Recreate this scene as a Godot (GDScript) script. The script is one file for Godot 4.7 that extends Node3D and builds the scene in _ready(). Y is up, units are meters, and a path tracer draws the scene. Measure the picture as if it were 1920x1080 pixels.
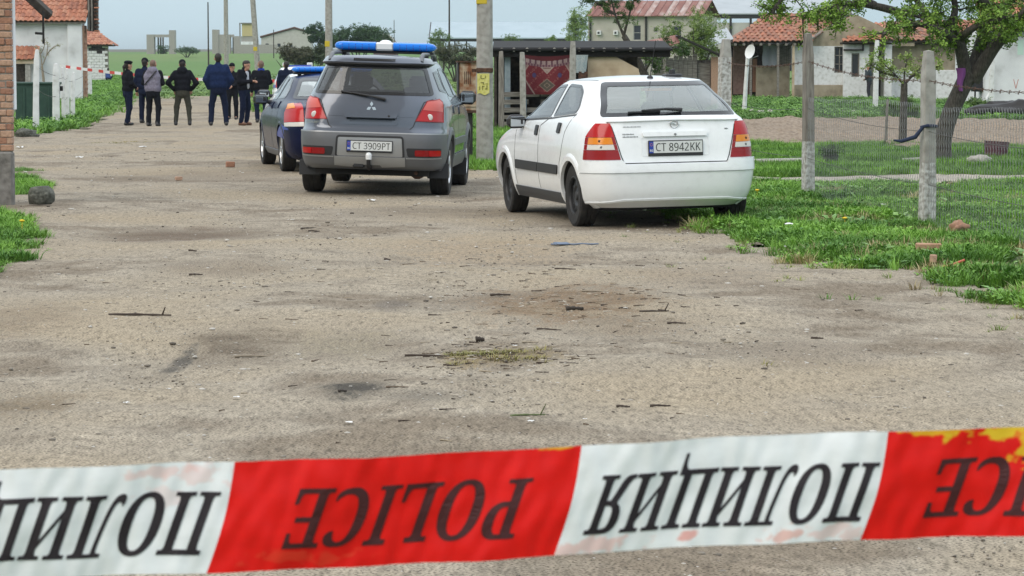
extends Node3D
# A village dirt road closed off with police tape: metres, y up, the camera stands at x 0, z 0 and looks along -z.

var M := {}            # shared materials by name
var used := {}         # top-level names already given
var rng := RandomNumberGenerator.new()
var nz := FastNoiseLite.new()

func _ready():
	rng.seed = 11
	nz.seed = 5
	nz.noise_type = FastNoiseLite.TYPE_SIMPLEX_SMOOTH
	nz.frequency = 1.0
	nz.fractal_type = FastNoiseLite.FRACTAL_NONE
	# camera: a phone's long lens held at eye height, tilted a little down
	var cam := Camera3D.new()
	cam.name = "camera"
	cam.position = Vector3(0, 1.56, 0)
	cam.rotation_degrees = Vector3(-4.858, 0, 0)
	var lens := CameraAttributesPhysical.new()
	lens.frustum_focal_length = 111.1
	lens.frustum_focus_distance = 26.0
	lens.frustum_near = 0.1
	lens.frustum_far = 6000.0
	lens.exposure_aperture = 42.0
	cam.attributes = lens
	cam.fov = 12.328
	cam.near = 0.1
	cam.far = 6000.0
	add_child(cam)
	cam.current = true
	# overcast sky, veiled sun high behind the left shoulder
	var env := Environment.new()
	env.background_mode = Environment.BG_SKY
	var sm := ProceduralSkyMaterial.new()
	sm.sky_top_color = Color(1.22, 1.25, 1.29)
	sm.sky_horizon_color = Color(0.65, 0.735, 0.765)
	sm.sky_curve = 0.5
	sm.ground_bottom_color = Color(0.42, 0.4, 0.36)
	sm.ground_horizon_color = Color(0.6, 0.62, 0.6)
	sm.sky_energy_multiplier = 1.0
	sm.sky_cover = cloud_cover()
	sm.sky_cover_modulate = Color(1, 1, 1, 0.16)
	sm.sun_angle_max = 1.0
	var sky := Sky.new()
	sky.sky_material = sm
	env.sky = sky
	env.background_energy_multiplier = 1.0
	env.tonemap_mode = Environment.TONE_MAPPER_LINEAR
	env.tonemap_exposure = 1.15
	env.sdfgi_enabled = true
	env.ssao_enabled = true
	env.ssil_enabled = true
	env.fog_enabled = true
	env.fog_density = 0.00012
	env.fog_light_color = Color(0.8, 0.86, 0.9)
	var we := WorldEnvironment.new()
	we.name = "world_environment"
	we.environment = env
	add_child(we)
	var sun := DirectionalLight3D.new()
	sun.name = "sun"
	sun.rotation_degrees = Vector3(-40, -50, 0)
	sun.light_energy = 0.5
	sun.light_color = Color(1.0, 0.975, 0.94)
	sun.light_angular_distance = 40.0
	sun.shadow_enabled = true
	add_child(sun)
	make_materials()
	build_ground()
	build_left_side()
	build_right_side()
	build_far()
	build_plants()
	build_cars()
	build_people()
	build_tapes()
	build_small_things()

func cloud_cover() -> ImageTexture:
	# thin even stratus: grey-white, slightly mottled all over
	var w := 512
	var h := 256
	var n := FastNoiseLite.new()
	n.seed = 3
	n.frequency = 1.6
	n.fractal_octaves = 4
	var im := Image.create(w, h, false, Image.FORMAT_RGBA8)
	for j in h:
		var lat := PI * (0.5 - (j + 0.5) / h)
		for i in w:
			var lon := TAU * (i + 0.5) / w
			var p := Vector3(cos(lat) * cos(lon), sin(lat) * 2.0, cos(lat) * sin(lon)) * 1.4
			var a := clampf(0.55 + 0.9 * n.get_noise_3dv(p), 0.0, 1.0)
			im.set_pixel(i, j, Color(0.86, 0.9, 0.95, a if lat > -0.02 else 0.0))
	return ImageTexture.create_from_image(im)

# ---------- mesh building ----------
class MB:
	var v := PackedVector3Array()
	var n := PackedVector3Array()
	var uv := PackedVector2Array()
	var uv2 := PackedVector2Array()
	var col := PackedColorArray()
	var paint := Color.WHITE
	var painted := false
	func tri(a: Vector3, b: Vector3, c: Vector3):
		var k := (c - a).cross(b - a)
		if k.length_squared() < 1e-16:
			return
		k = k.normalized()
		v.append(a); v.append(b); v.append(c)
		n.append(k); n.append(k); n.append(k)
		if painted:
			col.append(paint); col.append(paint); col.append(paint)
	func quad(a: Vector3, b: Vector3, c: Vector3, d: Vector3):
		tri(a, b, c)
		tri(a, c, d)
	func stri(a: Vector3, b: Vector3, c: Vector3, na: Vector3, nb: Vector3, nc: Vector3):
		var k := (c - a).cross(b - a)
		if k.length_squared() < 1e-16:
			return
		if k.dot(na + nb + nc) < 0.0:
			var t := b
			b = c
			c = t
			t = nb
			nb = nc
			nc = t
		v.append(a); v.append(b); v.append(c)
		n.append(na); n.append(nb); n.append(nc)
		if painted:
			col.append(paint); col.append(paint); col.append(paint)
	func squad(a: Vector3, b: Vector3, c: Vector3, d: Vector3, na: Vector3, nb: Vector3, nc: Vector3, nd: Vector3):
		stri(a, b, c, na, nb, nc)
		stri(a, c, d, na, nc, nd)
	# box round centre c; bev chamfers its edges
	func box(c: Vector3, s: Vector3, bev := 0.0, b := Basis.IDENTITY):
		var h := s * 0.5
		if bev <= 0.0:
			var p := []
			for i in 8:
				p.append(c + b * Vector3(h.x if i & 1 else -h.x, h.y if i & 2 else -h.y, h.z if i & 4 else -h.z))
			for f in [[0, 2, 3, 1], [5, 7, 6, 4], [4, 6, 2, 0], [1, 3, 7, 5], [2, 6, 7, 3], [4, 0, 1, 5]]:
				face(p[f[0]], p[f[1]], p[f[2]], p[f[3]], c)
			return
		var e := minf(bev, minf(h.x, minf(h.y, h.z)) * 0.95)
		var q := {}
		for i in 8:
			var sg := Vector3(1 if i & 1 else -1, 1 if i & 2 else -1, 1 if i & 4 else -1)
			for ax in 3:
				var g := h - Vector3(e, e, e)
				g[ax] = h[ax]
				q[[i, ax]] = c + b * (g * sg)
		for ax in 3:
			var o1 := 1 << ((ax + 1) % 3)
			var o2 := 1 << ((ax + 2) % 3)
			for sgn in 2:
				var base := (1 << ax) * sgn
				face(q[[base, ax]], q[[base | o1, ax]], q[[base | o1 | o2, ax]], q[[base | o2, ax]], c)
				# bevels along the edges of axis ax
			for k1 in 2:
				for k2 in 2:
					var i0: int = o1 * k1 + o2 * k2
					var i1: int = i0 | (1 << ax)
					face(q[[i0, (ax + 1) % 3]], q[[i1, (ax + 1) % 3]], q[[i1, (ax + 2) % 3]], q[[i0, (ax + 2) % 3]], c)
		for i in 8:
			var a: Vector3 = q[[i, 0]]
			var bb: Vector3 = q[[i, 1]]
			var cc: Vector3 = q[[i, 2]]
			var k := (cc - a).cross(bb - a)
			if k.dot((a + bb + cc) / 3.0 - c) < 0.0:
				tri(a, cc, bb)
			else:
				tri(a, bb, cc)
	func face(a: Vector3, b: Vector3, c: Vector3, d: Vector3, centre: Vector3):
		var k := (c - a).cross(b - a)
		if k.dot((a + b + c + d) * 0.25 - centre) < 0.0:
			quad(d, c, b, a)
		else:
			quad(a, b, c, d)
	# round tube through points, radius per point
	func tube(pts: Array, r, sides := 8, capped := true):
		var rings := []
		var norms := []
		var up := Vector3.UP
		for i in pts.size():
			var t: Vector3 = (pts[mini(i + 1, pts.size() - 1)] - pts[maxi(i - 1, 0)]).normalized()
			if i == 0:
				up = Vector3.RIGHT if absf(t.y) > 0.9 else Vector3.UP
			var x := up.cross(t).normalized()
			var y := t.cross(x).normalized()
			up = y
			var ring := PackedVector3Array()
			var nn := PackedVector3Array()
			var rad: float = r[i] if r is Array else r
			for k in sides:
				var a := TAU * k / sides
				var d := x * cos(a) + y * sin(a)
				ring.append(pts[i] + d * rad)
				nn.append(d)
			rings.append(ring)
			norms.append(nn)
		for i in pts.size() - 1:
			for k in sides:
				var l := (k + 1) % sides
				squad(rings[i][k], rings[i + 1][k], rings[i + 1][l], rings[i][l], norms[i][k], norms[i + 1][k], norms[i + 1][l], norms[i][l])
		if capped:
			for e in [0, pts.size() - 1]:
				var o: Vector3 = pts[e]
				var inw: Vector3 = pts[1] if e == 0 else pts[e - 1]
				for k in sides:
					var nd: Vector3 = (o - inw).normalized()
					stri(o, rings[e][k], rings[e][(k + 1) % sides], nd, nd, nd)
	# profile [[radius, along]] turned round an axis through o
	func lathe(prof: Array, o: Vector3, b := Basis.IDENTITY, segs := 24, smooth := true):
		for i in prof.size() - 1:
			var d := Vector2(prof[i + 1][0] - prof[i][0], prof[i + 1][1] - prof[i][1])
			if d.length() < 1e-6:
				continue
			d = d.normalized()
			for k in segs:
				var a0 := TAU * k / segs
				var a1 := TAU * (k + 1) / segs
				var c0 := Vector3(cos(a0), 0, sin(a0))
				var c1 := Vector3(cos(a1), 0, sin(a1))
				var n0 := b * (c0 * d.y - Vector3.UP * d.x)
				var n1 := b * (c1 * d.y - Vector3.UP * d.x)
				var u0: Vector3 = Vector3.UP * prof[i][1]
				var u1: Vector3 = Vector3.UP * prof[i + 1][1]
				squad(o + b * (c0 * prof[i][0] + u0), o + b * (c0 * prof[i + 1][0] + u1), o + b * (c1 * prof[i + 1][0] + u1), o + b * (c1 * prof[i][0] + u0), n0, n0, n1, n1)
	# flat outline (in the x-y plane of t) with thickness along t's z
	func prism(poly: PackedVector2Array, depth: float, t := Transform3D.IDENTITY):
		var idx := Geometry2D.triangulate_polygon(poly)
		var mid := Vector3.ZERO
		for p in poly:
			mid += t * Vector3(p.x, p.y, depth * 0.5)
		mid /= poly.size()
		for k in range(0, idx.size(), 3):
			for zz in [0.0, depth]:
				var a := t * Vector3(poly[idx[k]].x, poly[idx[k]].y, zz)
				var b := t * Vector3(poly[idx[k + 1]].x, poly[idx[k + 1]].y, zz)
				var c := t * Vector3(poly[idx[k + 2]].x, poly[idx[k + 2]].y, zz)
				var out := t.basis.z * (1.0 if zz > 0.0 else -1.0) * signf(depth)
				if (c - a).cross(b - a).dot(out) < 0.0:
					tri(a, c, b)
				else:
					tri(a, b, c)
		var cw := Geometry2D.is_polygon_clockwise(poly)
		for i in poly.size():
			var p := poly[i]
			var q := poly[(i + 1) % poly.size()]
			var a := t * Vector3(p.x, p.y, 0)
			var b := t * Vector3(q.x, q.y, 0)
			var c := t * Vector3(q.x, q.y, depth)
			var d := t * Vector3(p.x, p.y, depth)
			var e := q - p
			var out := t.basis * (Vector3(e.y, -e.x, 0) if not cw else Vector3(-e.y, e.x, 0))
			if (c - a).cross(b - a).dot(out) < 0.0:
				quad(d, c, b, a)
			else:
				quad(a, b, c, d)
	# stone-like lump
	func lump(c: Vector3, r: Vector3, rough: float, noise: FastNoiseLite, seed_at: float, seg := 12, flatb := -1.0):
		var grid := []
		for j in seg / 2 + 1:
			var row := []
			var th := PI * j / (seg / 2)
			for i in seg + 1:
				var ph := TAU * (i % seg) / seg
				var d := Vector3(sin(th) * cos(ph), cos(th), sin(th) * sin(ph))
				var q := d * (1.0 + rough * noise.get_noise_3dv(d * 1.1 + Vector3(seed_at, seed_at * 0.7, 0)) + rough * 0.4 * noise.get_noise_3dv(d * 3.0 + Vector3(0, seed_at, 9)))
				var p := q * r
				p.y = maxf(p.y, flatb * r.y)
				row.append(c + p)
			grid.append(row)
		sheet(grid, c)
	# smooth sheet over a grid of points; normals away from c if given
	func sheet(grid: Array, c = null):
		var rows := grid.size()
		var cols: int = grid[0].size()
		var nn := []
		for j in rows:
			var row := []
			for i in cols:
				var i0 := maxi(i - 1, 0)
				var i1 := mini(i + 1, cols - 1)
				var j0 := maxi(j - 1, 0)
				var j1 := mini(j + 1, rows - 1)
				if c != null and i0 == i and grid[j][0].is_equal_approx(grid[j][cols - 1]):
					i0 = cols - 2
				elif c != null and i1 == i and grid[j][0].is_equal_approx(grid[j][cols - 1]):
					i1 = 1
				var k: Vector3 = (grid[j][i1] - grid[j][i0]).cross(grid[j1][i] - grid[j0][i])
				if k.length_squared() < 1e-14:
					k = (grid[j][i] - c) if c != null else Vector3.UP
				k = k.normalized()
				if c != null and k.dot(grid[j][i] - c) < 0.0:
					k = -k
				row.append(k)
			nn.append(row)
		for j in rows - 1:
			for i in cols - 1:
				squad(grid[j][i], grid[j + 1][i], grid[j + 1][i + 1], grid[j][i + 1], nn[j][i], nn[j + 1][i], nn[j + 1][i + 1], nn[j][i + 1])
	func mesh() -> ArrayMesh:
		var a := []
		a.resize(Mesh.ARRAY_MAX)
		a[Mesh.ARRAY_VERTEX] = v
		a[Mesh.ARRAY_NORMAL] = n
		if uv.size() == v.size():
			a[Mesh.ARRAY_TEX_UV] = uv
		if uv2.size() == v.size():
			a[Mesh.ARRAY_TEX_UV2] = uv2
		if col.size() == v.size():
			a[Mesh.ARRAY_COLOR] = col
		var m := ArrayMesh.new()
		m.add_surface_from_arrays(Mesh.PRIMITIVE_TRIANGLES, a)
		return m

func numbered(called: String) -> String:
	if not used.has(called):
		used[called] = 0
		return called
	used[called] += 1
	return "%s_%03d" % [called, used[called]]

func thing(called: String, label: String, category: String, at := Vector3.ZERO, turn := 0.0, group := "") -> Node3D:
	var o := Node3D.new()
	o.name = numbered(called)
	add_child(o)
	o.position = at
	o.rotation.y = turn
	tag(o, label, category, group)
	return o

func tag(o: Node, label: String, category: String, group := ""):
	o.set_meta("label", label)
	o.set_meta("category", category)
	if group:
		o.set_meta("group", group)

func part(called: String, b: MB, m: Material, parent: Node) -> MeshInstance3D:
	return part_mesh(called, b.mesh(), m, parent)

func part_mesh(called: String, mesh: Mesh, m: Material, parent: Node, t := Transform3D.IDENTITY) -> MeshInstance3D:
	var o := MeshInstance3D.new()
	o.name = called
	o.mesh = mesh
	o.material_override = m
	o.transform = t
	parent.add_child(o, true)
	return o

func single(called: String, b: MB, m: Material, label: String, category: String, at := Vector3.ZERO, turn := 0.0, group := "") -> MeshInstance3D:
	var o := MeshInstance3D.new()
	o.name = numbered(called)
	o.mesh = b.mesh()
	o.material_override = m
	add_child(o)
	o.position = at
	o.rotation.y = turn
	tag(o, label, category, group)
	return o

func structure(called: String, b: MB, m: Material, parent: Node = self) -> MeshInstance3D:
	var o := part(called, b, m, parent)
	o.set_meta("kind", "structure")
	return o

func sub(called: String, parent: Node, t := Transform3D.IDENTITY) -> Node3D:
	var o := Node3D.new()
	o.name = called
	o.transform = t
	parent.add_child(o, true)
	return o

func scatter(called: String, mesh: Mesh, m: Material, spots: Array, parent: Node, colours = null) -> MultiMeshInstance3D:
	var mm := MultiMesh.new()
	mm.transform_format = MultiMesh.TRANSFORM_3D
	mm.use_colors = colours != null
	mm.mesh = mesh
	mm.instance_count = spots.size()
	for i in spots.size():
		mm.set_instance_transform(i, spots[i])
		if colours != null:
			mm.set_instance_color(i, colours[i])
	var o := MultiMeshInstance3D.new()
	o.name = called
	o.multimesh = mm
	o.material_override = m
	o.set_meta("kind", "stuff")
	parent.add_child(o, true)
	return o

# lettering as a thin solid; x right, y up, in metres, centred on its middle
func letters(words: String, height: float, font: String, weight := 400, squeeze := 1.0, slant := 0.0, fit := 0.0, depth := 0.0008) -> MB:
	var f := SystemFont.new()
	f.font_names = PackedStringArray([font])
	f.font_weight = weight
	var tm := TextMesh.new()
	tm.text = words
	tm.font = f
	tm.font_size = 64
	tm.pixel_size = 0.01
	tm.depth = 0.02
	tm.curve_step = 2.0
	var a := tm.get_mesh_arrays()
	var vs: PackedVector3Array = a[Mesh.ARRAY_VERTEX]
	var ix = a[Mesh.ARRAY_INDEX]
	var lo := Vector2(1e9, 1e9)
	var hi := -lo
	for p in vs:
		lo = lo.min(Vector2(p.x, p.y))
		hi = hi.max(Vector2(p.x, p.y))
	# capital height sets the size
	var cap := 64 * 0.01 * 0.714
	var k := height / cap
	var kx := k * squeeze
	if fit > 0.0:
		kx = fit / (hi.x - lo.x)
	var mid := Vector2((lo.x + hi.x) * 0.5, hi.y - cap * 0.5)
	var b := MB.new()
	var list = ix if ix != null else range(vs.size())
	for i in range(0, list.size(), 3):
		var t := []
		for j in 3:
			var p := vs[list[i + j]]
			t.append(Vector3((p.x - mid.x) * kx + (p.y - mid.y) * k * slant, (p.y - mid.y) * k, p.z / 0.02 * depth))
		b.tri(t[0], t[1], t[2])
	return b

# ---------- materials ----------
func mat(c: Color, rough := 0.8, metal := 0.0) -> StandardMaterial3D:
	var m := StandardMaterial3D.new()
	m.albedo_color = c.linear_to_srgb()
	m.roughness = rough
	m.metallic = metal
	return m

func noise_image(size: int, freq: float, octaves := 4, sd := 1, kind := FastNoiseLite.TYPE_SIMPLEX_SMOOTH) -> Image:
	var n := FastNoiseLite.new()
	n.noise_type = kind
	n.frequency = freq
	n.seed = sd
	n.fractal_octaves = octaves
	return n.get_seamless_image(size, size)

# surface whose colour wanders between several tones (linear), size in metres per repeat
func speckled(tones: Array, metres: float, rough := 0.85, freq := 0.02, octaves := 5, sd := 1, relief := 0.0, stretch := Vector3.ONE, world := true) -> StandardMaterial3D:
	var im := noise_image(256, freq, octaves, sd)
	var out := Image.create(256, 256, false, Image.FORMAT_RGB8)
	for j in 256:
		for i in 256:
			var t := clampf(im.get_pixel(i, j).r, 0.0, 0.9999) * (tones.size() - 1)
			var k := int(t)
			var c: Color = tones[k].lerp(tones[k + 1], t - k)
			out.set_pixel(i, j, c.linear_to_srgb())
	var m := StandardMaterial3D.new()
	m.albedo_texture = ImageTexture.create_from_image(out)
	m.roughness = rough
	m.uv1_triplanar = true
	m.uv1_world_triplanar = world
	m.uv1_scale = stretch / metres
	if relief > 0.0:
		m.heightmap_enabled = true
		if not M.has("relief"):
			M.relief = ImageTexture.create_from_image(noise_image(512, 0.02, 6, 99))
		m.heightmap_texture = M.relief
		m.heightmap_scale = relief
	return m

func lin(r: float, g: float, b: float) -> Color:
	return Color(r, g, b)

func make_materials():
	M.white_paint = speckled([lin(0.74, 0.76, 0.77), lin(0.81, 0.835, 0.85), lin(0.83, 0.855, 0.87), lin(0.84, 0.86, 0.88)], 0.9, 0.3, 0.03, 5, 26, 0.0, Vector3.ONE, false)
	M.white_paint.clearcoat_enabled = true
	M.white_paint.clearcoat = 0.8
	M.white_paint.clearcoat_roughness = 0.08
	M.grey_paint = mat(lin(0.076, 0.091, 0.12), 0.3, 0.5)
	M.grey_paint.clearcoat_enabled = true
	M.grey_paint.clearcoat_roughness = 0.06
	M.clad_grey = mat(lin(0.14, 0.145, 0.155), 0.48, 0.3)
	M.silver_trim = mat(lin(0.36, 0.37, 0.38), 0.42, 0.6)
	M.navy_paint = mat(lin(0.006, 0.01, 0.04), 0.22)
	M.navy_paint.metallic_specular = 0.3
	M.blue_paint = mat(lin(0.02, 0.05, 0.32), 0.3)
	M.black_plastic = mat(lin(0.018, 0.018, 0.02), 0.5)
	M.dark_plastic = mat(lin(0.045, 0.047, 0.05), 0.6)
	M.shut = mat(lin(0.02, 0.02, 0.022), 0.7)  # near-black; panel strips in it are painted shade, not open grooves
	M.underbody = mat(lin(0.02, 0.019, 0.018), 0.9)
	M.cabin = mat(lin(0.05, 0.052, 0.056), 0.9)
	M.cabin_light = mat(lin(0.3, 0.31, 0.31), 0.9)
	M.tyre = speckled([lin(0.01, 0.01, 0.01), lin(0.016, 0.015, 0.015), lin(0.04, 0.036, 0.03)], 0.5, 0.85, 0.03, 4, 4)
	M.steel_rim = mat(lin(0.035, 0.036, 0.038), 0.5, 0.5)
	M.alloy = mat(lin(0.5, 0.51, 0.52), 0.3, 0.8)
	M.chrome = mat(lin(0.6, 0.61, 0.62), 0.18, 1.0)
	M.mirror = mat(lin(0.4, 0.43, 0.45), 0.03, 1.0)
	M.frit = mat(lin(0.012, 0.013, 0.015), 0.12)
	M.glass = glass(lin(0.55, 0.62, 0.62), 0.32)
	M.side_glass = glass(lin(0.1, 0.12, 0.13), 0.55)
	M.tinted = glass(lin(0.05, 0.055, 0.06), 0.8)
	M.lens_red = lens_mat(lin(0.42, 0.008, 0.01))
	M.lens_deep = lens_mat(lin(0.26, 0.006, 0.008))
	M.lens_pink = lens_mat(lin(0.62, 0.12, 0.1))
	M.lens_amber = lens_mat(lin(0.7, 0.23, 0.015))
	M.lens_clear = lens_mat(lin(0.62, 0.6, 0.56))
	M.lens_blue = lens_mat(lin(0.01, 0.19, 0.75))
	M.white_plastic = mat(lin(0.72, 0.74, 0.75), 0.4)
	M.plate_white = mat(lin(0.62, 0.64, 0.63), 0.4)
	M.plate_blue = mat(lin(0.015, 0.05, 0.34), 0.4)
	M.plate_ink = mat(lin(0.012, 0.012, 0.012), 0.5)
	M.concrete = speckled([lin(0.22, 0.21, 0.19), lin(0.34, 0.33, 0.305), lin(0.42, 0.41, 0.385)], 1.1, 0.92, 0.03, 5, 2, 0.4)
	M.concrete_dark = speckled([lin(0.1, 0.095, 0.085), lin(0.19, 0.18, 0.165), lin(0.27, 0.26, 0.24)], 0.9, 0.95, 0.025, 5, 12, 0.5)
	M.limewash = speckled([lin(0.42, 0.41, 0.39), lin(0.64, 0.65, 0.65), lin(0.72, 0.73, 0.74), lin(0.74, 0.75, 0.76)], 1.3, 0.9, 0.02, 5, 3, 0.3)
	M.worn_wash = speckled([lin(0.17, 0.16, 0.14), lin(0.3, 0.29, 0.27), lin(0.52, 0.52, 0.51), lin(0.62, 0.63, 0.63)], 0.5, 0.92, 0.03, 5, 27)
	M.plaster_white = speckled([lin(0.4, 0.41, 0.41), lin(0.64, 0.66, 0.68), lin(0.73, 0.755, 0.775), lin(0.76, 0.785, 0.8)], 5.0, 0.9, 0.012, 5, 5, 0.2)
	M.wood_grey = speckled([lin(0.1, 0.09, 0.08), lin(0.2, 0.185, 0.165), lin(0.3, 0.285, 0.26)], 1.2, 0.9, 0.03, 5, 6, 0.3, Vector3(0.4, 3, 3))
	M.wood_post = speckled([lin(0.09, 0.08, 0.07), lin(0.2, 0.18, 0.16), lin(0.32, 0.3, 0.27)], 1.0, 0.92, 0.03, 5, 16, 0.4, Vector3(3, 0.35, 3))
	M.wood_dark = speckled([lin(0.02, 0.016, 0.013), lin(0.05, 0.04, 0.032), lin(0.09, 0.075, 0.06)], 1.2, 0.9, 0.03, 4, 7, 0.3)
	M.wood_pale = speckled([lin(0.36, 0.27, 0.18), lin(0.5, 0.4, 0.28), lin(0.56, 0.47, 0.36)], 2.4, 0.85, 0.015, 4, 8)
	M.rust = speckled([lin(0.5, 0.44, 0.33), lin(0.46, 0.38, 0.27), lin(0.24, 0.09, 0.035), lin(0.12, 0.045, 0.02)], 1.2, 0.85, 0.014, 4, 9, 0.2)
	M.rust_dark = speckled([lin(0.03, 0.02, 0.015), lin(0.08, 0.04, 0.025), lin(0.15, 0.07, 0.04)], 0.8, 0.9, 0.03, 4, 10)
	M.rust_streak = speckled([lin(0.5, 0.47, 0.45), lin(0.36, 0.26, 0.23), lin(0.22, 0.1, 0.08)], 4.0, 0.85, 0.02, 5, 25, 0.0, Vector3(1, 0.3, 0.3))
	M.rust_roof = speckled([lin(0.4, 0.36, 0.34), lin(0.25, 0.12, 0.095), lin(0.19, 0.075, 0.06), lin(0.14, 0.055, 0.045)], 5.0, 0.85, 0.012, 5, 11, 0.1, Vector3(1, 0.35, 0.35))
	M.sheet_roof = speckled([lin(0.28, 0.31, 0.33), lin(0.34, 0.375, 0.395), lin(0.37, 0.4, 0.42)], 9.0, 0.6, 0.012, 4, 13)
	M.mortar = speckled([lin(0.17, 0.15, 0.13), lin(0.27, 0.245, 0.215)], 0.5, 0.95, 0.04, 4, 14, 0.3)
	M.bricks = []
	for t in [lin(0.33, 0.17, 0.11), lin(0.4, 0.235, 0.155), lin(0.29, 0.15, 0.1), lin(0.42, 0.27, 0.19), lin(0.36, 0.21, 0.15)]:
		M.bricks.append(speckled([t * 0.72, t, t * 1.15], 0.4, 0.92, 0.03, 4, 20 + M.bricks.size(), 0.4))
	M.tiles = []
	for t in [lin(0.37, 0.145, 0.085), lin(0.41, 0.175, 0.105), lin(0.3, 0.125, 0.08), lin(0.43, 0.205, 0.13)]:
		M.tiles.append(speckled([t * 0.6, t, t * 1.1], 1.3, 0.85, 0.03, 4, 30 + M.tiles.size(), 0.2))
	M.tiles_old = []
	for t in [lin(0.26, 0.12, 0.08), lin(0.32, 0.13, 0.08), lin(0.22, 0.11, 0.08), lin(0.38, 0.17, 0.105)]:
		M.tiles_old.append(speckled([t * 0.55, t, lin(0.26, 0.22, 0.17)], 1.3, 0.9, 0.03, 4, 40 + M.tiles_old.size(), 0.2))
	M.adobe = speckled([lin(0.22, 0.185, 0.135), lin(0.32, 0.275, 0.2), lin(0.38, 0.33, 0.25)], 2.2, 0.95, 0.02, 5, 15, 0.3)
	M.stucco_grey = speckled([lin(0.36, 0.34, 0.29), lin(0.43, 0.41, 0.36), lin(0.46, 0.44, 0.39)], 4.0, 0.95, 0.015, 5, 17, 0.1)
	M.stucco_pale = speckled([lin(0.42, 0.41, 0.38), lin(0.5, 0.49, 0.46)], 4.0, 0.95, 0.02, 5, 18)
	M.iron = mat(lin(0.03, 0.028, 0.027), 0.6, 0.3)
	M.wire = mat(lin(0.09, 0.085, 0.08), 0.6, 0.5)
	M.zinc = mat(lin(0.3, 0.31, 0.32), 0.5, 0.6)
	M.window_dark = mat(lin(0.03, 0.034, 0.04), 0.1)
	M.stone = speckled([lin(0.03, 0.032, 0.026), lin(0.085, 0.088, 0.072), lin(0.2, 0.2, 0.175)], 0.45, 0.95, 0.03, 5, 19, 1.0)
	M.stone_pale = speckled([lin(0.26, 0.24, 0.21), lin(0.4, 0.38, 0.34), lin(0.5, 0.48, 0.44)], 0.6, 0.95, 0.03, 5, 22, 0.6)
	M.bark = speckled([lin(0.025, 0.022, 0.019), lin(0.07, 0.062, 0.054), lin(0.14, 0.125, 0.105)], 0.6, 0.95, 0.03, 5, 23, 1.2, Vector3(2.4, 0.7, 2.4))
	M.twig = mat(lin(0.06, 0.045, 0.035), 0.9)
	M.twig_green = mat(lin(0.1, 0.13, 0.05), 0.9)
	M.paper = speckled([lin(0.45, 0.45, 0.44), lin(0.66, 0.66, 0.65), lin(0.72, 0.72, 0.72)], 0.2, 0.8, 0.03, 3, 24)
	M.grit = mat(Color.WHITE, 0.95)
	M.grit.vertex_color_use_as_albedo = true
	M.twig_pale = mat(lin(0.26, 0.22, 0.17), 0.9)

func glass(c: Color, a: float) -> StandardMaterial3D:
	var m := mat(c, 0.02)
	m.albedo_color.a = a
	m.transparency = BaseMaterial3D.TRANSPARENCY_ALPHA
	return m

func lens_mat(c: Color) -> StandardMaterial3D:
	var m := mat(c, 0.16)
	m.metallic_specular = 0.45
	return m

# ---------- terrain ----------
const CAR_SPOTS := [[1.074, -26.84, 0.016], [-1.526, -33.01, -0.028], [-2.7, -39.5, 0.0], [-3.42, -46.2, 0.0]]

func rise(d: float) -> float:
	if d < 110.0:
		return 0.0
	if d < 200.0:
		var t := (d - 110.0) / 90.0
		return 0.16 * t * t
	if d < 480.0:
		return 0.16 + (d - 200.0) * 0.0098
	if d < 1500.0:
		return 2.9 + (d - 480.0) * 0.00486
	return 7.86 + (d - 1500.0) * 0.0046

func gh(x: float, z: float) -> float:
	var h := rise(-z)
	if z < -130.0:
		return h + 0.5 * nz.get_noise_2d(x * 0.012, z * 0.012) * clampf((-z - 130.0) / 200.0, 0.0, 1.0)
	var calm := 0.0
	for c in CAR_SPOTS:
		var w := exp(-((x - c[0]) ** 2 / 4.0 + (z - c[1]) ** 2 / 8.0))
		h += c[2] * clampf(x - c[0], -1.2, 1.2) * w
		calm = maxf(calm, minf(1.0, w * 1.8))
	h += (1.0 - calm) * (0.028 * nz.get_noise_2d(x * 0.33, z * 0.33) + 0.013 * nz.get_noise_2d(x * 1.3 + 40.0, z * 1.1) + 0.006 * nz.get_noise_2d(x * 4.2, z * 3.6 + 9.0))
	return h

func on_ground(p: Vector3, up := 0.0) -> Vector3:
	return Vector3(p.x, gh(p.x, p.z) + up, p.z)

const ROAD := [Vector2(2.167, -6.497), Vector2(3.586, -13.297), Vector2(3.560, -16.407), Vector2(3.350, -17.287), Vector2(3.211, -18.138), Vector2(3.280, -19.459), Vector2(3.033, -20.434), Vector2(2.630, -20.488), Vector2(2.329, -21.510), Vector2(2.137, -23.180), Vector2(1.912, -25.796), Vector2(1.583, -28.230), Vector2(0.799, -33.299), Vector2(0.037, -37.279), Vector2(-0.230, -38.379), Vector2(-0.620, -38.760), Vector2(-0.779, -42.334), Vector2(-2.343, -53.312), Vector2(-5.693, -71.289), Vector2(-8.141, -87.160), Vector2(-10.062, -104.619), Vector2(-13.679, -137.698), Vector2(-16.700, -163.541), Vector2(-21.527, -163.541), Vector2(-20.521, -140.159), Vector2(-16.053, -110.520), Vector2(-11.235, -72.611), Vector2(-10.065, -62.219), Vector2(-10.182, -58.938), Vector2(-10.326, -55.586), Vector2(-10.909, -50.554), Vector2(-7.444, -29.514), Vector2(-4.443, -13.297), Vector2(-2.193, -6.497)]
const PATH := [Vector2(3.153, -36.239), Vector2(3.951, -36.579), Vector2(5.491, -37.101), Vector2(7.385, -36.926), Vector2(8.379, -36.752), Vector2(7.726, -33.878), Vector2(6.343, -33.731), Vector2(5.059, -34.175), Vector2(4.120, -34.325), Vector2(2.948, -33.878)]
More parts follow.
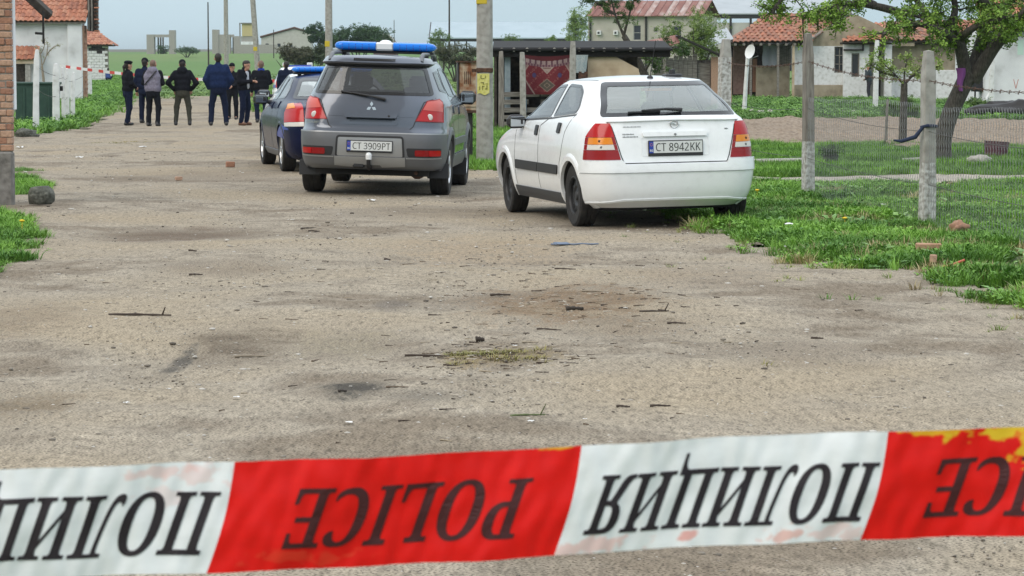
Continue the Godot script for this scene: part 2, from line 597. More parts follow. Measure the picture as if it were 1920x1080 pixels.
const SOIL := [Vector2(5.819, -69.393), Vector2(7.756, -71.944), Vector2(10.438, -70.645), Vector2(12.910, -68.783), Vector2(15.520, -68.184), Vector2(10.752, -47.195), Vector2(8.974, -47.772), Vector2(7.064, -47.772), Vector2(5.317, -49.278), Vector2(4.242, -50.554)]

# sheet over the cells of a grid that fall in the outline, laid up metres over the terrain; border points are drawn in to the outline
func laid(outline: PackedVector2Array, xs: PackedFloat32Array, zs: PackedFloat32Array, up: float, bump: Callable, uvs: Callable) -> MB:
	var b := MB.new()
	var pos := []
	var nor := []
	for j in zs.size():
		var row := PackedVector3Array()
		for i in xs.size():
			row.append(Vector3(xs[i], gh(xs[i], zs[j]) + up + bump.call(xs[i], zs[j]), zs[j]))
		pos.append(row)
	for j in zs.size():
		var row := PackedVector3Array()
		for i in xs.size():
			var i0 := maxi(i - 1, 0)
			var i1 := mini(i + 1, xs.size() - 1)
			var j0 := maxi(j - 1, 0)
			var j1 := mini(j + 1, zs.size() - 1)
			var dx: float = (pos[j][i1].y - pos[j][i0].y) / (xs[i1] - xs[i0])
			var dz: float = (pos[j1][i].y - pos[j0][i].y) / (zs[j1] - zs[j0])
			row.append(Vector3(-dx, 1.0, -dz).normalized())
		nor.append(row)
	for j in zs.size() - 1:
		for i in xs.size() - 1:
			var c := Vector2((xs[i] + xs[i + 1]) * 0.5, (zs[j] + zs[j + 1]) * 0.5)
			c += Vector2(nz.get_noise_2d(c.x * 2.0, c.y * 2.0), nz.get_noise_2d(c.x * 2.0 + 50.0, c.y * 2.0)) * 0.25
			if not Geometry2D.is_point_in_polygon(c, outline):
				continue
			for q in ([[0, 0], [1, 1], [0, 1], [0, 0], [1, 0], [1, 1]] if zs[1] < zs[0] else [[0, 0], [0, 1], [1, 1], [0, 0], [1, 1], [1, 0]]):
				var p: Vector3 = pos[j + q[0]][i + q[1]]
				b.v.append(p)
				b.n.append(nor[j + q[0]][i + q[1]])
				b.uv.append(uvs.call(p))
				b.uv2.append(Vector2(p.x, p.z) / 0.9)
	return b

func steps(a: float, b: float, first: float, grow: float) -> PackedFloat32Array:
	var out := PackedFloat32Array([a])
	var s := first
	var t := a
	while t + s * signf(b - a) < maxf(a, b) and t + s * signf(b - a) > minf(a, b):
		t += s * signf(b - a)
		out.append(t)
		s *= grow
	out.append(b)
	return out

func sorted_steps(a: PackedFloat32Array) -> PackedFloat32Array:
	a.sort()
	return a

func build_ground():
	# open land to the horizon
	var xs := PackedFloat32Array()
	for t in [-4000, -2500, -1600, -1000, -650, -420, -270, -180, -120, -80, -55, -38, -26, -18]:
		xs.append(t)
	for i in range(-29, 30):
		xs.append(i * 0.5)
	for t in [18, 26, 38, 55, 80, 120, 180, 270, 420, 650, 1000, 1600, 2500, 4000]:
		xs.append(t)
	var zs := steps(60.0, -6.0, 3.0, 1.0)
	zs.append_array(steps(-6.7, -62.0, 0.7, 1.0))
	zs.append_array(steps(-63.0, -4800.0, 1.4, 1.055))
	var b := MB.new()
	b.painted = true
	var pos := []
	var road := PackedVector2Array(ROAD)
	for z in zs:
		var row := []
		for x in xs:
			row.append(Vector3(x, gh(x, z) - (0.055 if Geometry2D.is_point_in_polygon(Vector2(x, z), road) else 0.03), z))
		pos.append(row)
	for j in zs.size() - 1:
		for i in xs.size() - 1:
			var q := [pos[j][i], pos[j][i + 1], pos[j + 1][i + 1], pos[j + 1][i]]
			for t in [[0, 2, 1], [0, 3, 2]]:
				for k in t:
					var p: Vector3 = q[k]
					b.v.append(p)
					b.n.append(Vector3.UP)
					var c := lin(0.085, 0.115, 0.04)
					var d := -p.z
					if d > 105.0:
						var f := clampf((d - 105.0) / 25.0, 0.0, 1.0)
						var wob := nz.get_noise_2d(p.x * 0.02, p.z * 0.006)
						c = c.lerp(lin(0.08, 0.165, 0.03).lerp(lin(0.14, 0.19, 0.05), clampf(wob, 0.0, 1.0)), f)
					if d > 700.0:
						c = lin(0.1, 0.1, 0.075)
					b.col.append(c)
	var gm := speckled([lin(0.55, 0.5, 0.5), lin(0.9, 0.9, 0.85), lin(1, 1, 1), lin(1, 1, 1)], 7.0, 0.95, 0.02, 5, 51)
	gm.vertex_color_use_as_albedo = true
	structure("ground", b, gm)
	# the dirt road
	var rx := PackedFloat32Array()
	var t := -16.0
	while t < 8.0:
		rx.append(t)
		t += 0.11 if t > -4.5 and t < 5.5 else 0.22
	var rz := steps(-4.0, -118.0, 0.09, 1.008)
	var outline := PackedVector2Array(ROAD)
	var ruts := func(x: float, z: float) -> float:
		var wander := 0.5 * nz.get_noise_2d(3.0, z * 0.06)
		var r := 0.0
		for c in [-1.9, -0.35, 1.2]:
			r -= 0.012 * exp(-((x - c - wander) / 0.22) ** 2) * clampf(0.5 + nz.get_noise_2d(c, z * 0.3), 0.0, 1.0)
		return r + 0.0025 * nz.get_noise_2d(x * 9.0, z * 9.0)
	var rb := laid(outline, rx, rz, 0.0, ruts, func(p: Vector3): return Vector2((p.x + 6.5) / 13.0, (-p.z - 6.5) / 40.0))
	structure("dirt_road", rb, dirt_material())
	# trodden path and dug soil on the garden side
	var px := steps(2.5, 11.5, 0.16, 1.0)
	var pb := laid(PackedVector2Array(PATH), px, steps(-32.0, -38.5, 0.14, 1.0), 0.004, func(_x, _z): return 0.0, func(p: Vector3): return Vector2(p.x, p.z) / 2.0)
	structure("path", pb, speckled([lin(0.22, 0.19, 0.155), lin(0.34, 0.305, 0.255), lin(0.4, 0.365, 0.31)], 1.4, 0.95, 0.03, 5, 52, 1.0))
	var sx := steps(3.5, 17.5, 0.13, 1.0)
	var clods := func(x: float, z: float) -> float:
		return 0.05 * absf(nz.get_noise_2d(x * 2.2, z * 2.2)) + 0.035 * nz.get_noise_2d(x * 6.0, z * 6.0) + 0.025 * sin(z * 7.0 + 0.6 * nz.get_noise_2d(x, z))
	var sb := laid(PackedVector2Array(SOIL), sx, steps(-46.0, -74.0, 0.13, 1.0), 0.03, clods, func(p: Vector3): return Vector2(p.x, p.z) / 2.0)
	structure("soil", sb, speckled([lin(0.13, 0.095, 0.066), lin(0.235, 0.182, 0.132), lin(0.31, 0.255, 0.195)], 1.1, 0.97, 0.03, 5, 53, 1.5))

# dry packed earth: pale silt, sandy film, damp and oily stains, straw; pixel 8 mm across the road, 26 mm along it
func dirt_material() -> StandardMaterial3D:
	var W := 1600
	var Hh := 1536
	var big := resized_noise(W, Hh, 260, 800, 0.012, 4, 61)
	var mid := resized_noise(W, Hh, 800, 2048, 0.03, 4, 62)
	var fine := FastNoiseLite.new()
	fine.seed = 63
	fine.frequency = 0.16
	fine.fractal_octaves = 3
	var fi := fine.get_image(W, Hh)
	fi.convert(Image.FORMAT_L8)
	var fd := fi.get_data()
	var gr := FastNoiseLite.new()
	gr.noise_type = FastNoiseLite.TYPE_VALUE
	gr.seed = 64
	gr.frequency = 0.9
	gr.fractal_octaves = 1
	var gi := gr.get_image(W, Hh)
	gi.convert(Image.FORMAT_L8)
	var gd := gi.get_data()
	# stains: centre x, z, half sizes, colour, strength
	var stains := []
	for s in STAINS:
		stains.append(s)
	var mask := PackedFloat32Array()
	mask.resize(W * Hh)
	var tint := PackedInt32Array()
	tint.resize(W * Hh)
	for k in stains.size():
		var s = stains[k]
		var c: Vector2 = s[0]
		var i0 := clampi(int((c.x - s[1] * 1.6 + 6.5) / 13.0 * W), 0, W - 1)
		var i1 := clampi(int((c.x + s[1] * 1.6 + 6.5) / 13.0 * W), 0, W - 1)
		var j0 := clampi(int((-c.y - s[2] * 1.6 - 6.5) / 40.0 * Hh), 0, Hh - 1)
		var j1 := clampi(int((-c.y + s[2] * 1.6 - 6.5) / 40.0 * Hh), 0, Hh - 1)
		for j in range(j0, j1 + 1):
			for i in range(i0, i1 + 1):
				var dx: float = (i * 13.0 / W - 6.5 - c.x) / s[1]
				var dz: float = (-(j * 40.0 / Hh + 6.5) - c.y) / s[2]
				var r := dx * dx + dz * dz
				if r < 2.4:
					var o := j * W + i
					var broken := (mid[o] / 255.0 - 0.5) * 1.5 + (fd[o] / 255.0 - 0.5) * 1.3
					var a: float = clampf((1.0 - r + broken) * 0.9, 0.0, 1.0) * s[4]
					if a > mask[o]:
						mask[o] = a
						tint[o] = k
	var out := PackedByteArray()
	out.resize(W * Hh * 3)
	var pale := lin(0.38, 0.34, 0.278)
	var grey := lin(0.308, 0.277, 0.23)
	var sand := lin(0.38, 0.322, 0.237)
	var brown := lin(0.21, 0.172, 0.13)
	var lut := PackedByteArray()
	lut.resize(1025)
	for i in 1025:
		lut[i] = clampi(int(Color(i / 1024.0, 0, 0).linear_to_srgb().r * 255.0 + 0.5), 0, 255)
	var wander := PackedFloat32Array()
	for j in Hh:
		wander.append(1.1 * nz.get_noise_2d(3.0, j * 40.0 / Hh * 0.05) + 0.02 * j * 40.0 / Hh)
	for o in W * Hh:
		var a := big[o] / 255.0
		var m := mid[o] / 255.0
		var f := fd[o] / 255.0
		var g := gd[o] / 255.0
		var c := grey.lerp(pale, clampf(m * 1.6 - 0.3, 0.0, 1.0)).lerp(sand, clampf(a * 2.4 - 0.95, 0.0, 1.0) * 0.8)
		c = c.lerp(brown, clampf((0.46 - a) * 2.6 + (0.5 - m) * 1.1, 0.0, 0.75))
		if mask[o] > 0.0:
			c = c.lerp(stains[tint[o]][3], mask[o])
		var k := 0.7 + 0.36 * f + 0.2 * g
		if f < 0.31:
			k *= 0.84
		# wheel tracks: pale pressed bands with broken tread marks, wandering along the road
		var zz := (o / W) * 40.0 / Hh
		var xx := (o % W) * 13.0 / W - 6.5
		var ww: float = wander[o / W]
		for tr in [-2.75, -1.3, -0.1, 1.35]:
			var q := absf(xx - tr - ww * (1.0 + tr * 0.12)) / 0.13
			if q < 1.0:
				k *= 1.0 + 0.09 * (1.0 - q) * m * 2.0
				if m > 0.47 and sin(zz * 46.0 + xx * 20.0) > 0.45 and q < 0.75:
					k *= 0.84
		if g > 0.93:
			k *= 1.16
		if g < 0.08:
			k *= 0.7
		out[o * 3] = lut[mini(1024, int(c.r * k * 1024.0))]
		out[o * 3 + 1] = lut[mini(1024, int(c.g * k * 1024.0))]
		out[o * 3 + 2] = lut[mini(1024, int(c.b * k * 1024.0))]
	var im := Image.create_from_data(W, Hh, false, Image.FORMAT_RGB8, out)
	var dm := StandardMaterial3D.new()
	dm.albedo_texture = ImageTexture.create_from_image(im)
	dm.roughness = 0.97
	dm.metallic_specular = 0.2
	var di := noise_image(512, 0.11, 4, 66)
	var d2 := Image.create(512, 512, false, Image.FORMAT_RGB8)
	for j in 512:
		for i in 512:
			var q := di.get_pixel(i, j).r
			var w := clampf(0.72 + 0.42 * q, 0.0, 1.0)
			if q < 0.3:
				w *= 0.75
			d2.set_pixel(i, j, Color(w, w * 0.99, w * 0.975))
	dm.detail_enabled = true
	dm.detail_blend_mode = BaseMaterial3D.BLEND_MODE_MUL
	dm.detail_uv_layer = BaseMaterial3D.DETAIL_UV_2
	dm.detail_albedo = ImageTexture.create_from_image(d2)
	return dm

func resized_noise(w: int, h: int, w0: int, h0: int, freq: float, oct: int, sd: int) -> PackedByteArray:
	var n := FastNoiseLite.new()
	n.seed = sd
	n.frequency = freq
	n.fractal_octaves = oct
	var im := n.get_image(w0, h0)
	im.resize(w, h, Image.INTERPOLATE_BILINEAR)
	im.convert(Image.FORMAT_L8)
	return im.get_data()

const STAINS := [
	[Vector2(-1.521, -14.832), 0.36, 1.1, Color(0.13, 0.105, 0.08), 0.85],
	[Vector2(-0.760, -12.580), 0.2, 0.5, Color(0.06, 0.057, 0.052), 0.9],
	[Vector2(-0.419, -12.240), 0.22, 0.35, Color(0.1, 0.095, 0.085), 0.5],
	[Vector2(-1.765, -14.152), 0.07, 1.1, Color(0.085, 0.08, 0.074), 0.85],
	[Vector2(0.344, -17.134), 0.75, 1.7, Color(0.2, 0.142, 0.092), 0.9],
	[Vector2(0.633, -15.739), 0.5, 0.9, Color(0.19, 0.15, 0.11), 0.6],
	[Vector2(-0.084, -13.972), 0.36, 0.55, Color(0.21, 0.155, 0.075), 0.75],
	[Vector2(-3.035, -24.041), 0.8, 1.3, Color(0.14, 0.105, 0.08), 0.8],
	[Vector2(-2.196, -20.274), 0.6, 0.7, Color(0.16, 0.13, 0.105), 0.5],
	[Vector2(-2.247, -11.862), 0.28, 0.7, Color(0.17, 0.13, 0.085), 0.7],
	[Vector2(-3.034, -16.066), 0.5, 1.6, Color(0.2, 0.155, 0.11), 0.5],
	[Vector2(-0.766, -16.946), 0.14, 0.5, Color(0.14, 0.125, 0.115), 0.6],
	[Vector2(-7.677, -50.554), 2.0, 4.5, Color(0.2, 0.155, 0.115), 0.6],
	[Vector2(-4.224, -36.409), 1.6, 2.2, Color(0.19, 0.155, 0.12), 0.5],
	[Vector2(-7.470, -51.216), 0.7, 1.2, Color(0.19, 0.17, 0.075), 0.7],
	[Vector2(-0.783, -27.926), 1.2, 1.4, Color(0.17, 0.145, 0.12), 0.6],
	[Vector2(1.314, -19.266), 0.7, 1.3, Color(0.27, 0.22, 0.165), 0.5],
	[Vector2(1.494, -14.283), 0.5, 0.9, Color(0.2, 0.165, 0.13), 0.5],
	[Vector2(-0.954, -14.832), 0.4, 0.9, Color(0.22, 0.19, 0.13), 0.5],
	[Vector2(-0.265, -21.998), 0.9, 2.2, Color(0.33, 0.26, 0.18), 0.6],
]

# ---------- cars ----------
# A body is a stack of plan outlines: at each height the nose, the tail, the half width and how square the corners are.
# Car space: x right, y up, nose towards -z, origin on the ground midway between the axles.
class Body:
	var ys := PackedFloat32Array()
	var tab := []          # columns: nose, tail, half width, squareness
	var tan_ := []
	var top: float
	func _init(rows: Array, top_y: float):
		top = top_y
		for c in 4:
			tab.append(PackedFloat32Array())
			tan_.append(PackedFloat32Array())
		for r in rows:
			ys.append(r[0])
			for c in 4:
				tab[c].append(r[c + 1])
		var k := ys.size()
		for c in 4:
			var s := PackedFloat32Array()
			for i in k - 1:
				s.append((tab[c][i + 1] - tab[c][i]) / (ys[i + 1] - ys[i]))
			for i in k:
				if i == 0:
					tan_[c].append(s[0])
				elif i == k - 1:
					tan_[c].append(s[k - 2])
				elif s[i - 1] * s[i] <= 0.0:
					tan_[c].append(0.0)
				else:
					tan_[c].append(2.0 * s[i - 1] * s[i] / (s[i - 1] + s[i]))
	func at(c: int, y: float) -> float:
		var k := ys.size()
		if y <= ys[0]:
			return tab[c][0]
		if y >= ys[k - 1]:
			return tab[c][k - 1]
		var i := 0
		while y > ys[i + 1]:
			i += 1
		var h := ys[i + 1] - ys[i]
		var t := (y - ys[i]) / h
		var t2 := t * t
		var t3 := t2 * t
		return (2 * t3 - 3 * t2 + 1) * tab[c][i] + (t3 - 2 * t2 + t) * h * tan_[c][i] + (-2 * t3 + 3 * t2) * tab[c][i + 1] + (t3 - t2) * h * tan_[c][i + 1]
	# middle, half length, half width, squareness
	func ring(y: float) -> Array:
		var yb := ys[ys.size() - 1]
		var f := at(0, y)
		var r := at(1, y)
		var w := at(2, y)
		var s := 1.0
		if y > yb:
			s = sqrt(maxf(0.0, (top - y) / (top - yb)))
		return [(f + r) * 0.5, (r - f) * 0.5 * s, w * s, lerpf(2.6, at(3, y), s)]
	func rear(x: float, y: float) -> Vector3:
		var g := ring(y)
		var u := minf(absf(x) / maxf(g[2], 0.001), 0.999)
		return Vector3(x, y, g[0] + g[1] * pow(1.0 - pow(u, g[3]), 1.0 / g[3]))
	func nose(x: float, y: float) -> Vector3:
		var g := ring(y)
		var u := minf(absf(x) / maxf(g[2], 0.001), 0.999)
		return Vector3(x, y, g[0] - g[1] * pow(1.0 - pow(u, g[3]), 1.0 / g[3]))
	func side(z: float, y: float, sg: float) -> Vector3:
		var g := ring(y)
		var u := minf(absf(z - g[0]) / maxf(g[1], 0.001), 0.999)
		return Vector3(sg * g[2] * pow(1.0 - pow(u, g[3]), 1.0 / g[3]), y, z)
	# wrapped round the tail: q metres from the middle, past the corner along the side
	func around_tail(q: float, y: float) -> Vector3:
		var g := ring(y)
		var c := pow(0.5, 1.0 / g[3])
		if absf(q) <= c * g[2]:
			return rear(q, y)
		return side(g[0] + c * g[1] - (absf(q) - c * g[2]), y, signf(q))
	func on(kind: String, a: float, b: float) -> Vector3:
		match kind:
			"rear": return rear(a, b)
			"nose": return nose(a, b)
			"right": return side(a, b, 1.0)
			"left": return side(a, b, -1.0)
			"roof":
				return roof(a, b)
			_: return around_tail(a, b)
	func roof(x: float, z: float) -> Vector3:
		var lo := ys[ys.size() - 1]
		var hi := top
		for i in 22:
			var m := (lo + hi) * 0.5
			var g := ring(m)
			var e := pow(absf(x) / maxf(g[2], 1e-4), g[3]) + pow(absf(z - g[0]) / maxf(g[1], 1e-4), g[3])
			if e > 1.0:
				hi = m
			else:
				lo = m
		return Vector3(x, lo, z)
	func out(kind: String, a: float, b: float) -> Vector3:
		var e := 0.006
		var p := on(kind, a - e, b)
		var q := on(kind, a + e, b)
		var r := on(kind, a, b - e)
		var s := on(kind, a, b + e)
		var n := (q - p).cross(s - r).normalized()
		var o := on(kind, a, b) - Vector3(0, 0.6, 0)
		if kind == "roof":
			return n if n.y > 0 else -n
		o.z *= 0.25
		return n if n.dot(o) > 0.0 else -n

func poly(a: Array) -> PackedVector2Array:
	var p := PackedVector2Array()
	for i in range(0, a.size(), 2):
		p.append(Vector2(a[i], a[i + 1]))
	return p

func mirrored(p: PackedVector2Array) -> PackedVector2Array:
	var o := PackedVector2Array()
	for q in p:
		o.append(Vector2(-q.x, q.y))
	return o

func inset(p: PackedVector2Array, by: float) -> PackedVector2Array:
	var o := PackedVector2Array()
	var s := -1.0 if Geometry2D.is_polygon_clockwise(p) else 1.0
	for i in p.size():
		var a := p[(i + p.size() - 1) % p.size()]
		var b := p[i]
		var c := p[(i + 1) % p.size()]
		var n1 := (b - a).normalized().orthogonal() * -s
		var n2 := (c - b).normalized().orthogonal() * -s
		var h := (n1 + n2).normalized()
		o.append(b + h * by / maxf(0.35, h.dot(n1)))
	return o

func rounded(p: PackedVector2Array, r: float, seg := 3) -> PackedVector2Array:
	var o := PackedVector2Array()
	for i in p.size():
		var a := p[(i + p.size() - 1) % p.size()]
		var b := p[i]
		var c := p[(i + 1) % p.size()]
		var ra := minf(r, a.distance_to(b) * 0.45)
		var rc := minf(r, c.distance_to(b) * 0.45)
		var s := b + (a - b).normalized() * ra
		var e := b + (c - b).normalized() * rc
		for k in seg + 1:
			var t := float(k) / seg
			o.append(s.lerp(b, t).lerp(b.lerp(e, t), t))
	return o

# panel lying on the body: outline in surface coordinates, proud by up, with an edge going down into the body
func panel(bd: Body, kind: String, p: PackedVector2Array, up: float, edge := 0.012, cell := 0.045) -> MB:
	var b := MB.new()
	var lo := p[0]
	var hi := p[0]
	for q in p:
		lo = lo.min(q)
		hi = hi.max(q)
	var nx := maxi(1, ceili((hi.x - lo.x) / cell))
	var ny := maxi(1, ceili((hi.y - lo.y) / cell))
	for j in ny:
		for i in nx:
			var c0 := lo + Vector2((hi.x - lo.x) * i / nx, (hi.y - lo.y) * j / ny)
			var c1 := lo + Vector2((hi.x - lo.x) * (i + 1) / nx, (hi.y - lo.y) * (j + 1) / ny)
			var cellp := PackedVector2Array([c0, Vector2(c1.x, c0.y), c1, Vector2(c0.x, c1.y)])
			for piece in Geometry2D.intersect_polygons(cellp, p):
				var ix := Geometry2D.triangulate_polygon(piece)
				var pp := PackedVector3Array()
				var nn := PackedVector3Array()
				for q in piece:
					var n := bd.out(kind, q.x, q.y)
					pp.append(bd.on(kind, q.x, q.y) + n * up)
					nn.append(n)
				for k in range(0, ix.size(), 3):
					b.stri(pp[ix[k]], pp[ix[k + 1]], pp[ix[k + 2]], nn[ix[k]], nn[ix[k + 1]], nn[ix[k + 2]])
	if edge > 0.0:
		rim(b, bd, kind, p, up, edge, cell)
	return b

func rim(b: MB, bd: Body, kind: String, p: PackedVector2Array, up: float, edge: float, cell := 0.045):
	for i in p.size():
		var a := p[i]
		var c := p[(i + 1) % p.size()]
		var k := maxi(1, ceili(a.distance_to(c) / cell))
		for j in k:
			var u := a.lerp(c, float(j) / k)
			var w := a.lerp(c, float(j + 1) / k)
			var nu := bd.out(kind, u.x, u.y)
			var nw := bd.out(kind, w.x, w.y)
			var pu := bd.on(kind, u.x, u.y)
			var pw := bd.on(kind, w.x, w.y)
			b.quad(pu + nu * up, pw + nw * up, pw + nw * (up - edge), pu + nu * (up - edge))

# band between an outline and its inset
func band(bd: Body, kind: String, p: PackedVector2Array, inner: PackedVector2Array, up: float, edge := 0.008) -> MB:
	var b := MB.new()
	for i in p.size():
		var a := p[i]
		var c := p[(i + 1) % p.size()]
		var ai := inner[i]
		var ci := inner[(i + 1) % p.size()]
		var k := maxi(1, ceili(a.distance_to(c) / 0.045))
		for j in k:
			var q := [a.lerp(c, float(j) / k), a.lerp(c, float(j + 1) / k), ai.lerp(ci, float(j + 1) / k), ai.lerp(ci, float(j) / k)]
			var ps := []
			var ns := []
			for w in q:
				var n := bd.out(kind, w.x, w.y)
				ps.append(bd.on(kind, w.x, w.y) + n * up)
				ns.append(n)
			b.squad(ps[0], ps[1], ps[2], ps[3], ns[0], ns[1], ns[2], ns[3])
	rim(b, bd, kind, p, up, edge)
	rim(b, bd, kind, inner, up, edge)
	return b

# narrow strip along a line on the body
func strip(bd: Body, kind: String, line: Array, wide: float, up: float) -> MB:
	var b := MB.new()
	var pts := poly(line)
	for i in pts.size() - 1:
		var a := pts[i]
		var c := pts[i + 1]
		var k := maxi(1, ceili(a.distance_to(c) / 0.05))
		for j in k:
			var u := a.lerp(c, float(j) / k)
			var w := a.lerp(c, float(j + 1) / k)
			var pu := bd.on(kind, u.x, u.y)
			var pw := bd.on(kind, w.x, w.y)
			var nu := bd.out(kind, u.x, u.y)
			var nw := bd.out(kind, w.x, w.y)
			var d := (pw - pu).normalized()
			var su := nu.cross(d).normalized() * wide * 0.5
			var sw := nw.cross(d).normalized() * wide * 0.5
			pu += nu * up
			pw += nw * up
			b.squad(pu + su, pw + sw, pw - sw, pu - su, nu, nw, nw, nu)
			b.quad(pu + su, pw + sw, pw + sw - nw * up * 2.0, pu + su - nu * up * 2.0)
			b.quad(pu - su, pw - sw, pw - sw - nw * up * 2.0, pu - su - nu * up * 2.0)
	return b

# painted shell with holes for panes (kind, outline) and wheel arches [z, y, radius]
func shell(bd: Body, holes: Array, arches: Array) -> MB:
	var rows := PackedFloat32Array()
	var y0 := bd.ys[0]
	var yb := bd.ys[bd.ys.size() - 1]
	var n := int((yb - y0) / 0.022)
	for i in n + 1:
		rows.append(lerpf(y0, yb, float(i) / n))
	for s in [0.93, 0.85, 0.72, 0.58, 0.42, 0.26, 0.12, 0.0]:
		rows.append(bd.top - (bd.top - yb) * s * s)
	var cols := []
	for i in 44:
		cols.append(["rear", -1.0 + 2.0 * i / 44])
	for i in 120:
		cols.append(["right", 1.0 - 2.0 * i / 120])
	for i in 24:
		cols.append(["nose", 1.0 - 2.0 * i / 24])
	for i in 120:
		cols.append(["left", -1.0 + 2.0 * i / 120])
	var grid := []
	for y in rows:
		var g := bd.ring(y)
		var c := pow(0.5, 1.0 / g[3])
		var row := PackedVector3Array()
		for k in cols:
			match k[0]:
				"rear": row.append(bd.rear(k[1] * c * g[2], y))
				"nose": row.append(bd.nose(k[1] * c * g[2], y))
				"right": row.append(bd.side(g[0] + k[1] * c * g[1], y, 1.0))
				_: row.append(bd.side(g[0] + k[1] * c * g[1], y, -1.0))
		grid.append(row)
	var nc := cols.size()
	var nn := []
	for j in rows.size():
		var row := PackedVector3Array()
		for i in nc:
			var a: Vector3 = grid[j][(i + 1) % nc] - grid[j][(i + nc - 1) % nc]
			var b: Vector3 = grid[mini(j + 1, rows.size() - 1)][i] - grid[maxi(j - 1, 0)][i]
			var k := a.cross(b)
			if k.length_squared() < 1e-14 or j == rows.size() - 1:
				row.append(Vector3.UP)
				continue
			k = k.normalized()
			var o: Vector3 = grid[j][i] - Vector3(0, 0.5, 0)
			row.append(k if k.dot(Vector3(o.x, o.y, o.z * 0.25)) > 0.0 else -k)
		nn.append(row)
	var m := MB.new()
	for j in rows.size() - 1:
		for i in nc:
			var l := (i + 1) % nc
			var mid: Vector3 = (grid[j][i] + grid[j + 1][i] + grid[j][l] + grid[j + 1][l]) * 0.25
			var skip := false
			for a in arches:
				if absf(mid.x) > 0.45 and Vector2(mid.z - a[0], mid.y - a[1]).length() < a[2]:
					skip = true
			if not skip:
				for h in holes:
					var q := Vector2(mid.x, mid.y)
					match h[0]:
						"rear":
							if mid.z < 0.6: continue
						"nose":
							if mid.z > 0.2: continue
						"left":
							if mid.x > 0.0: continue
							q.x = mid.z
						"right":
							if mid.x < 0.0: continue
							q.x = mid.z
					if Geometry2D.is_point_in_polygon(q, h[1]):
						skip = true
						break
			if skip:
				continue
			m.squad(grid[j][i], grid[j + 1][i], grid[j + 1][l], grid[j][l], nn[j][i], nn[j + 1][i], nn[j + 1][l], nn[j][l])
	return m

func pane(bd: Body, kind: String, p: PackedVector2Array, frit: float, gm: Material, parent: Node, called: String, holes: Array):
	var w := sub(called, parent)
	var inner := inset(p, frit)
	part("frame", band(bd, kind, p, inner, 0.004), M.frit, w)
	part("glass", panel(bd, kind, inset(p, frit * 0.8), 0.001, 0.0, 0.06), gm, w)
	holes.append([kind, inset(p, frit * 0.45)])

func wheel(parent: Node, at: Vector3, r: float, wide: float, rim_r: float, rim_mat: Material, sg: float, style: int, steer := 0.0):
	var w := sub("wheel", parent, Transform3D(Basis(Vector3.UP, steer), at))
	var h := wide * 0.5
	var ax := Basis(Vector3(0, 1, 0), Vector3(sg, 0, 0), Vector3(0, 0, 1) * sg)   # lathe axis y -> outward
	ax = Basis(Vector3(0, 0, sg), Vector3(sg, 0, 0), Vector3(0, 1, 0))
	var t := MB.new()
	t.lathe([[rim_r, -h * 0.9], [r * 0.9, -h], [r * 0.985, -h * 0.86], [r, -h * 0.6], [r, -h * 0.26], [r - 0.008, -h * 0.24], [r - 0.008, -h * 0.18], [r, -h * 0.16], [r, h * 0.16], [r - 0.008, h * 0.18], [r - 0.008, h * 0.24], [r, h * 0.26], [r, h * 0.6], [r * 0.985, h * 0.86], [r * 0.9, h], [rim_r, h * 0.9], [rim_r - 0.012, h * 0.8]], Vector3.ZERO, ax, 40)
	part("tyre", t, M.tyre, w)
	var m := MB.new()
	m.lathe([[rim_r + 0.004, h * 0.86], [rim_r - 0.014, h * 0.9], [rim_r - 0.022, h * 0.72], [rim_r - 0.03, h * 0.1]], Vector3.ZERO, ax, 36)
	if style == 0:      # pressed steel disc with a ring of holes
		m.lathe([[rim_r - 0.028, h * 0.25], [rim_r * 0.72, h * 0.55], [rim_r * 0.52, h * 0.58], [rim_r * 0.4, h * 0.42], [rim_r * 0.26, h * 0.5], [rim_r * 0.2, h * 0.66], [0.0, h * 0.68]], Vector3.ZERO, ax, 36)
	else:
		m.lathe([[rim_r * 0.3, h * 0.1], [rim_r * 0.3, h * 0.66], [rim_r * 0.22, h * 0.74], [0.0, h * 0.74]], Vector3.ZERO, ax, 24)
		for k in 5:
			var a := TAU * k / 5.0
			for e in [-0.13, 0.13]:
				var d0 := ax * Vector3(cos(a + e * 1.5), 0, sin(a + e * 1.5))
				var d1 := ax * Vector3(cos(a + e), 0, sin(a + e))
				var o := ax * Vector3(0, 1, 0)
				m.tube([d0 * rim_r * 0.2 + o * h * 0.62, d1 * rim_r * 0.6 + o * h * 0.68, d1 * (rim_r - 0.016) + o * h * 0.7], [0.022, 0.018, 0.016], 6)
	part("rim", m, rim_mat, w)
	if style == 0:
		for k in 10:
			var q := MB.new()
			var a := TAU * k / 10.0
			var d := ax * Vector3(cos(a), 0, sin(a))
			q.lathe([[0.0, 0.0], [0.018, 0.0], [0.018, -0.01]], d * rim_r * 0.66 + ax * Vector3(0, h * 0.585, 0), ax, 10)
			part("vent_hole", q, M.shut, w)
	var dsk := MB.new()
	dsk.lathe([[0.0, 0.0], [rim_r * 0.8, 0.0], [rim_r * 0.8, -0.03], [0.0, -0.03]], ax * Vector3(0, h * 0.05, 0), ax, 24)
	part("brake", dsk, M.underbody, w)

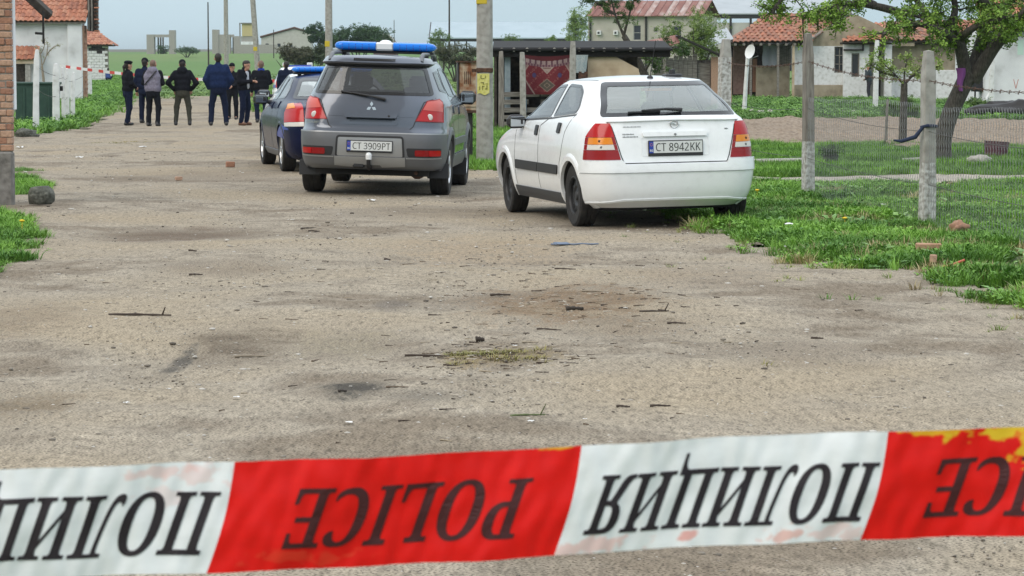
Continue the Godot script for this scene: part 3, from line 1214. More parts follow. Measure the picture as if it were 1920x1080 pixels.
func arch(bd: Body, parent: Node, z: float, y: float, r: float, lip: float, up: float, m: Material, sg: float, ymin: float):
	var b := MB.new()
	var kind := "right" if sg > 0 else "left"
	var prev := []
	var inner := []
	var well := MB.new()
	for i in 37:
		var a := PI * (-0.12 + 1.24 * i / 36.0)
		var row := []
		for q in [[r - 0.012, -0.02], [r - 0.012, up], [r + lip * 0.5, up * 1.15], [r + lip, up * 0.4], [r + lip, -0.004]]:
			var zz: float = z + cos(a) * q[0]
			var yy: float = maxf(ymin, y + sin(a) * q[0])
			var n := bd.out(kind, zz, yy)
			row.append(bd.on(kind, zz, yy) + n * q[1])
		if prev:
			for k in 4:
				b.quad(prev[k], row[k], row[k + 1], prev[k + 1])
		var p0 := bd.on(kind, z + cos(a) * (r - 0.01), maxf(ymin, y + sin(a) * (r - 0.01)))
		var p1 := Vector3(sg * 0.42, p0.y, p0.z)
		if inner:
			well.quad(inner[0], p0, p1, inner[1])
		inner = [p0, p1]
		prev = row
	part("wheel_arch", b, m, parent)
	var back := MB.new()
	back.box(Vector3(sg * 0.42, y + 0.21, z), Vector3(0.02, r * 1.1, r * 1.9))
	well.v.append_array(back.v)
	well.n.append_array(back.n)
	part("wheel_housing", well, M.underbody, parent)

func plate(parent: Node, at: Transform3D, digits: String, frame_down := 0.02):
	var n := sub("number_plate", parent, at)
	var f := MB.new()
	f.box(Vector3(0, -frame_down * 0.5, -0.004), Vector3(0.535, 0.128 + frame_down, 0.012), 0.004)
	part("plate_holder", f, M.black_plastic, n)
	var b := MB.new()
	b.box(Vector3(0.02, 0, 0.004), Vector3(0.476, 0.108, 0.004))
	part("plate", b, M.plate_white, n)
	var c := MB.new()
	c.box(Vector3(-0.239, 0, 0.004), Vector3(0.042, 0.108, 0.004))
	var eu := part("euro_band", c, M.plate_blue, n)
	var st := MB.new()
	for k in 12:
		st.box(Vector3(-0.239 + 0.012 * cos(TAU * k / 12), 0.024 + 0.012 * sin(TAU * k / 12), 0.0064), Vector3(0.0036, 0.0036, 0.001))
	part("stars", st, M.lens_amber, eu)
	var bg := letters("BG", 0.02, "Droid Sans", 700, 0.9)
	part_mesh("country_code", bg.mesh(), M.plate_white, eu, Transform3D(Basis(), Vector3(-0.239, -0.03, 0.0068)))
	var d := letters(digits, 0.074, "Droid Sans", 400, 0.8, 0.0, 0.435)
	part_mesh("digits", d.mesh(), M.plate_ink, n, Transform3D(Basis(), Vector3(0.022, 0, 0.0068)))

func headrests(parent: Node, zf: float, zr: float, y: float, m: Material, rear_rests := true):
	var seats := [[-0.36, zf, 0.62], [0.36, zf, 0.62]]
	for s in seats:
		var b := MB.new()
		b.box(Vector3(s[0], y - 0.26, s[1]), Vector3(0.48, 0.62, 0.13), 0.05, Basis(Vector3.RIGHT, -0.18))
		b.box(Vector3(s[0], y + 0.14, s[1] + 0.07), Vector3(0.27, 0.18, 0.1), 0.04)
		part("seat", b, m, parent)
	var r := MB.new()
	r.box(Vector3(0, y - 0.3, zr), Vector3(1.24, 0.52, 0.13), 0.05, Basis(Vector3.RIGHT, -0.25))
	if rear_rests:
		for x in [-0.38, 0.38]:
			r.box(Vector3(x, y + 0.03, zr + 0.08), Vector3(0.26, 0.15, 0.08), 0.035)
	part("seat", r, m, parent)

func underside(bd: Body, parent: Node, y: float, za: float, zb: float, w: float):
	var b := MB.new()
	b.box(Vector3(0, y + 0.06, (za + zb) * 0.5), Vector3(w * 2.0, 0.12, absf(zb - za)))
	b.box(Vector3(0, 0.42, (za + zb) * 0.5), Vector3(0.84, 0.3, absf(zb - za)))
	part("floor_pan", b, M.underbody, parent)

func door_mirror(parent: Node, at: Vector3, sg: float, m: Material, size := Vector3(0.2, 0.14, 0.12)):
	var n := sub("door_mirror", parent, Transform3D(Basis(), at))
	var b := MB.new()
	b.box(Vector3(sg * size.x * 0.5, 0, 0), size, 0.045)
	b.tube([Vector3(-sg * 0.09, -0.06, 0.0), Vector3(0, -0.04, 0), Vector3(sg * 0.05, -0.02, 0)], [0.05, 0.035, 0.03], 6)
	part("housing", b, m, n)
	var g := MB.new()
	g.box(Vector3(sg * size.x * 0.5, 0, size.z * 0.5 + 0.001), Vector3(size.x * 0.76, size.y * 0.7, 0.006), 0.002, Basis(Vector3.UP, -sg * 0.12))
	part("mirror_glass", g, M.mirror, n)

func handle(bd: Body, parent: Node, kind: String, z: float, y: float, m: Material):
	var h := MB.new()
	h = panel(bd, kind, rounded(poly([z - 0.055, y - 0.05, z + 0.055, y - 0.05, z + 0.055, y + 0.05, z - 0.055, y + 0.05]), 0.02), 0.012)
	part("door_handle", h, m, parent)

func light_bar(parent: Node, at: Vector3, half: float, hi: float, deep: float):
	var n := sub("light_bar", parent, Transform3D(Basis(), at))
	for sg in [-1.0, 1.0]:
		var g := []
		for i in 19:
			var t := i / 18.0
			var x: float = sg * lerpf(half * 0.17, half, t)
			var k := 1.0
			if t > 0.8:
				k = sqrt(maxf(0.0, 1.0 - pow((t - 0.8) / 0.2, 2.0)))
			var row := []
			for a in 17:
				var an := TAU * a / 16.0
				var c := cos(an)
				var s := sin(an)
				row.append(Vector3(x, hi * 0.5 + signf(s) * pow(absf(s), 0.6) * hi * 0.5 * k, signf(c) * pow(absf(c), 0.6) * deep * 0.5 * k))
			g.append(row)
		var b := MB.new()
		b.sheet(g, Vector3(sg * half * 0.55, hi * 0.5, 0))
		var dome := part("dome", b, M.lens_blue, n)
		for k in 5:
			var ribs := MB.new()
			ribs.box(Vector3(sg * half * (0.3 + 0.13 * k), hi * 0.42, deep * 0.475), Vector3(0.012, hi * 0.6, 0.012), 0.003)
			part("rib", ribs, M.blue_paint, dome)
	var c := MB.new()
	c.box(Vector3(0, hi * 0.5, 0), Vector3(half * 0.36, hi * 0.96, deep * 0.96), 0.02)
	c.lump(Vector3(0, hi * 0.95, 0), Vector3(half * 0.12, hi * 0.32, deep * 0.35), 0.0, nz, 0.0, 12)
	part("speaker", c, M.white_plastic, n)
	var s := MB.new()
	s.box(Vector3(0, -0.015, 0), Vector3(half * 1.9, 0.03, deep * 0.6), 0.008)
	for x in [-0.8, 0.8]:
		s.box(Vector3(x * half, -0.05, 0), Vector3(0.05, 0.07, 0.1), 0.01)
	part("bracket", s, M.black_plastic, n)

func wiper(bd: Body, parent: Node, kind: String, a: Vector2, c: Vector2):
	var n := sub("wiper", parent)
	var p0 := bd.on(kind, a.x, a.y) + bd.out(kind, a.x, a.y) * 0.03
	var p1 := bd.on(kind, c.x, c.y) + bd.out(kind, c.x, c.y) * 0.028
	var arm := MB.new()
	arm.tube([p0, p0.lerp(p1, 0.3) + bd.out(kind, a.x, a.y) * 0.02, p0.lerp(p1, 0.75) + bd.out(kind, c.x, c.y) * 0.012], [0.022, 0.014, 0.009], 6)
	part("arm", arm, M.black_plastic, n)
	var blade := MB.new()
	var m := p0.lerp(p1, 0.4)
	blade.tube([m - bd.out(kind, a.x, a.y) * 0.012 , p1 - bd.out(kind, c.x, c.y) * 0.008], 0.012, 6)
	part("blade", blade, M.black_plastic, n)

func car_root(called: String, label: String, at: Vector3, yaw: float, roll: float) -> Node3D:
	var t := thing(called, label, "car", on_ground(at), deg_to_rad(yaw), "cars standing on the dirt road")
	t.rotation.z = deg_to_rad(roll)
	return t

func build_cars():
	white_hatchback()
	grey_suv()
	navy_saloon()
	white_suv()

func white_hatchback():
	var t := car_root("hatchback_car", "white five-door hatchback parked half on the grass, plate CT 8942 KK", Vector3(1.074, 0, -26.84), 13.8, 0.9)
	var bd := Body.new([
		[0.20, -1.98, 1.84, 0.780, 6.0], [0.28, -2.06, 1.93, 0.82, 7.5], [0.40, -2.11, 1.965, 0.848, 8.0], [0.53, -2.11, 1.975, 0.858, 8.5],
		[0.62, -2.08, 1.965, 0.858, 8.5], [0.72, -1.98, 1.95, 0.855, 8.5], [0.82, -1.72, 1.935, 0.846, 8.0], [0.90, -1.36, 1.92, 0.832, 7.5],
		[0.97, -1.02, 1.905, 0.812, 7.0], [1.00, -0.95, 1.90, 0.8, 6.6], [1.02, -0.92, 1.895, 0.79, 6.2], [1.04, -0.89, 1.865, 0.775, 5.6],
		[1.16, -0.68, 1.735, 0.707, 5.0], [1.26, -0.49, 1.575, 0.648, 4.0], [1.34, -0.31, 1.43, 0.596, 3.8], [1.38, -0.17, 1.33, 0.555, 3.6]], 1.425)
	var holes := []
	pane(bd, "rear", rounded(poly([-0.665, 1.045, 0.665, 1.045, 0.61, 1.17, 0.505, 1.368, -0.505, 1.368, -0.61, 1.17]), 0.04), 0.04, M.glass, t, "rear_window", holes)
	pane(bd, "nose", rounded(poly([-0.66, 1.02, 0.66, 1.02, 0.5, 1.345, -0.5, 1.345]), 0.05), 0.04, M.glass, t, "windscreen", holes)
	for k in ["left", "right"]:
		pane(bd, k, rounded(poly([-0.68, 0.985, 0.36, 1.025, 0.34, 1.345, 0.06, 1.335, -0.2, 1.255]), 0.03), 0.026, M.side_glass, t, "door_window", holes)
		pane(bd, k, rounded(poly([0.44, 1.03, 1.18, 1.075, 1.2, 1.14, 1.02, 1.285, 0.86, 1.34, 0.43, 1.35]), 0.04), 0.026, M.side_glass, t, "door_window", holes)
	part("body", shell(bd, holes, [[-1.303, 0.3, 0.345], [1.303, 0.3, 0.345]]), M.white_paint, t)
	for sg in [-1.0, 1.0]:
		var k := "right" if sg > 0 else "left"
		arch(bd, t, -1.303, 0.3, 0.345, 0.055, 0.012, M.white_paint, sg, 0.2)
		arch(bd, t, 1.303, 0.3, 0.345, 0.055, 0.012, M.white_paint, sg, 0.2)
		wheel(t, Vector3(sg * 0.735, 0.3, -1.303), 0.3, 0.185, 0.19, M.steel_rim, sg, 0, deg_to_rad(-3))
		wheel(t, Vector3(sg * 0.735, 0.3, 1.303), 0.3, 0.185, 0.19, M.steel_rim, sg, 0)
		part("sill", panel(bd, k, poly([-0.93, 0.205, 0.92, 0.205, 0.9, 0.31, -0.9, 0.31]), 0.014), M.dark_plastic, t)
		part("side_moulding", panel(bd, k, rounded(poly([-0.8, 0.485, 0.09, 0.485, 0.09, 0.575, -0.8, 0.575]), 0.015, 1), 0.014), M.black_plastic, t)
		part("side_moulding", panel(bd, k, rounded(poly([0.11, 0.485, 0.86, 0.485, 0.88, 0.575, 0.11, 0.575]), 0.015, 1), 0.014), M.black_plastic, t)
		part("door_gap_shade", strip(bd, k, [0.4, 1.03, 0.1, 0.94, 0.1, 0.5, 0.12, 0.32], 0.01, 0.0012), M.shut, t)  # raised dark strips give the shade of the door grooves
		part("door_gap_shade", strip(bd, k, [1.22, 1.08, 1.06, 0.9, 0.98, 0.68, 0.93, 0.6, 0.9, 0.32], 0.01, 0.0012), M.shut, t)
		part("door_gap_shade", strip(bd, k, [-0.84, 0.96, -0.86, 0.6, -0.84, 0.32], 0.01, 0.0012), M.shut, t)
		part("window_seal", strip(bd, k, [-0.7, 0.975, 0.4, 1.015, 1.22, 1.063], 0.016, 0.003), M.black_plastic, t)
		handle(bd, t, k, -0.01, 0.89, M.black_plastic)
		handle(bd, t, k, 0.83, 0.93, M.black_plastic)
		door_mirror(t, Vector3(sg * 0.8, 0.965, -0.6), sg, M.black_plastic)
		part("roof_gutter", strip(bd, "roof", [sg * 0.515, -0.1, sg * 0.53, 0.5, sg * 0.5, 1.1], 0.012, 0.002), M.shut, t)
		# tail lamp: red, amber, clear, red
		var lamp := sub("tail_lamp", t)
		var rows := [["lens_red", M.lens_red, 0.863, 0.99], ["lens_amber", M.lens_amber, 0.797, 0.86], ["lens_clear", M.lens_clear, 0.748, 0.794], ["lens_lower", M.lens_deep, 0.655, 0.745]]
		for r in rows:
			var y0: float = r[2]
			var y1: float = r[3]
			var in0 := lerpf(0.535, 0.61, (y0 - 0.655) / 0.34)
			var in1 := lerpf(0.535, 0.61, (y1 - 0.655) / 0.34)
			var o0 := lerpf(0.90, 0.82, (y0 - 0.655) / 0.34)
			var o1 := lerpf(0.90, 0.82, (y1 - 0.655) / 0.34)
			if r[0] == "lens_red":
				o1 = 0.72
			var p := poly([sg * in0, y0, sg * o0, y0, sg * o1, y1, sg * in1, y1])
			if r[0] == "lens_amber" or r[0] == "lens_clear":
				part("lens_edge", panel(bd, "wrap", p, 0.007), M.lens_deep, lamp)
				p = poly([sg * (in0 + 0.03), y0, sg * (o0 - 0.06), y0, sg * (o1 - 0.06), y1, sg * (in1 + 0.03), y1])
				part(r[0], panel(bd, "wrap", p, 0.011), r[1], lamp)
			else:
				part(r[0], panel(bd, "wrap", p, 0.009), r[1], lamp)
		for q in [[0.7, 0.771], [0.71, 0.828]]:
			var bulb := MB.new()
			var c: Vector3 = bd.around_tail(sg * q[0], q[1]) + bd.out("wrap", sg * q[0], q[1]) * 0.012
			bulb.lump(c, Vector3(0.013, 0.012, 0.004), 0.0, nz, 0.0, 10)
			part("bulb", bulb, M.clad_grey if q[1] < 0.8 else M.rust_dark, lamp)
	# bumper, tailgate
	part("rear_bumper", panel(bd, "wrap", poly([-0.905, 0.30, -0.87, 0.245, -0.62, 0.262, -0.5, 0.275, 0.5, 0.275, 0.62, 0.262, 0.87, 0.245, 0.905, 0.30, 0.955, 0.49, 0.965, 0.53, -0.965, 0.53, -0.955, 0.49]), 0.02, 0.03), M.white_paint, t)
	part("bumper_cap", panel(bd, "wrap", poly([-0.975, 0.534, 0.975, 0.534, 0.95, 0.6, 0.9, 0.645, 0.52, 0.645, 0.49, 0.605, -0.49, 0.605, -0.52, 0.645, -0.9, 0.645, -0.95, 0.6]), 0.032, 0.04), M.white_paint, t)
	part("bumper_lip", strip(bd, "wrap", [-0.86, 0.258, -0.62, 0.274, -0.5, 0.286, 0.0, 0.288, 0.5, 0.286, 0.62, 0.274, 0.86, 0.258], 0.018, 0.026), M.white_paint, t)
	part("front_bumper", panel(bd, "nose", poly([-0.74, 0.22, 0.74, 0.22, 0.74, 0.55, -0.74, 0.55]), 0.015, 0.02), M.white_paint, t)
	var gate := sub("tailgate", t)
	part("seam", strip(bd, "rear", [-0.655, 1.03, -0.6, 0.96, -0.525, 0.68, -0.5, 0.62, 0.5, 0.62, 0.525, 0.68, 0.6, 0.96, 0.655, 1.03], 0.009, 0.0015), M.shut, gate)  # dark strip painted for the shade in the tailgate gap
	part("spoiler_lip", panel(bd, "rear", poly([-0.64, 1.0, -0.3, 1.008, 0, 1.012, 0.3, 1.008, 0.64, 1.0, 0.65, 1.03, 0.3, 1.038, 0, 1.04, -0.3, 1.038, -0.65, 1.03]), 0.02, 0.03), M.white_paint, gate)
	part("grip_bar", panel(bd, "rear", rounded(poly([-0.31, 0.862, 0.31, 0.862, 0.315, 0.905, -0.315, 0.905]), 0.012, 2), 0.022, 0.03), M.white_paint, gate)
	var lk := MB.new()
	lk.lathe([[0.0, 0.004], [0.012, 0.003], [0.013, -0.01]], bd.rear(0.0, 0.882) + Vector3(0, 0, 0.024), Basis(Vector3.RIGHT, PI / 2), 12)
	part("lock", lk, M.zinc, gate)
	part("recess_edge", band(bd, "rear", rounded(poly([-0.33, 0.685, 0.33, 0.685, 0.33, 0.86, -0.33, 0.86]), 0.02), inset(rounded(poly([-0.33, 0.685, 0.33, 0.685, 0.33, 0.86, -0.33, 0.86]), 0.02), 0.006), 0.0035), M.white_paint, gate)
	# ring with a bolt
	var em := MB.new()
	var ec := bd.rear(0.0, 0.975) + Vector3(0, 0, 0.008)
	var ring := []
	for k in 21:
		ring.append(ec + Vector3(cos(TAU * k / 20.0) * 0.037, sin(TAU * k / 20.0) * 0.037, 0))
	em.tube(ring, 0.0055, 6, false)
	em.prism(poly([-0.062, 0.009, 0.004, 0.009, 0.0, -0.001, 0.062, -0.006, -0.006, -0.009, -0.002, 0.001]), 0.006, Transform3D(Basis(), ec))
	part("emblem", em, M.chrome, gate)
	# worn lettering, too small to read: a row of raised strokes
	for w in [[-0.49, 0.958, 14, 0.008], [-0.5, 0.89, 9, 0.012], [-0.5, 0.866, 12, 0.012], [0.5, 0.925, 3, 0.014]]:
		var lt := MB.new()
		for k in int(w[2]):
			var lx: float = w[0] + 0.0125 * k
			lt.box(bd.rear(lx, w[1]) + Vector3(0, 0, 0.003), Vector3(0.008, w[3] * (0.8 + 0.3 * sin(k * 2.3)), 0.003))
		part("worn_lettering", lt, M.zinc, gate)
	plate(gate, Transform3D(Basis(Vector3.RIGHT, -0.05), bd.rear(0, 0.765) + Vector3(0, 0, 0.018)), "CT 8942KK")
	wiper(bd, t, "rear", Vector2(0.1, 1.085), Vector2(-0.42, 1.075))
	var ant := MB.new()
	var ap := bd.roof(0.0, 1.15)
	ant.lump(ap, Vector3(0.03, 0.03, 0.05), 0.0, nz, 0.0, 10)
	ant.tube([ap, ap + Vector3(0, 0.36, 0.2)], [0.005, 0.003], 5)
	part("aerial", ant, M.black_plastic, t)
	var rp := MB.new()
	rp.box(bd.roof(0.3, 0.9) + Vector3(0, 0.012, 0), Vector3(0.17, 0.03, 0.14), 0.012)
	rp.lathe([[0.035, 0.0], [0.03, 0.07], [0.0, 0.075]], bd.roof(0.3, 0.9), Basis(), 12)
	part("beacon_base", rp, M.black_plastic, t)
	var brake := MB.new()
	brake.box(bd.rear(0.0, 1.315) + Vector3(0, -0.02, -0.12), Vector3(0.3, 0.03, 0.03), 0.006)
	part("high_brake_lamp", brake, M.lens_amber, t)
	headrests(t, 0.0, 0.95, 0.92, M.cabin_light)
	cabin(t, 0.62, -0.85, 1.72, 0.68, 0.9, M.cabin_light)
	underside(bd, t, 0.17, -1.9, 1.7, 0.62)
	exhaust(t, Vector3(-0.35, 0.24, 1.75), 0.17)

func cabin(t: Node, w: float, za: float, zb: float, ya: float, yb: float, m: Material):
	var c := MB.new()
	c.box(Vector3(0, 0.5, (za + zb) * 0.5), Vector3(w * 2.0, 0.04, zb - za))
	c.box(Vector3(0, yb - 0.05, za + 0.12), Vector3(w * 2.0, 0.22, 0.4), 0.06)
	c.box(Vector3(0, yb - 0.04, zb - 0.22), Vector3(w * 1.9, 0.03, 0.4), 0.01)
	part("cabin_lining", c, M.cabin, t)
	var s := MB.new()
	var ring := []
	for k in 17:
		ring.append(Vector3(-0.36 + 0.18 * cos(TAU * k / 16.0), yb + 0.02 + 0.17 * sin(TAU * k / 16.0), za + 0.42 - 0.08 * sin(TAU * k / 16.0)))
	s.tube(ring, 0.014, 6, false)
	part("steering_wheel", s, M.cabin, t)

func exhaust(t: Node, at: Vector3, long: float):
	var e := MB.new()
	e.tube([at - Vector3(0, 0, long * 2.0), at], 0.022, 10)
	e.tube([at - Vector3(0, -0.01, 0.62), at - Vector3(0, -0.01, 0.2)], 0.09, 10)
	part("exhaust", e, M.rust_dark, t)

func three_diamonds(r: float) -> MB:
	var m := MB.new()
	for k in 3:
		var a := PI / 2 + TAU * k / 3.0
		var d := Vector2(cos(a), sin(a))
		var s := d.orthogonal() * r * 0.33
		m.prism(PackedVector2Array([d * 0.06 * r, d * r * 0.55 + s, d * r * 1.05, d * r * 0.55 - s]), 0.006)
	return m

func suv_rows() -> Array:
	return [
		[0.31, -2.12, 2.06, 0.815, 7.0], [0.38, -2.2, 2.15, 0.842, 7.0], [0.50, -2.26, 2.20, 0.862, 7.0], [0.66, -2.27, 2.215, 0.872, 7.0],
		[0.74, -2.24, 2.205, 0.873, 7.0], [0.79, -2.21, 2.17, 0.870, 6.4], [0.88, -2.12, 2.155, 0.866, 6.0], [0.98, -1.85, 2.135, 0.858, 5.6],
		[1.06, -1.35, 2.115, 0.845, 5.4], [1.11, -1.08, 2.10, 0.825, 5.2], [1.16, -0.98, 2.085, 0.800, 5.0], [1.30, -0.72, 2.02, 0.735, 4.8],
		[1.44, -0.46, 1.945, 0.672, 4.6], [1.52, -0.28, 1.90, 0.632, 4.4], [1.57, -0.14, 1.86, 0.595, 4.2]]

func grey_suv():
	var t := car_root("police_suv", "dark grey SUV with blue light bar on the roof, plate CT 3909 PT", Vector3(-1.526, 0, -33.01), -3.4, -1.6)
	var bd := Body.new(suv_rows(), 1.64)
	var holes := []
	pane(bd, "rear", rounded(poly([-0.7, 1.175, 0.7, 1.175, 0.675, 1.25, 0.585, 1.51, -0.585, 1.51, -0.675, 1.25]), 0.05), 0.035, M.tinted, t, "rear_window", holes)
	pane(bd, "nose", rounded(poly([-0.7, 1.15, 0.7, 1.15, 0.55, 1.53, -0.55, 1.53]), 0.05), 0.04, M.glass, t, "windscreen", holes)
	for k in ["left", "right"]:
		pane(bd, k, rounded(poly([-0.8, 1.12, 0.22, 1.14, 0.22, 1.51, -0.12, 1.5]), 0.03), 0.03, M.glass, t, "door_window", holes)
		pane(bd, k, rounded(poly([0.31, 1.14, 1.02, 1.17, 1.12, 1.3, 1.0, 1.49, 0.31, 1.51]), 0.04), 0.03, M.tinted, t, "door_window", holes)
		pane(bd, k, rounded(poly([1.16, 1.2, 1.62, 1.23, 1.55, 1.45, 1.14, 1.47, 1.2, 1.32]), 0.04), 0.03, M.tinted, t, "quarter_window", holes)
	holes.append(["rear", poly([-0.25, 0.848, 0.25, 0.848, 0.28, 0.915, -0.28, 0.915])])
	part("body", shell(bd, holes, [[-1.312, 0.335, 0.4], [1.312, 0.335, 0.4]]), M.grey_paint, t)
	for sg in [-1.0, 1.0]:
		var k := "right" if sg > 0 else "left"
		arch(bd, t, -1.312, 0.335, 0.4, 0.075, 0.016, M.clad_grey, sg, 0.31)
		arch(bd, t, 1.312, 0.335, 0.4, 0.075, 0.016, M.clad_grey, sg, 0.31)
		wheel(t, Vector3(sg * 0.755, 0.335, -1.312), 0.335, 0.225, 0.205, M.alloy, sg, 1)
		wheel(t, Vector3(sg * 0.755, 0.335, 1.312), 0.335, 0.225, 0.205, M.alloy, sg, 1)
		part("sill", panel(bd, k, poly([-0.9, 0.315, 0.9, 0.315, 0.88, 0.47, -0.88, 0.47]), 0.02), M.clad_grey, t)
		part("side_moulding", panel(bd, k, poly([-0.84, 0.58, 0.9, 0.58, 0.9, 0.66, -0.84, 0.66]), 0.014), M.clad_grey, t)
		part("door_gap_shade", strip(bd, k, [0.27, 1.13, 0.25, 0.9, 0.26, 0.48], 0.008, 0.0012), M.shut, t)  # door groove shade as a dark strip on the skin
		part("door_gap_shade", strip(bd, k, [1.14, 1.17, 1.08, 0.9, 0.95, 0.78, 0.88, 0.48], 0.008, 0.0012), M.shut, t)
		handle(bd, t, k, 0.1, 0.99, M.grey_paint)
		handle(bd, t, k, 0.9, 1.01, M.grey_paint)
		door_mirror(t, Vector3(sg * 0.79, 1.13, -0.72), sg, M.black_plastic, Vector3(0.21, 0.17, 0.13))
		var fl := MB.new()
		fl.box(Vector3(sg * 0.755, 0.3, 1.72), Vector3(0.25, 0.18, 0.02), 0.006, Basis(Vector3.RIGHT, -0.12))
		part("mud_flap", fl, M.black_plastic, t)
		var f2 := MB.new()
		f2.box(Vector3(sg * 0.765, 0.26, -0.9), Vector3(0.25, 0.22, 0.02), 0.006)
		part("mud_flap", f2, M.black_plastic, t)
		# roof rail
		var rail := MB.new()
		var pts := []
		for s in [[1.78, -0.012], [1.7, 0.05], [1.55, 0.075], [1.0, 0.072], [0.3, 0.07], [0.1, 0.06], [0.0, -0.01]]:
			pts.append(bd.roof(sg * 0.53, minf(s[0], 1.68)) + Vector3(0, s[1], s[0] - minf(s[0], 1.68)))
		rail.tube(pts, [0.03, 0.03, 0.024, 0.021, 0.021, 0.026, 0.03], 8)
		part("roof_rail", rail, M.clad_grey, t)
		# lamps
		var lamp := sub("tail_lamp", t)
		part("lens_upper", panel(bd, "wrap", poly([sg * 0.585, 1.015, sg * 0.86, 0.99, sg * 0.885, 1.1, sg * 0.8, 1.135, sg * 0.635, 1.11]), 0.012), M.lens_pink, lamp)
		part("lens_lower", panel(bd, "wrap", poly([sg * 0.515, 0.89, sg * 0.87, 0.875, sg * 0.875, 0.988, sg * 0.583, 1.012]), 0.012), M.lens_red, lamp)
		var rv := MB.new()
		var rc := bd.around_tail(sg * 0.66, 0.928) + bd.out("wrap", sg * 0.66, 0.928) * 0.013
		rv.lathe([[0.0, 0.006], [0.03, 0.004], [0.04, -0.01]], rc, Basis(Vector3.RIGHT, PI / 2), 16)
		part("reversing_lens", rv, M.lens_clear, lamp)
		part("lens_edge", band(bd, "wrap", poly([sg * 0.51, 0.882, sg * 0.875, 0.868, sg * 0.893, 1.105, sg * 0.8, 1.142, sg * 0.628, 1.118]), inset(poly([sg * 0.51, 0.882, sg * 0.875, 0.868, sg * 0.893, 1.105, sg * 0.8, 1.142, sg * 0.628, 1.118]), 0.01), 0.0135), M.lens_deep, lamp)
		var fog := sub("fog_reflector", t)
		part("socket", panel(bd, "wrap", rounded(poly([sg * 0.44, 0.475, sg * 0.8, 0.475, sg * 0.8, 0.575, sg * 0.42, 0.575]), 0.02, 2), 0.021, 0.02), M.shut, fog)
		part("reflector", panel(bd, "wrap", rounded(poly([sg * 0.52, 0.487, sg * 0.785, 0.487, sg * 0.785, 0.555, sg * 0.52, 0.555]), 0.015, 2), 0.026, 0.02), M.lens_deep, fog)
		part("reflector", panel(bd, "wrap", rounded(poly([sg * 0.67, 0.49, sg * 0.78, 0.49, sg * 0.78, 0.552, sg * 0.67, 0.552]), 0.015, 2), 0.031, 0.01), M.lens_red, fog)
	part("rear_bumper", panel(bd, "wrap", poly([-0.97, 0.34, -0.4, 0.345, 0.4, 0.345, 0.97, 0.34, 1.02, 0.55, 1.0, 0.735, -1.0, 0.735, -1.02, 0.55]), 0.018, 0.03), M.clad_grey, t)
	part("bumper_edge", strip(bd, "wrap", [-1.0, 0.737, -0.5, 0.737, 0.0, 0.737, 0.5, 0.737, 1.0, 0.737], 0.014, 0.02), M.silver_trim, t)
	part("bumper_recess", panel(bd, "rear", rounded(poly([-0.4, 0.455, 0.4, 0.455, 0.385, 0.7, -0.385, 0.7]), 0.04), 0.0205, 0.01), M.silver_trim, t)
	part("recess_edge", band(bd, "rear", rounded(poly([-0.405, 0.45, 0.405, 0.45, 0.39, 0.705, -0.39, 0.705]), 0.04), inset(rounded(poly([-0.405, 0.45, 0.405, 0.45, 0.39, 0.705, -0.39, 0.705]), 0.04), 0.022), 0.024), M.shut, t)
	part("skid_plate", panel(bd, "rear", poly([-0.41, 0.375, -0.2, 0.365, -0.18, 0.385, 0.12, 0.385, 0.14, 0.365, 0.41, 0.375, 0.41, 0.47, -0.41, 0.47]), 0.034, 0.03), M.silver_trim, t)
	for sg in [-1.0, 1.0]:
		part("bumper_step", strip(bd, "wrap", [sg * 0.42, 0.46, sg * 0.82, 0.462], 0.012, 0.024), M.silver_trim, t)
	var gate := sub("tailgate", t)
	part("seam", strip(bd, "rear", [-0.72, 1.15, -0.6, 1.1, -0.52, 0.9, -0.49, 0.82, -0.45, 0.785, 0.45, 0.785, 0.49, 0.82, 0.52, 0.9, 0.6, 1.1, 0.72, 1.15], 0.011, 0.0015), M.shut, gate)  # dark strip in place of the shaded groove round the tailgate
	part("crease", strip(bd, "rear", [-0.5, 0.935, 0.0, 0.94, 0.5, 0.935], 0.02, 0.005), M.grey_paint, gate)
	var ro := rounded(poly([-0.31, 0.83, 0.31, 0.83, 0.33, 0.985, -0.33, 0.985]), 0.025)
	part("handle_surround", band(bd, "rear", ro, inset(ro, 0.032), 0.008), M.grey_paint, gate)
	part("handle_cup", panel(bd, "rear", rounded(poly([-0.3, 0.84, 0.3, 0.84, 0.31, 0.95, -0.31, 0.95]), 0.02), -0.055, -0.055), M.grey_paint, gate)
	part("grip", panel(bd, "rear", rounded(poly([-0.3, 0.905, 0.3, 0.905, 0.31, 0.97, -0.31, 0.97]), 0.02), 0.05, 0.05), M.grey_paint, gate)
	var lk := MB.new()
	lk.lathe([[0.0, 0.003], [0.013, 0.002], [0.014, -0.01]], bd.rear(0.21, 0.935) + Vector3(0, 0, 0.052), Basis(Vector3.RIGHT, PI / 2), 12)
	part("lock", lk, M.shut, gate)
	part_mesh("emblem", three_diamonds(0.062).mesh(), M.chrome, gate, Transform3D(Basis(Vector3.RIGHT, -0.08), bd.rear(0.0, 1.035) + Vector3(0, 0, 0.004)))
	part("spoiler", panel(bd, "rear", poly([-0.62, 1.515, 0.62, 1.515, 0.58, 1.565, 0, 1.58, -0.58, 1.565]), 0.055, 0.06), M.grey_paint, gate)
	part("spoiler_underside", panel(bd, "rear", poly([-0.6, 1.505, 0.6, 1.505, 0.6, 1.53, -0.6, 1.53]), 0.045, 0.04), M.shut, gate)
	part("high_brake_lamp", panel(bd, "rear", poly([-0.24, 1.532, 0.24, 1.532, 0.24, 1.556, -0.24, 1.556]), 0.06, 0.01), M.frit, gate)
	var nm := letters("OUTLANDER", 0.024, "Droid Sans", 700, 1.0, 0.0, 0.2)
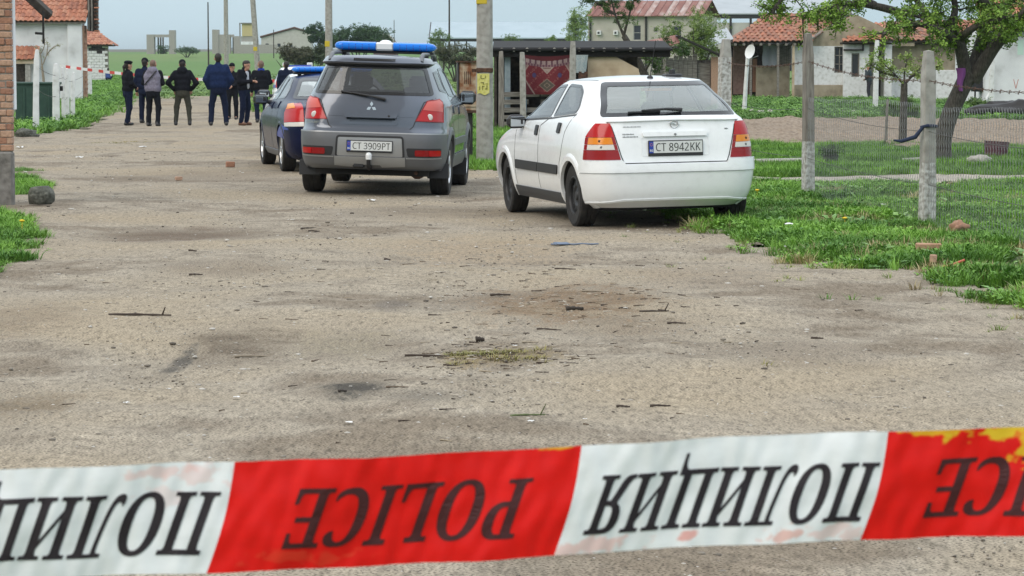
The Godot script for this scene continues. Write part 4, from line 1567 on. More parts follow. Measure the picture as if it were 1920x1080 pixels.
	part_mesh("model_lettering", nm.mesh(), M.chrome, gate, Transform3D(Basis(Vector3.UP, -0.3), bd.around_tail(-0.66, 0.845) + Vector3(0.0, 0, 0.012)))
	plate(t, Transform3D(Basis(Vector3.RIGHT, 0.02), bd.rear(0, 0.588) + Vector3(0, 0, 0.032)), "CT 3909PT", 0.012)
	wiper(bd, t, "rear", Vector2(0.16, 1.12), Vector2(-0.36, 1.2))
	var hook := MB.new()
	hook.tube([Vector3(0, 0.36, 1.95), Vector3(0, 0.33, 2.2), Vector3(0, 0.36, 2.3), Vector3(0, 0.45, 2.31)], [0.03, 0.028, 0.025, 0.022], 8)
	hook.box(Vector3(-0.13, 0.36, 2.14), Vector3(0.14, 0.07, 0.1), 0.02)
	part("tow_bar", hook, M.black_plastic, t)
	var ball := MB.new()
	ball.lathe([[0.034, 0.0], [0.036, 0.05], [0.026, 0.075], [0.0, 0.082]], Vector3(0, 0.435, 2.31), Basis(), 14)
	part("tow_ball_cap", ball, M.white_plastic, t)
	light_bar(t, Vector3(0, 1.685, 0.75), 0.62, 0.105, 0.3)
	headrests(t, -0.05, 0.95, 1.16, M.cabin)
	cabin(t, 0.66, -0.95, 1.95, 0.7, 1.08, M.cabin)
	underside(bd, t, 0.24, -2.0, 1.95, 0.66)
	exhaust(t, Vector3(0.52, 0.28, 2.02), 0.2)

func navy_saloon():
	saloon("police_saloon", "dark navy blue police saloon with blue light bar, left of the grey SUV", Vector3(-2.7, 0, -39.5), 11.0, M.navy_paint, true)
	saloon("patrol_saloon", "white patrol saloon with a blue stripe, hidden behind the navy saloon", Vector3(-3.3, 0, -46.4), 10.0, M.white_paint, false)

func saloon(called: String, label: String, where: Vector3, yaw: float, paint: Material, bar: bool):
	var t := car_root(called, label, where, yaw, 0.0)
	var bd := Body.new([
		[0.19, -2.1, 2.02, 0.80, 6.0], [0.28, -2.2, 2.12, 0.85, 6.0], [0.45, -2.26, 2.2, 0.88, 6.0], [0.62, -2.24, 2.21, 0.893, 6.0],
		[0.75, -2.1, 2.19, 0.89, 5.6], [0.84, -1.75, 2.16, 0.875, 5.2], [0.91, -1.3, 2.12, 0.855, 5.0], [0.95, -1.05, 2.0, 0.835, 4.8],
		[0.985, -0.97, 1.75, 0.815, 4.6], [1.02, -0.9, 1.62, 0.79, 4.4], [1.15, -0.62, 1.36, 0.71, 4.0], [1.275, -0.34, 1.06, 0.632, 3.6], [1.335, -0.18, 0.86, 0.58, 3.4]], 1.4)
	var holes := []
	pane(bd, "rear", rounded(poly([-0.7, 1.025, 0.7, 1.025, 0.53, 1.315, -0.53, 1.315]), 0.05), 0.04, M.glass, t, "rear_window", holes)
	pane(bd, "nose", rounded(poly([-0.7, 1.0, 0.7, 1.0, 0.53, 1.315, -0.53, 1.315]), 0.05), 0.04, M.glass, t, "windscreen", holes)
	for k in ["left", "right"]:
		pane(bd, k, rounded(poly([-0.72, 0.985, 0.25, 1.01, 0.22, 1.322, -0.1, 1.305]), 0.03), 0.024, M.tinted, t, "door_window", holes)
		pane(bd, k, rounded(poly([0.32, 1.013, 1.05, 1.035, 0.98, 1.15, 0.7, 1.29, 0.31, 1.325]), 0.04), 0.024, M.tinted, t, "door_window", holes)
	part("body", shell(bd, holes, [[-1.35, 0.315, 0.365], [1.35, 0.315, 0.365]]), paint, t)
	for sg in [-1.0, 1.0]:
		var k := "right" if sg > 0 else "left"
		for z in [-1.35, 1.35]:
			arch(bd, t, z, 0.315, 0.365, 0.03, 0.006, paint, sg, 0.19)
			wheel(t, Vector3(sg * 0.77, 0.315, z), 0.315, 0.2, 0.22, M.alloy, sg, 1)
		part("sill", panel(bd, k, poly([-0.96, 0.2, 0.96, 0.2, 0.94, 0.29, -0.94, 0.29]), 0.012), M.clad_grey, t)
		part("livery_stripe", panel(bd, k, poly([0.95, 0.5, 1.95, 0.46, 1.9, 0.62, 1.5, 0.68]), 0.0015, 0.0), M.blue_paint, t)
		part("door_gap_shade", strip(bd, k, [0.28, 1.01, 0.26, 0.8, 0.28, 0.3], 0.008, 0.0012), M.shut, t)  # shade between the doors, drawn as a dark strip
		part("door_gap_shade", strip(bd, k, [1.06, 1.02, 1.05, 0.85, 0.95, 0.7, 0.92, 0.3], 0.008, 0.0012), M.shut, t)
		handle(bd, t, k, 0.12, 0.92, paint)
		handle(bd, t, k, 0.9, 0.94, paint)
		door_mirror(t, Vector3(sg * 0.84, 1.0, -0.66), sg, M.black_plastic, Vector3(0.22, 0.15, 0.13))
		var lamp := sub("tail_lamp", t)
		part("lens", panel(bd, "wrap", poly([sg * 0.62, 0.72, sg * 1.02, 0.7, sg * 1.03, 0.84, sg * 0.9, 0.955, sg * 0.62, 0.97]), 0.01), M.lens_red, lamp)
		part("lens_amber", panel(bd, "wrap", poly([sg * 0.72, 0.905, sg * 0.95, 0.885, sg * 0.9, 0.95, sg * 0.72, 0.965]), 0.014), M.lens_amber, lamp)
		part("lens_clear", panel(bd, "wrap", poly([sg * 0.62, 0.655, sg * 1.0, 0.645, sg * 1.02, 0.697, sg * 0.62, 0.715]), 0.01), M.lens_clear, lamp)
	part("rear_bumper", panel(bd, "wrap", poly([-0.97, 0.22, 0.97, 0.22, 1.0, 0.4, 1.0, 0.6, -1.0, 0.6, -1.0, 0.4]), 0.02, 0.03), paint, t)
	part("boot_trim", strip(bd, "rear", [-0.6, 0.735, 0.6, 0.735], 0.03, 0.008), M.chrome, t)
	if bar:
		light_bar(t, Vector3(0, 1.4, 0.35), 0.6, 0.085, 0.28)
	headrests(t, -0.05, 0.85, 0.98, M.cabin)
	cabin(t, 0.66, -0.9, 1.6, 0.68, 0.94, M.cabin)
	underside(bd, t, 0.17, -2.0, 1.9, 0.66)
	exhaust(t, Vector3(0.5, 0.24, 2.0), 0.2)

func white_suv():
	var t := car_root("patrol_car", "white off-road patrol car with two square roof lamps, farthest of the parked cars", Vector3(-6.75, 0, -84.0), 6.0, 0.0)
	t.scale = Vector3(0.86, 0.86, 0.86)
	var rows := suv_rows()
	var bd := Body.new(rows, 1.63)
	var holes := []
	pane(bd, "rear", rounded(poly([-0.7, 1.175, 0.7, 1.175, 0.585, 1.5, -0.585, 1.5]), 0.05), 0.035, M.tinted, t, "rear_window", holes)
	pane(bd, "nose", rounded(poly([-0.7, 1.15, 0.7, 1.15, 0.55, 1.53, -0.55, 1.53]), 0.05), 0.04, M.glass, t, "windscreen", holes)
	for k in ["left", "right"]:
		pane(bd, k, rounded(poly([-0.8, 1.1, 0.22, 1.12, 0.22, 1.51, -0.12, 1.5]), 0.03), 0.03, M.tinted, t, "door_window", holes)
		pane(bd, k, rounded(poly([0.31, 1.12, 1.55, 1.2, 1.45, 1.46, 0.31, 1.51]), 0.04), 0.03, M.tinted, t, "door_window", holes)
	part("body", shell(bd, holes, [[-1.312, 0.335, 0.4], [1.312, 0.335, 0.4]]), M.white_paint, t)
	for sg in [-1.0, 1.0]:
		var k := "right" if sg > 0 else "left"
		for z in [-1.312, 1.312]:
			arch(bd, t, z, 0.335, 0.4, 0.05, 0.01, M.white_paint, sg, 0.31)
			wheel(t, Vector3(sg * 0.755, 0.335, z), 0.335, 0.215, 0.205, M.alloy, sg, 1)
		part("livery_stripe", panel(bd, k, poly([-1.9, 0.82, 1.9, 0.86, 1.9, 0.98, -1.5, 0.93]), 0.002, 0.0), M.blue_paint, t)
		door_mirror(t, Vector3(sg * 0.885, 1.12, -0.72), sg, M.white_paint, Vector3(0.21, 0.17, 0.13))
		part("tail_lamp", panel(bd, "wrap", poly([sg * 0.62, 0.88, sg * 0.88, 0.87, sg * 0.88, 1.12, sg * 0.66, 1.12]), 0.01), M.lens_red, t)
		var rl := sub("roof_lamp", t, Transform3D(Basis(), Vector3(sg * 0.44, 1.7, 0.9)))
		var hb := MB.new()
		hb.box(Vector3.ZERO, Vector3(0.2, 0.13, 0.12), 0.02)
		hb.box(Vector3(0, -0.08, 0), Vector3(0.04, 0.08, 0.04))
		part("housing", hb, M.white_plastic, rl)
		var lb := MB.new()
		lb.box(Vector3(0, 0, 0.061), Vector3(0.14, 0.08, 0.006), 0.002)
		part("lens", lb, M.lens_clear, rl)
	var bar := MB.new()
	bar.box(Vector3(0, 1.65, 0.9), Vector3(1.0, 0.05, 0.24), 0.015)
	part("roof_bar", bar, M.blue_paint, t)
	headrests(t, -0.05, 0.95, 1.12, M.cabin)
	cabin(t, 0.66, -0.95, 1.95, 0.7, 1.08, M.cabin)
	underside(bd, t, 0.24, -2.0, 1.95, 0.66)

# ---------- buildings and posts ----------
func tile_mesh(w: float, l: float, sag: float) -> ArrayMesh:
	# one interlocking clay tile: x across, z down the slope, y out of the roof
	var b := MB.new()
	var prof := [Vector2(-0.5, 0.0), Vector2(-0.36, 0.55), Vector2(-0.12, 0.9), Vector2(0.12, 0.55), Vector2(0.3, 0.08), Vector2(0.54, 0.0)]
	for i in prof.size() - 1:
		var p: Vector2 = prof[i]
		var q: Vector2 = prof[i + 1]
		var a := Vector3(p.x * w, p.y * sag, 0)
		var c := Vector3(q.x * w, q.y * sag, 0)
		var lift := Vector3(0, 0.022, l * 1.08)
		b.quad(c, a, a + lift, c + lift)
		b.quad(c + lift, a + lift, a + lift - Vector3(0, 0.028, 0), c + lift - Vector3(0, 0.028, 0))
	return b.mesh()

# tiles on a slope: eave corner a to b, up the slope by the vector s; the first most tiles are parts, the rest one mass
func tiled(parent: Node, a: Vector3, b: Vector3, s: Vector3, w: float, l: float, mats: Array, most := 300, keep = null, bed: Material = null):
	var across := (b - a).normalized()
	var down := -s.normalized()
	var out := down.cross(across).normalized()
	if out.y < 0.0:
		out = -out
	var cols := maxi(1, roundi(a.distance_to(b) / w))
	var rows := maxi(1, roundi(s.length() / l))
	var kinds := [tile_mesh(w, l, 0.05), tile_mesh(w * 1.02, l, 0.06)]
	var n := 0
	var rest := []
	for j in rows:
		for i in cols:
			var u := (i + 0.5) / cols
			var v := (j + 1.0) / rows
			if keep != null and not keep.call(u, v):
				continue
			var wob := Basis(out, rng.randf_range(-0.03, 0.03)) * Basis(across, rng.randf_range(-0.025, 0.025))
			var t := Transform3D(wob * Basis(across, out, across.cross(out)), a.lerp(b, u) + s * v + out * rng.randf_range(0.02, 0.035))
			if t.basis.z.dot(down) < 0.0:
				t.basis = wob * Basis(-across, out, down)
			if n < most:
				part_mesh("roof_tile", kinds[rng.randi() % 2], mats[rng.randi() % mats.size()], parent, t)
			else:
				rest.append(t)
			n += 1
	if rest:
		scatter("roof_tiles", kinds[0], mats[0], rest, parent)
	if bed != null:
		var m := MB.new()
		for j in rows:
			for i in (cols if keep != null else 1):
				var u0 := float(i) / cols if keep != null else 0.0
				var u1 := (i + 1.0) / cols if keep != null else 1.0
				if keep != null and not keep.call((u0 + u1) * 0.5, (j + 1.0) / rows):
					continue
				var p := a.lerp(b, u0) + s * j / rows
				var q := a.lerp(b, u1) + s * j / rows
				m.quad(p, q, q + s / rows, p + s / rows)
				m.quad(p - out * 0.06, q - out * 0.06, q + s / rows - out * 0.06, p + s / rows - out * 0.06)
				if j == 0:
					m.quad(p, q, q - out * 0.06, p - out * 0.06)
		part("roof_deck", m, bed, parent)

func boxed(called: String, lo: Vector3, hi: Vector3, m: Material, parent: Node, bev := 0.0) -> MeshInstance3D:
	var b := MB.new()
	b.box((lo + hi) * 0.5, (hi - lo).abs(), bev)
	return part(called, b, m, parent)

# wall in the x-y plane with rectangular openings [x0, y0, x1, y1]
func holed_wall(x0: float, y0: float, x1: float, y1: float, z: float, thick: float, openings: Array) -> MB:
	var b := MB.new()
	var xs := [x0, x1]
	var ys := [y0, y1]
	for o in openings:
		xs.append_array([o[0], o[2]])
		ys.append_array([o[1], o[3]])
	xs.sort()
	ys.sort()
	for j in ys.size() - 1:
		for i in xs.size() - 1:
			var c := Vector2((xs[i] + xs[i + 1]) * 0.5, (ys[j] + ys[j + 1]) * 0.5)
			if xs[i + 1] - xs[i] < 1e-4 or ys[j + 1] - ys[j] < 1e-4:
				continue
			var gap := false
			for o in openings:
				if c.x > o[0] and c.x < o[2] and c.y > o[1] and c.y < o[3]:
					gap = true
			if not gap:
				b.quad(Vector3(xs[i], ys[j + 1], z), Vector3(xs[i + 1], ys[j + 1], z), Vector3(xs[i + 1], ys[j], z), Vector3(xs[i], ys[j], z))
				b.quad(Vector3(xs[i + 1], ys[j + 1], z - thick), Vector3(xs[i], ys[j + 1], z - thick), Vector3(xs[i], ys[j], z - thick), Vector3(xs[i + 1], ys[j], z - thick))
	for o in openings + [[x0, y0, x1, y1]]:
		for e in [[o[0], o[1], o[0], o[3]], [o[2], o[1], o[2], o[3]], [o[0], o[1], o[2], o[1]], [o[0], o[3], o[2], o[3]]]:
			b.quad(Vector3(e[0], e[1], z), Vector3(e[2], e[3], z), Vector3(e[2], e[3], z - thick), Vector3(e[0], e[1], z - thick))
	return b

func window_in(parent: Node, o: Array, z: float, frame: Material, cols := 1, rows := 2, called := "window"):
	var w := sub(called, parent)
	var f := MB.new()
	var t := 0.05
	var m := Vector3((o[0] + o[2]) * 0.5, (o[1] + o[3]) * 0.5, z)
	for sx in [o[0] + t * 0.5, o[2] - t * 0.5]:
		f.box(Vector3(sx, m.y, z), Vector3(t, o[3] - o[1] - 0.004, 0.06))
	for sy in [o[1] + t * 0.5, o[3] - t * 0.5]:
		f.box(Vector3(m.x, sy, z), Vector3(o[2] - o[0] - 2.0 * t - 0.004, t, 0.058))
	for k in range(1, cols):
		f.box(Vector3(lerpf(o[0], o[2], float(k) / cols), m.y, z), Vector3(0.035, o[3] - o[1] - 2.0 * t, 0.05))
	for k in range(1, rows):
		f.box(Vector3(m.x, lerpf(o[1], o[3], float(k) / rows), z), Vector3(o[2] - o[0] - 2.0 * t, 0.035, 0.048))
	part("frame", f, frame, w)
	for j in rows:
		for i in cols:
			var p := MB.new()
			var x0 := lerpf(o[0] + t * 0.6, o[2] - t * 0.6, float(i) / cols)
			var x1 := lerpf(o[0] + t * 0.6, o[2] - t * 0.6, float(i + 1) / cols)
			var y0 := lerpf(o[1] + t * 0.6, o[3] - t * 0.6, float(j) / rows)
			var y1 := lerpf(o[1] + t * 0.6, o[3] - t * 0.6, float(j + 1) / rows)
			p.box(Vector3((x0 + x1) * 0.5, (y0 + y1) * 0.5, z - 0.01), Vector3(x1 - x0, y1 - y0, 0.008))
			part("pane", p, M.window_dark, w)

# a post of square section, slightly tapered and leaning, worn at the top
func post_shape(h: float, w: float, lean: Vector2, worn := 0.0) -> MB:
	var g := []
	for j in 9:
		var t := j / 8.0
		var row := []
		var k := lerpf(1.0, 0.88, t)
		if j == 8:
			k *= 1.0 - worn
		for q in [Vector2(-1, -1), Vector2(-0.85, -1.06), Vector2(0.85, -1.06), Vector2(1, -1), Vector2(1.06, -0.85), Vector2(1.06, 0.85), Vector2(1, 1), Vector2(0.85, 1.06), Vector2(-0.85, 1.06), Vector2(-1, 1), Vector2(-1.06, 0.85), Vector2(-1.06, -0.85), Vector2(-1, -1)]:
			var wob := 1.0 + 0.06 * nz.get_noise_3d(q.x * 3.0 + w * 80.0, t * h * 5.0, q.y * 3.0)
			row.append(Vector3(q.x * w * 0.5 * k * wob + lean.x * t * t, -0.06 + t * (h + 0.06), q.y * w * 0.5 * k * wob + lean.y * t))
		g.append(row)
	var b := MB.new()
	b.sheet(g, Vector3(0, h * 0.5, 0))
	var top: Array = g[8]
	var c := Vector3(lean.x, h + worn * 0.03, lean.y)
	for i in top.size() - 1:
		b.tri(c, top[i + 1], top[i])
	return b

func sagging(a: Vector3, b: Vector3, sag: float, n := 10) -> Array:
	var p := []
	for i in n + 1:
		var t := float(i) / n
		p.append(a.lerp(b, t) - Vector3(0, sag * 4.0 * t * (1.0 - t), 0))
	return p

func build_left_side():
	# ---- brick house at the left edge
	var hx := -5.410
	var bh := thing("brick_house", "corner of a red brick house on a stained concrete plinth, at the left edge", "house", Vector3(hx, 0, -28.9))
	boxed("plinth", Vector3(-2.2, -0.15, -0.13), Vector3(0.002, 0.585, 0.025), M.concrete_dark, bh, 0.02)
	boxed("mortar_wall", Vector3(-2.2, 0.585, -0.13), Vector3(-0.012, 3.3, -0.012), M.mortar, bh)
	var kinds := []
	for k in 3:
		var q := MB.new()
		q.box(Vector3.ZERO, Vector3(0.127, 0.069 - 0.002 * k, 0.12), 0.006 + 0.002 * k)
		kinds.append(q.mesh())
	var half := MB.new()
	half.box(Vector3.ZERO, Vector3(0.06, 0.067, 0.12), 0.007)
	kinds.append(half.mesh())
	for j in 34:
		for i in 5:
			var x := -0.062 - 0.133 * i - (0.067 if j % 2 else 0.0)
			var k := rng.randi() % 3
			if i == 4 and j % 2:
				x = -0.03
				k = 3
			var t := Transform3D(Basis(Vector3.FORWARD, rng.randf_range(-0.025, 0.025)) * Basis(Vector3.UP, rng.randf_range(-0.05, 0.05)), Vector3(x + rng.randf_range(-0.004, 0.004), 0.625 + 0.0765 * j + rng.randf_range(-0.003, 0.003), -0.06 + rng.randf_range(-0.008, 0.01)))
			part_mesh("brick", kinds[k], M.bricks[rng.randi() % 5], bh, t)
	boxed("plaster_panel", Vector3(-0.3, 1.03, -0.3), Vector3(0.0, 3.3, -0.19), M.plaster_white, bh, 0.01)
	var ev := MB.new()
	var e0 := Vector3(-5.573, 2.472, -29.700) - bh.position
	var e1 := Vector3(-5.212, 2.131, -29.700) - bh.position
	for k in 3:
		ev.box((e0 + e1) * 0.5 + Vector3(-0.02, 0.02, -0.12 * k), Vector3(e0.distance_to(e1) + 0.3 - 0.05 * k, 0.085, 0.1), 0.008, Basis(Vector3.FORWARD, atan2(e0.y - e1.y, e1.x - e0.x)))
	part("roof_overhang", ev, M.wood_dark, bh)
	var br := MB.new()
	br.tube([Vector3(-5.177, 2.117, -29.600) - bh.position, Vector3(-5.179, 1.754, -29.600) - bh.position], 0.013, 6)
	br.tube([Vector3(-5.180, 1.865, -29.600) - bh.position, Vector3(-5.269, 1.871, -29.600) - bh.position], 0.016, 6)
	part("wire_bracket", br, M.iron, bh)
	# ---- white rendered house with a tiled roof
	var wh := thing("white_house", "white rendered house with orange pantile roof and a burnt gable", "house", Vector3(-16.705, 0, -104.0))
	var sc := 104.0 / 5000.0
	boxed("wall", Vector3(-6.5, -0.2, -1.1), Vector3(-0.05, 3.14, -0.15), M.plaster_white, wh)
	boxed("pilaster", Vector3(-27 * sc, 0.0, -0.149), Vector3(0, 3.12, 0.02), M.plaster_white, wh, 0.02)
	boxed("brick_corner", Vector3(-0.049, 0.1, -1.1), Vector3(0.03, 2.95, -0.22), M.bricks[1], wh)
	for j in 30:
		var q := boxed("brick", Vector3(0.031, 0.28 + 0.088 * j, -1.05 + 0.2 * (j % 2)), Vector3(0.045 + rng.randf_range(-0.005, 0.01), 0.35 + 0.088 * j, -0.3 - 0.1 * (j % 2)), M.bricks[j % 5], wh)
		q.position.x = rng.randf_range(-0.01, 0.01)
	var roof := sub("roof", wh)
	tiled(roof, Vector3(-4.2, 3.1, 0.15), Vector3(0.18, 3.1, 0.15), Vector3(0, 2.0, -3.2), 0.2, 0.3, M.tiles, 300, null, M.wood_dark)
	boxed("fascia", Vector3(-5.5, 3.02, 0.05), Vector3(0.16, 3.1, 0.13), M.wood_grey, wh)
	var gb := MB.new()
	gb.prism(poly([0.14, 2.75, 0.5, 2.7, 0.54, 5.4, 0.16, 5.4]), 0.5, Transform3D(Basis(), Vector3(0, 0, -1.0)))
	part("gable_timber", gb, M.wood_dark, wh)
	for j in 16:
		boxed("verge_batten", Vector3(0.42, 2.72 + 0.15 * j, -0.49), Vector3(0.58 + rng.randf_range(-0.02, 0.05), 2.77 + 0.15 * j, -0.42), M.rust_dark if j % 3 else M.tiles[1], wh)
	for k in 2:
		boxed("rafter", Vector3(0.18 + 0.12 * k, 2.75, -0.49), Vector3(0.24 + 0.12 * k, 5.2, -0.43), M.wood_post, wh)
	# door canopy
	var cx := -18.746 - wh.position.x
	var can := sub("canopy", wh)
	tiled(can, Vector3(cx - 0.75, 1.62, 0.5), Vector3(cx + 0.38, 1.62, 0.5), Vector3(0.0, 0.5, -0.62), 0.2, 0.28, M.tiles, 40, null, M.wood_pale)
	boxed("lintel", Vector3(cx - 0.75, 1.47, 0.35), Vector3(cx + 0.36, 1.6, 0.47), M.wood_pale, wh)
	boxed("door", Vector3(cx - 0.6, 0.0, -0.148), Vector3(cx - 0.12, 1.46, -0.12), M.wood_dark, wh)
	boxed("door_post", Vector3(cx - 0.1, 0.0, 0.2), Vector3(cx + 0.1, 1.465, 0.42), M.concrete, wh)
	# ---- block-built house farther on
	var kb := thing("block_house", "small house of white blocks with an orange roof, beyond the white house", "house", Vector3(-29.585, 0.1, -196.0))
	boxed("wall", Vector3(-3.4, -0.3, -0.5), Vector3(-0.03, 2.72, -0.04), M.mortar, kb)
	var blk := MB.new()
	blk.box(Vector3.ZERO, Vector3(0.385, 0.19, 0.1), 0.012)
	var bm := blk.mesh()
	var burnt := speckled([lin(0.012, 0.011, 0.01), lin(0.035, 0.03, 0.028), lin(0.12, 0.11, 0.1)], 1.5, 0.95, 0.03, 4, 71)
	for j in 13:
		for i in 7:
			var at := Vector3(-0.21 - 0.4 * i - (0.2 if j % 2 else 0.0), 0.08 + 0.205 * j, rng.randf_range(-0.01, 0.012))
			var sooty := j > 9 and at.x < -0.3 and at.x > -1.35 and not (j == 10 and i % 2 == 0)
			part_mesh("block", bm, burnt if sooty else M.limewash, kb, Transform3D(Basis(), at))
	var kr := sub("roof", kb)
	tiled(kr, Vector3(-3.4, 2.66, 0.35), Vector3(0.62, 2.66, 0.35), Vector3(0, 1.15, -2.3), 0.24, 0.36, M.tiles, 160, func(u, v): return u < 1.03 - v * 0.46, M.wood_dark)
	var kh := MB.new()
	kh.tri(Vector3(0.62, 2.64, 0.35), Vector3(-1.25, 3.79, -1.95), Vector3(0.5, 2.64, -2.2))
	kh.tri(Vector3(0.62, 2.58, 0.35), Vector3(0.5, 2.58, -2.2), Vector3(-1.25, 3.72, -1.95))
	part("hip", kh, M.tiles[0], kr)
	boxed("fascia", Vector3(-3.3, 2.55, 0.2), Vector3(0.58, 2.655, 0.3), M.wood_dark, kb)
	# ---- waste container
	var wc := thing("waste_container", "dark green metal waste container beside the white concrete posts", "container", on_ground(Vector3(-11.781, 0, -66.4)), 0.1)
	var green := speckled([lin(0.012, 0.04, 0.028), lin(0.018, 0.055, 0.038), lin(0.03, 0.07, 0.05)], 1.4, 0.55, 0.02, 4, 72)
	var cb := MB.new()
	cb.prism(poly([-0.5, 0.12, 0.48, 0.12, 0.53, 0.98, -0.55, 0.98]), 0.95, Transform3D(Basis(), Vector3(0, 0, -0.5)))
	part("tub", cb, green, wc)
	for x in [-0.3, 0.0, 0.3]:
		boxed("rib", Vector3(x - 0.03, 0.16, 0.45), Vector3(x + 0.03, 0.92, 0.475), green, wc, 0.008)
	boxed("rim", Vector3(-0.58, 0.98, -0.54), Vector3(0.56, 1.04, 0.49), green, wc, 0.012)
	for x in [-0.55, 0.5]:
		boxed("trunnion", Vector3(x, 0.82, -0.1), Vector3(x + 0.12, 0.94, 0.05), M.iron, wc, 0.01)
	for x in [-0.38, 0.38]:
		for z in [-0.35, 0.3]:
			var wl := MB.new()
			wl.lathe([[0.0, 0.03], [0.08, 0.03], [0.08, -0.03], [0.0, -0.03]], Vector3(x, 0.08, z), Basis(Vector3.FORWARD, PI / 2), 14)
			part("castor", wl, M.black_plastic, wc)
	# ---- whitewashed posts
	var posts := [[69, 92, 246, 11, "tall whitewashed concrete post in front of the green container"], [107, 120, 238, 13, "thick whitewashed post right of the green container"], [121, 126, 229, 7, "thin whitewashed post behind the thick one"], [128, 128, 225, 8, "middle whitewashed post of the close row"], [138, 135, 222, 8, "shortest whitewashed post, last of the close row"], [170, 124, 181, 9, "lone whitewashed post by the end of the white house"]]
	var tops := []
	for q in posts:
		var d: float = 7800.0 / (q[2] - 115.0)
		var x: float = (q[0] - 960.0) / 5000.0 * d
		var at := on_ground(Vector3(x, 0, -d))
		var h: float = (q[2] - q[1]) * d / 5000.0
		single("concrete_post", post_shape(h, q[3] * d / 5000.0, Vector2(rng.randf_range(-0.06, 0.06), 0.02), 0.35), M.limewash, q[4], "post", at, 0.2, "whitewashed posts on the left")
		tops.append(at + Vector3(0, h * 0.82, 0))
	var wf := MB.new()
	for k in 5:
		wf.tube(sagging(tops[k], tops[k + 1], 0.05), 0.006, 4, false)
		wf.tube(sagging(tops[k] - Vector3(0, 0.5, 0), tops[k + 1] - Vector3(0, 0.5, 0), 0.07), 0.006, 4, false)
	single("fence_wire", wf, M.wire, "rusty wire strung along the whitewashed posts on the left", "wire")

func build_right_side():
	utility_pole("utility_pole", "near concrete utility pole with yellow notice between the cars", Vector3(-0.414, 0.000, -40.574), 0.262, 9.5, Vector2(0.0, 0), true)
	utility_pole("utility_pole", "concrete utility pole with a yellow band behind the grey SUV", Vector3(-6.296, 0, -92.0), 0.27, 9.5, Vector2(0.02, 0), false)
	utility_pole("utility_pole", "straight thin concrete pole beyond the group of people, left of the leaning one", Vector3(-15.156, 0, -142.0), 0.26, 9.5, Vector2(0.0, 0), false)
	utility_pole("utility_pole", "leaning thin concrete pole beyond the group of people", Vector3(-12.079, 0, -128.0), 0.29, 9.5, Vector2(-0.62, 0), false)
	# rusty cabinet on a black post
	var cb := thing("meter_cabinet", "rusty cream metal cabinet on a black post behind the utility pole", "cabinet", on_ground(Vector3(-0.678, 0, -42.4)), 0.12)
	var ph := (1.56 - (207 - 115) * 42.4 / 5000.0)
	boxed("post", Vector3(-0.05, -0.05, -0.05), Vector3(0.05, ph, 0.05), M.iron, cb, 0.006)
	boxed("box", Vector3(-0.17, ph, -0.12), Vector3(0.17, ph + 0.76, 0.1), M.rust, cb, 0.01)
	boxed("door", Vector3(-0.12, ph + 0.06, 0.101), Vector3(0.145, ph + 0.7, 0.116), M.rust, cb, 0.004)
	boxed("cap", Vector3(-0.2, ph + 0.761, -0.15), Vector3(0.2, ph + 0.785, 0.14), M.rust_dark, cb)
	boxed("side_strip", Vector3(-0.19, ph, -0.12), Vector3(-0.172, ph + 0.76, 0.11), M.iron, cb)
	for k in 4:
		boxed("louvre", Vector3(-0.09 + 0.03 * k, ph + 0.42, 0.117), Vector3(-0.08 + 0.03 * k, ph + 0.62, 0.122), M.rust_dark, cb)
	boxed("foot_plate", Vector3(-0.2, ph - 0.035, -0.13), Vector3(0.2, ph - 0.002, 0.13), M.rust_dark, cb)
	rug_shed()
	garden_fence()
	right_houses()
	back_buildings()

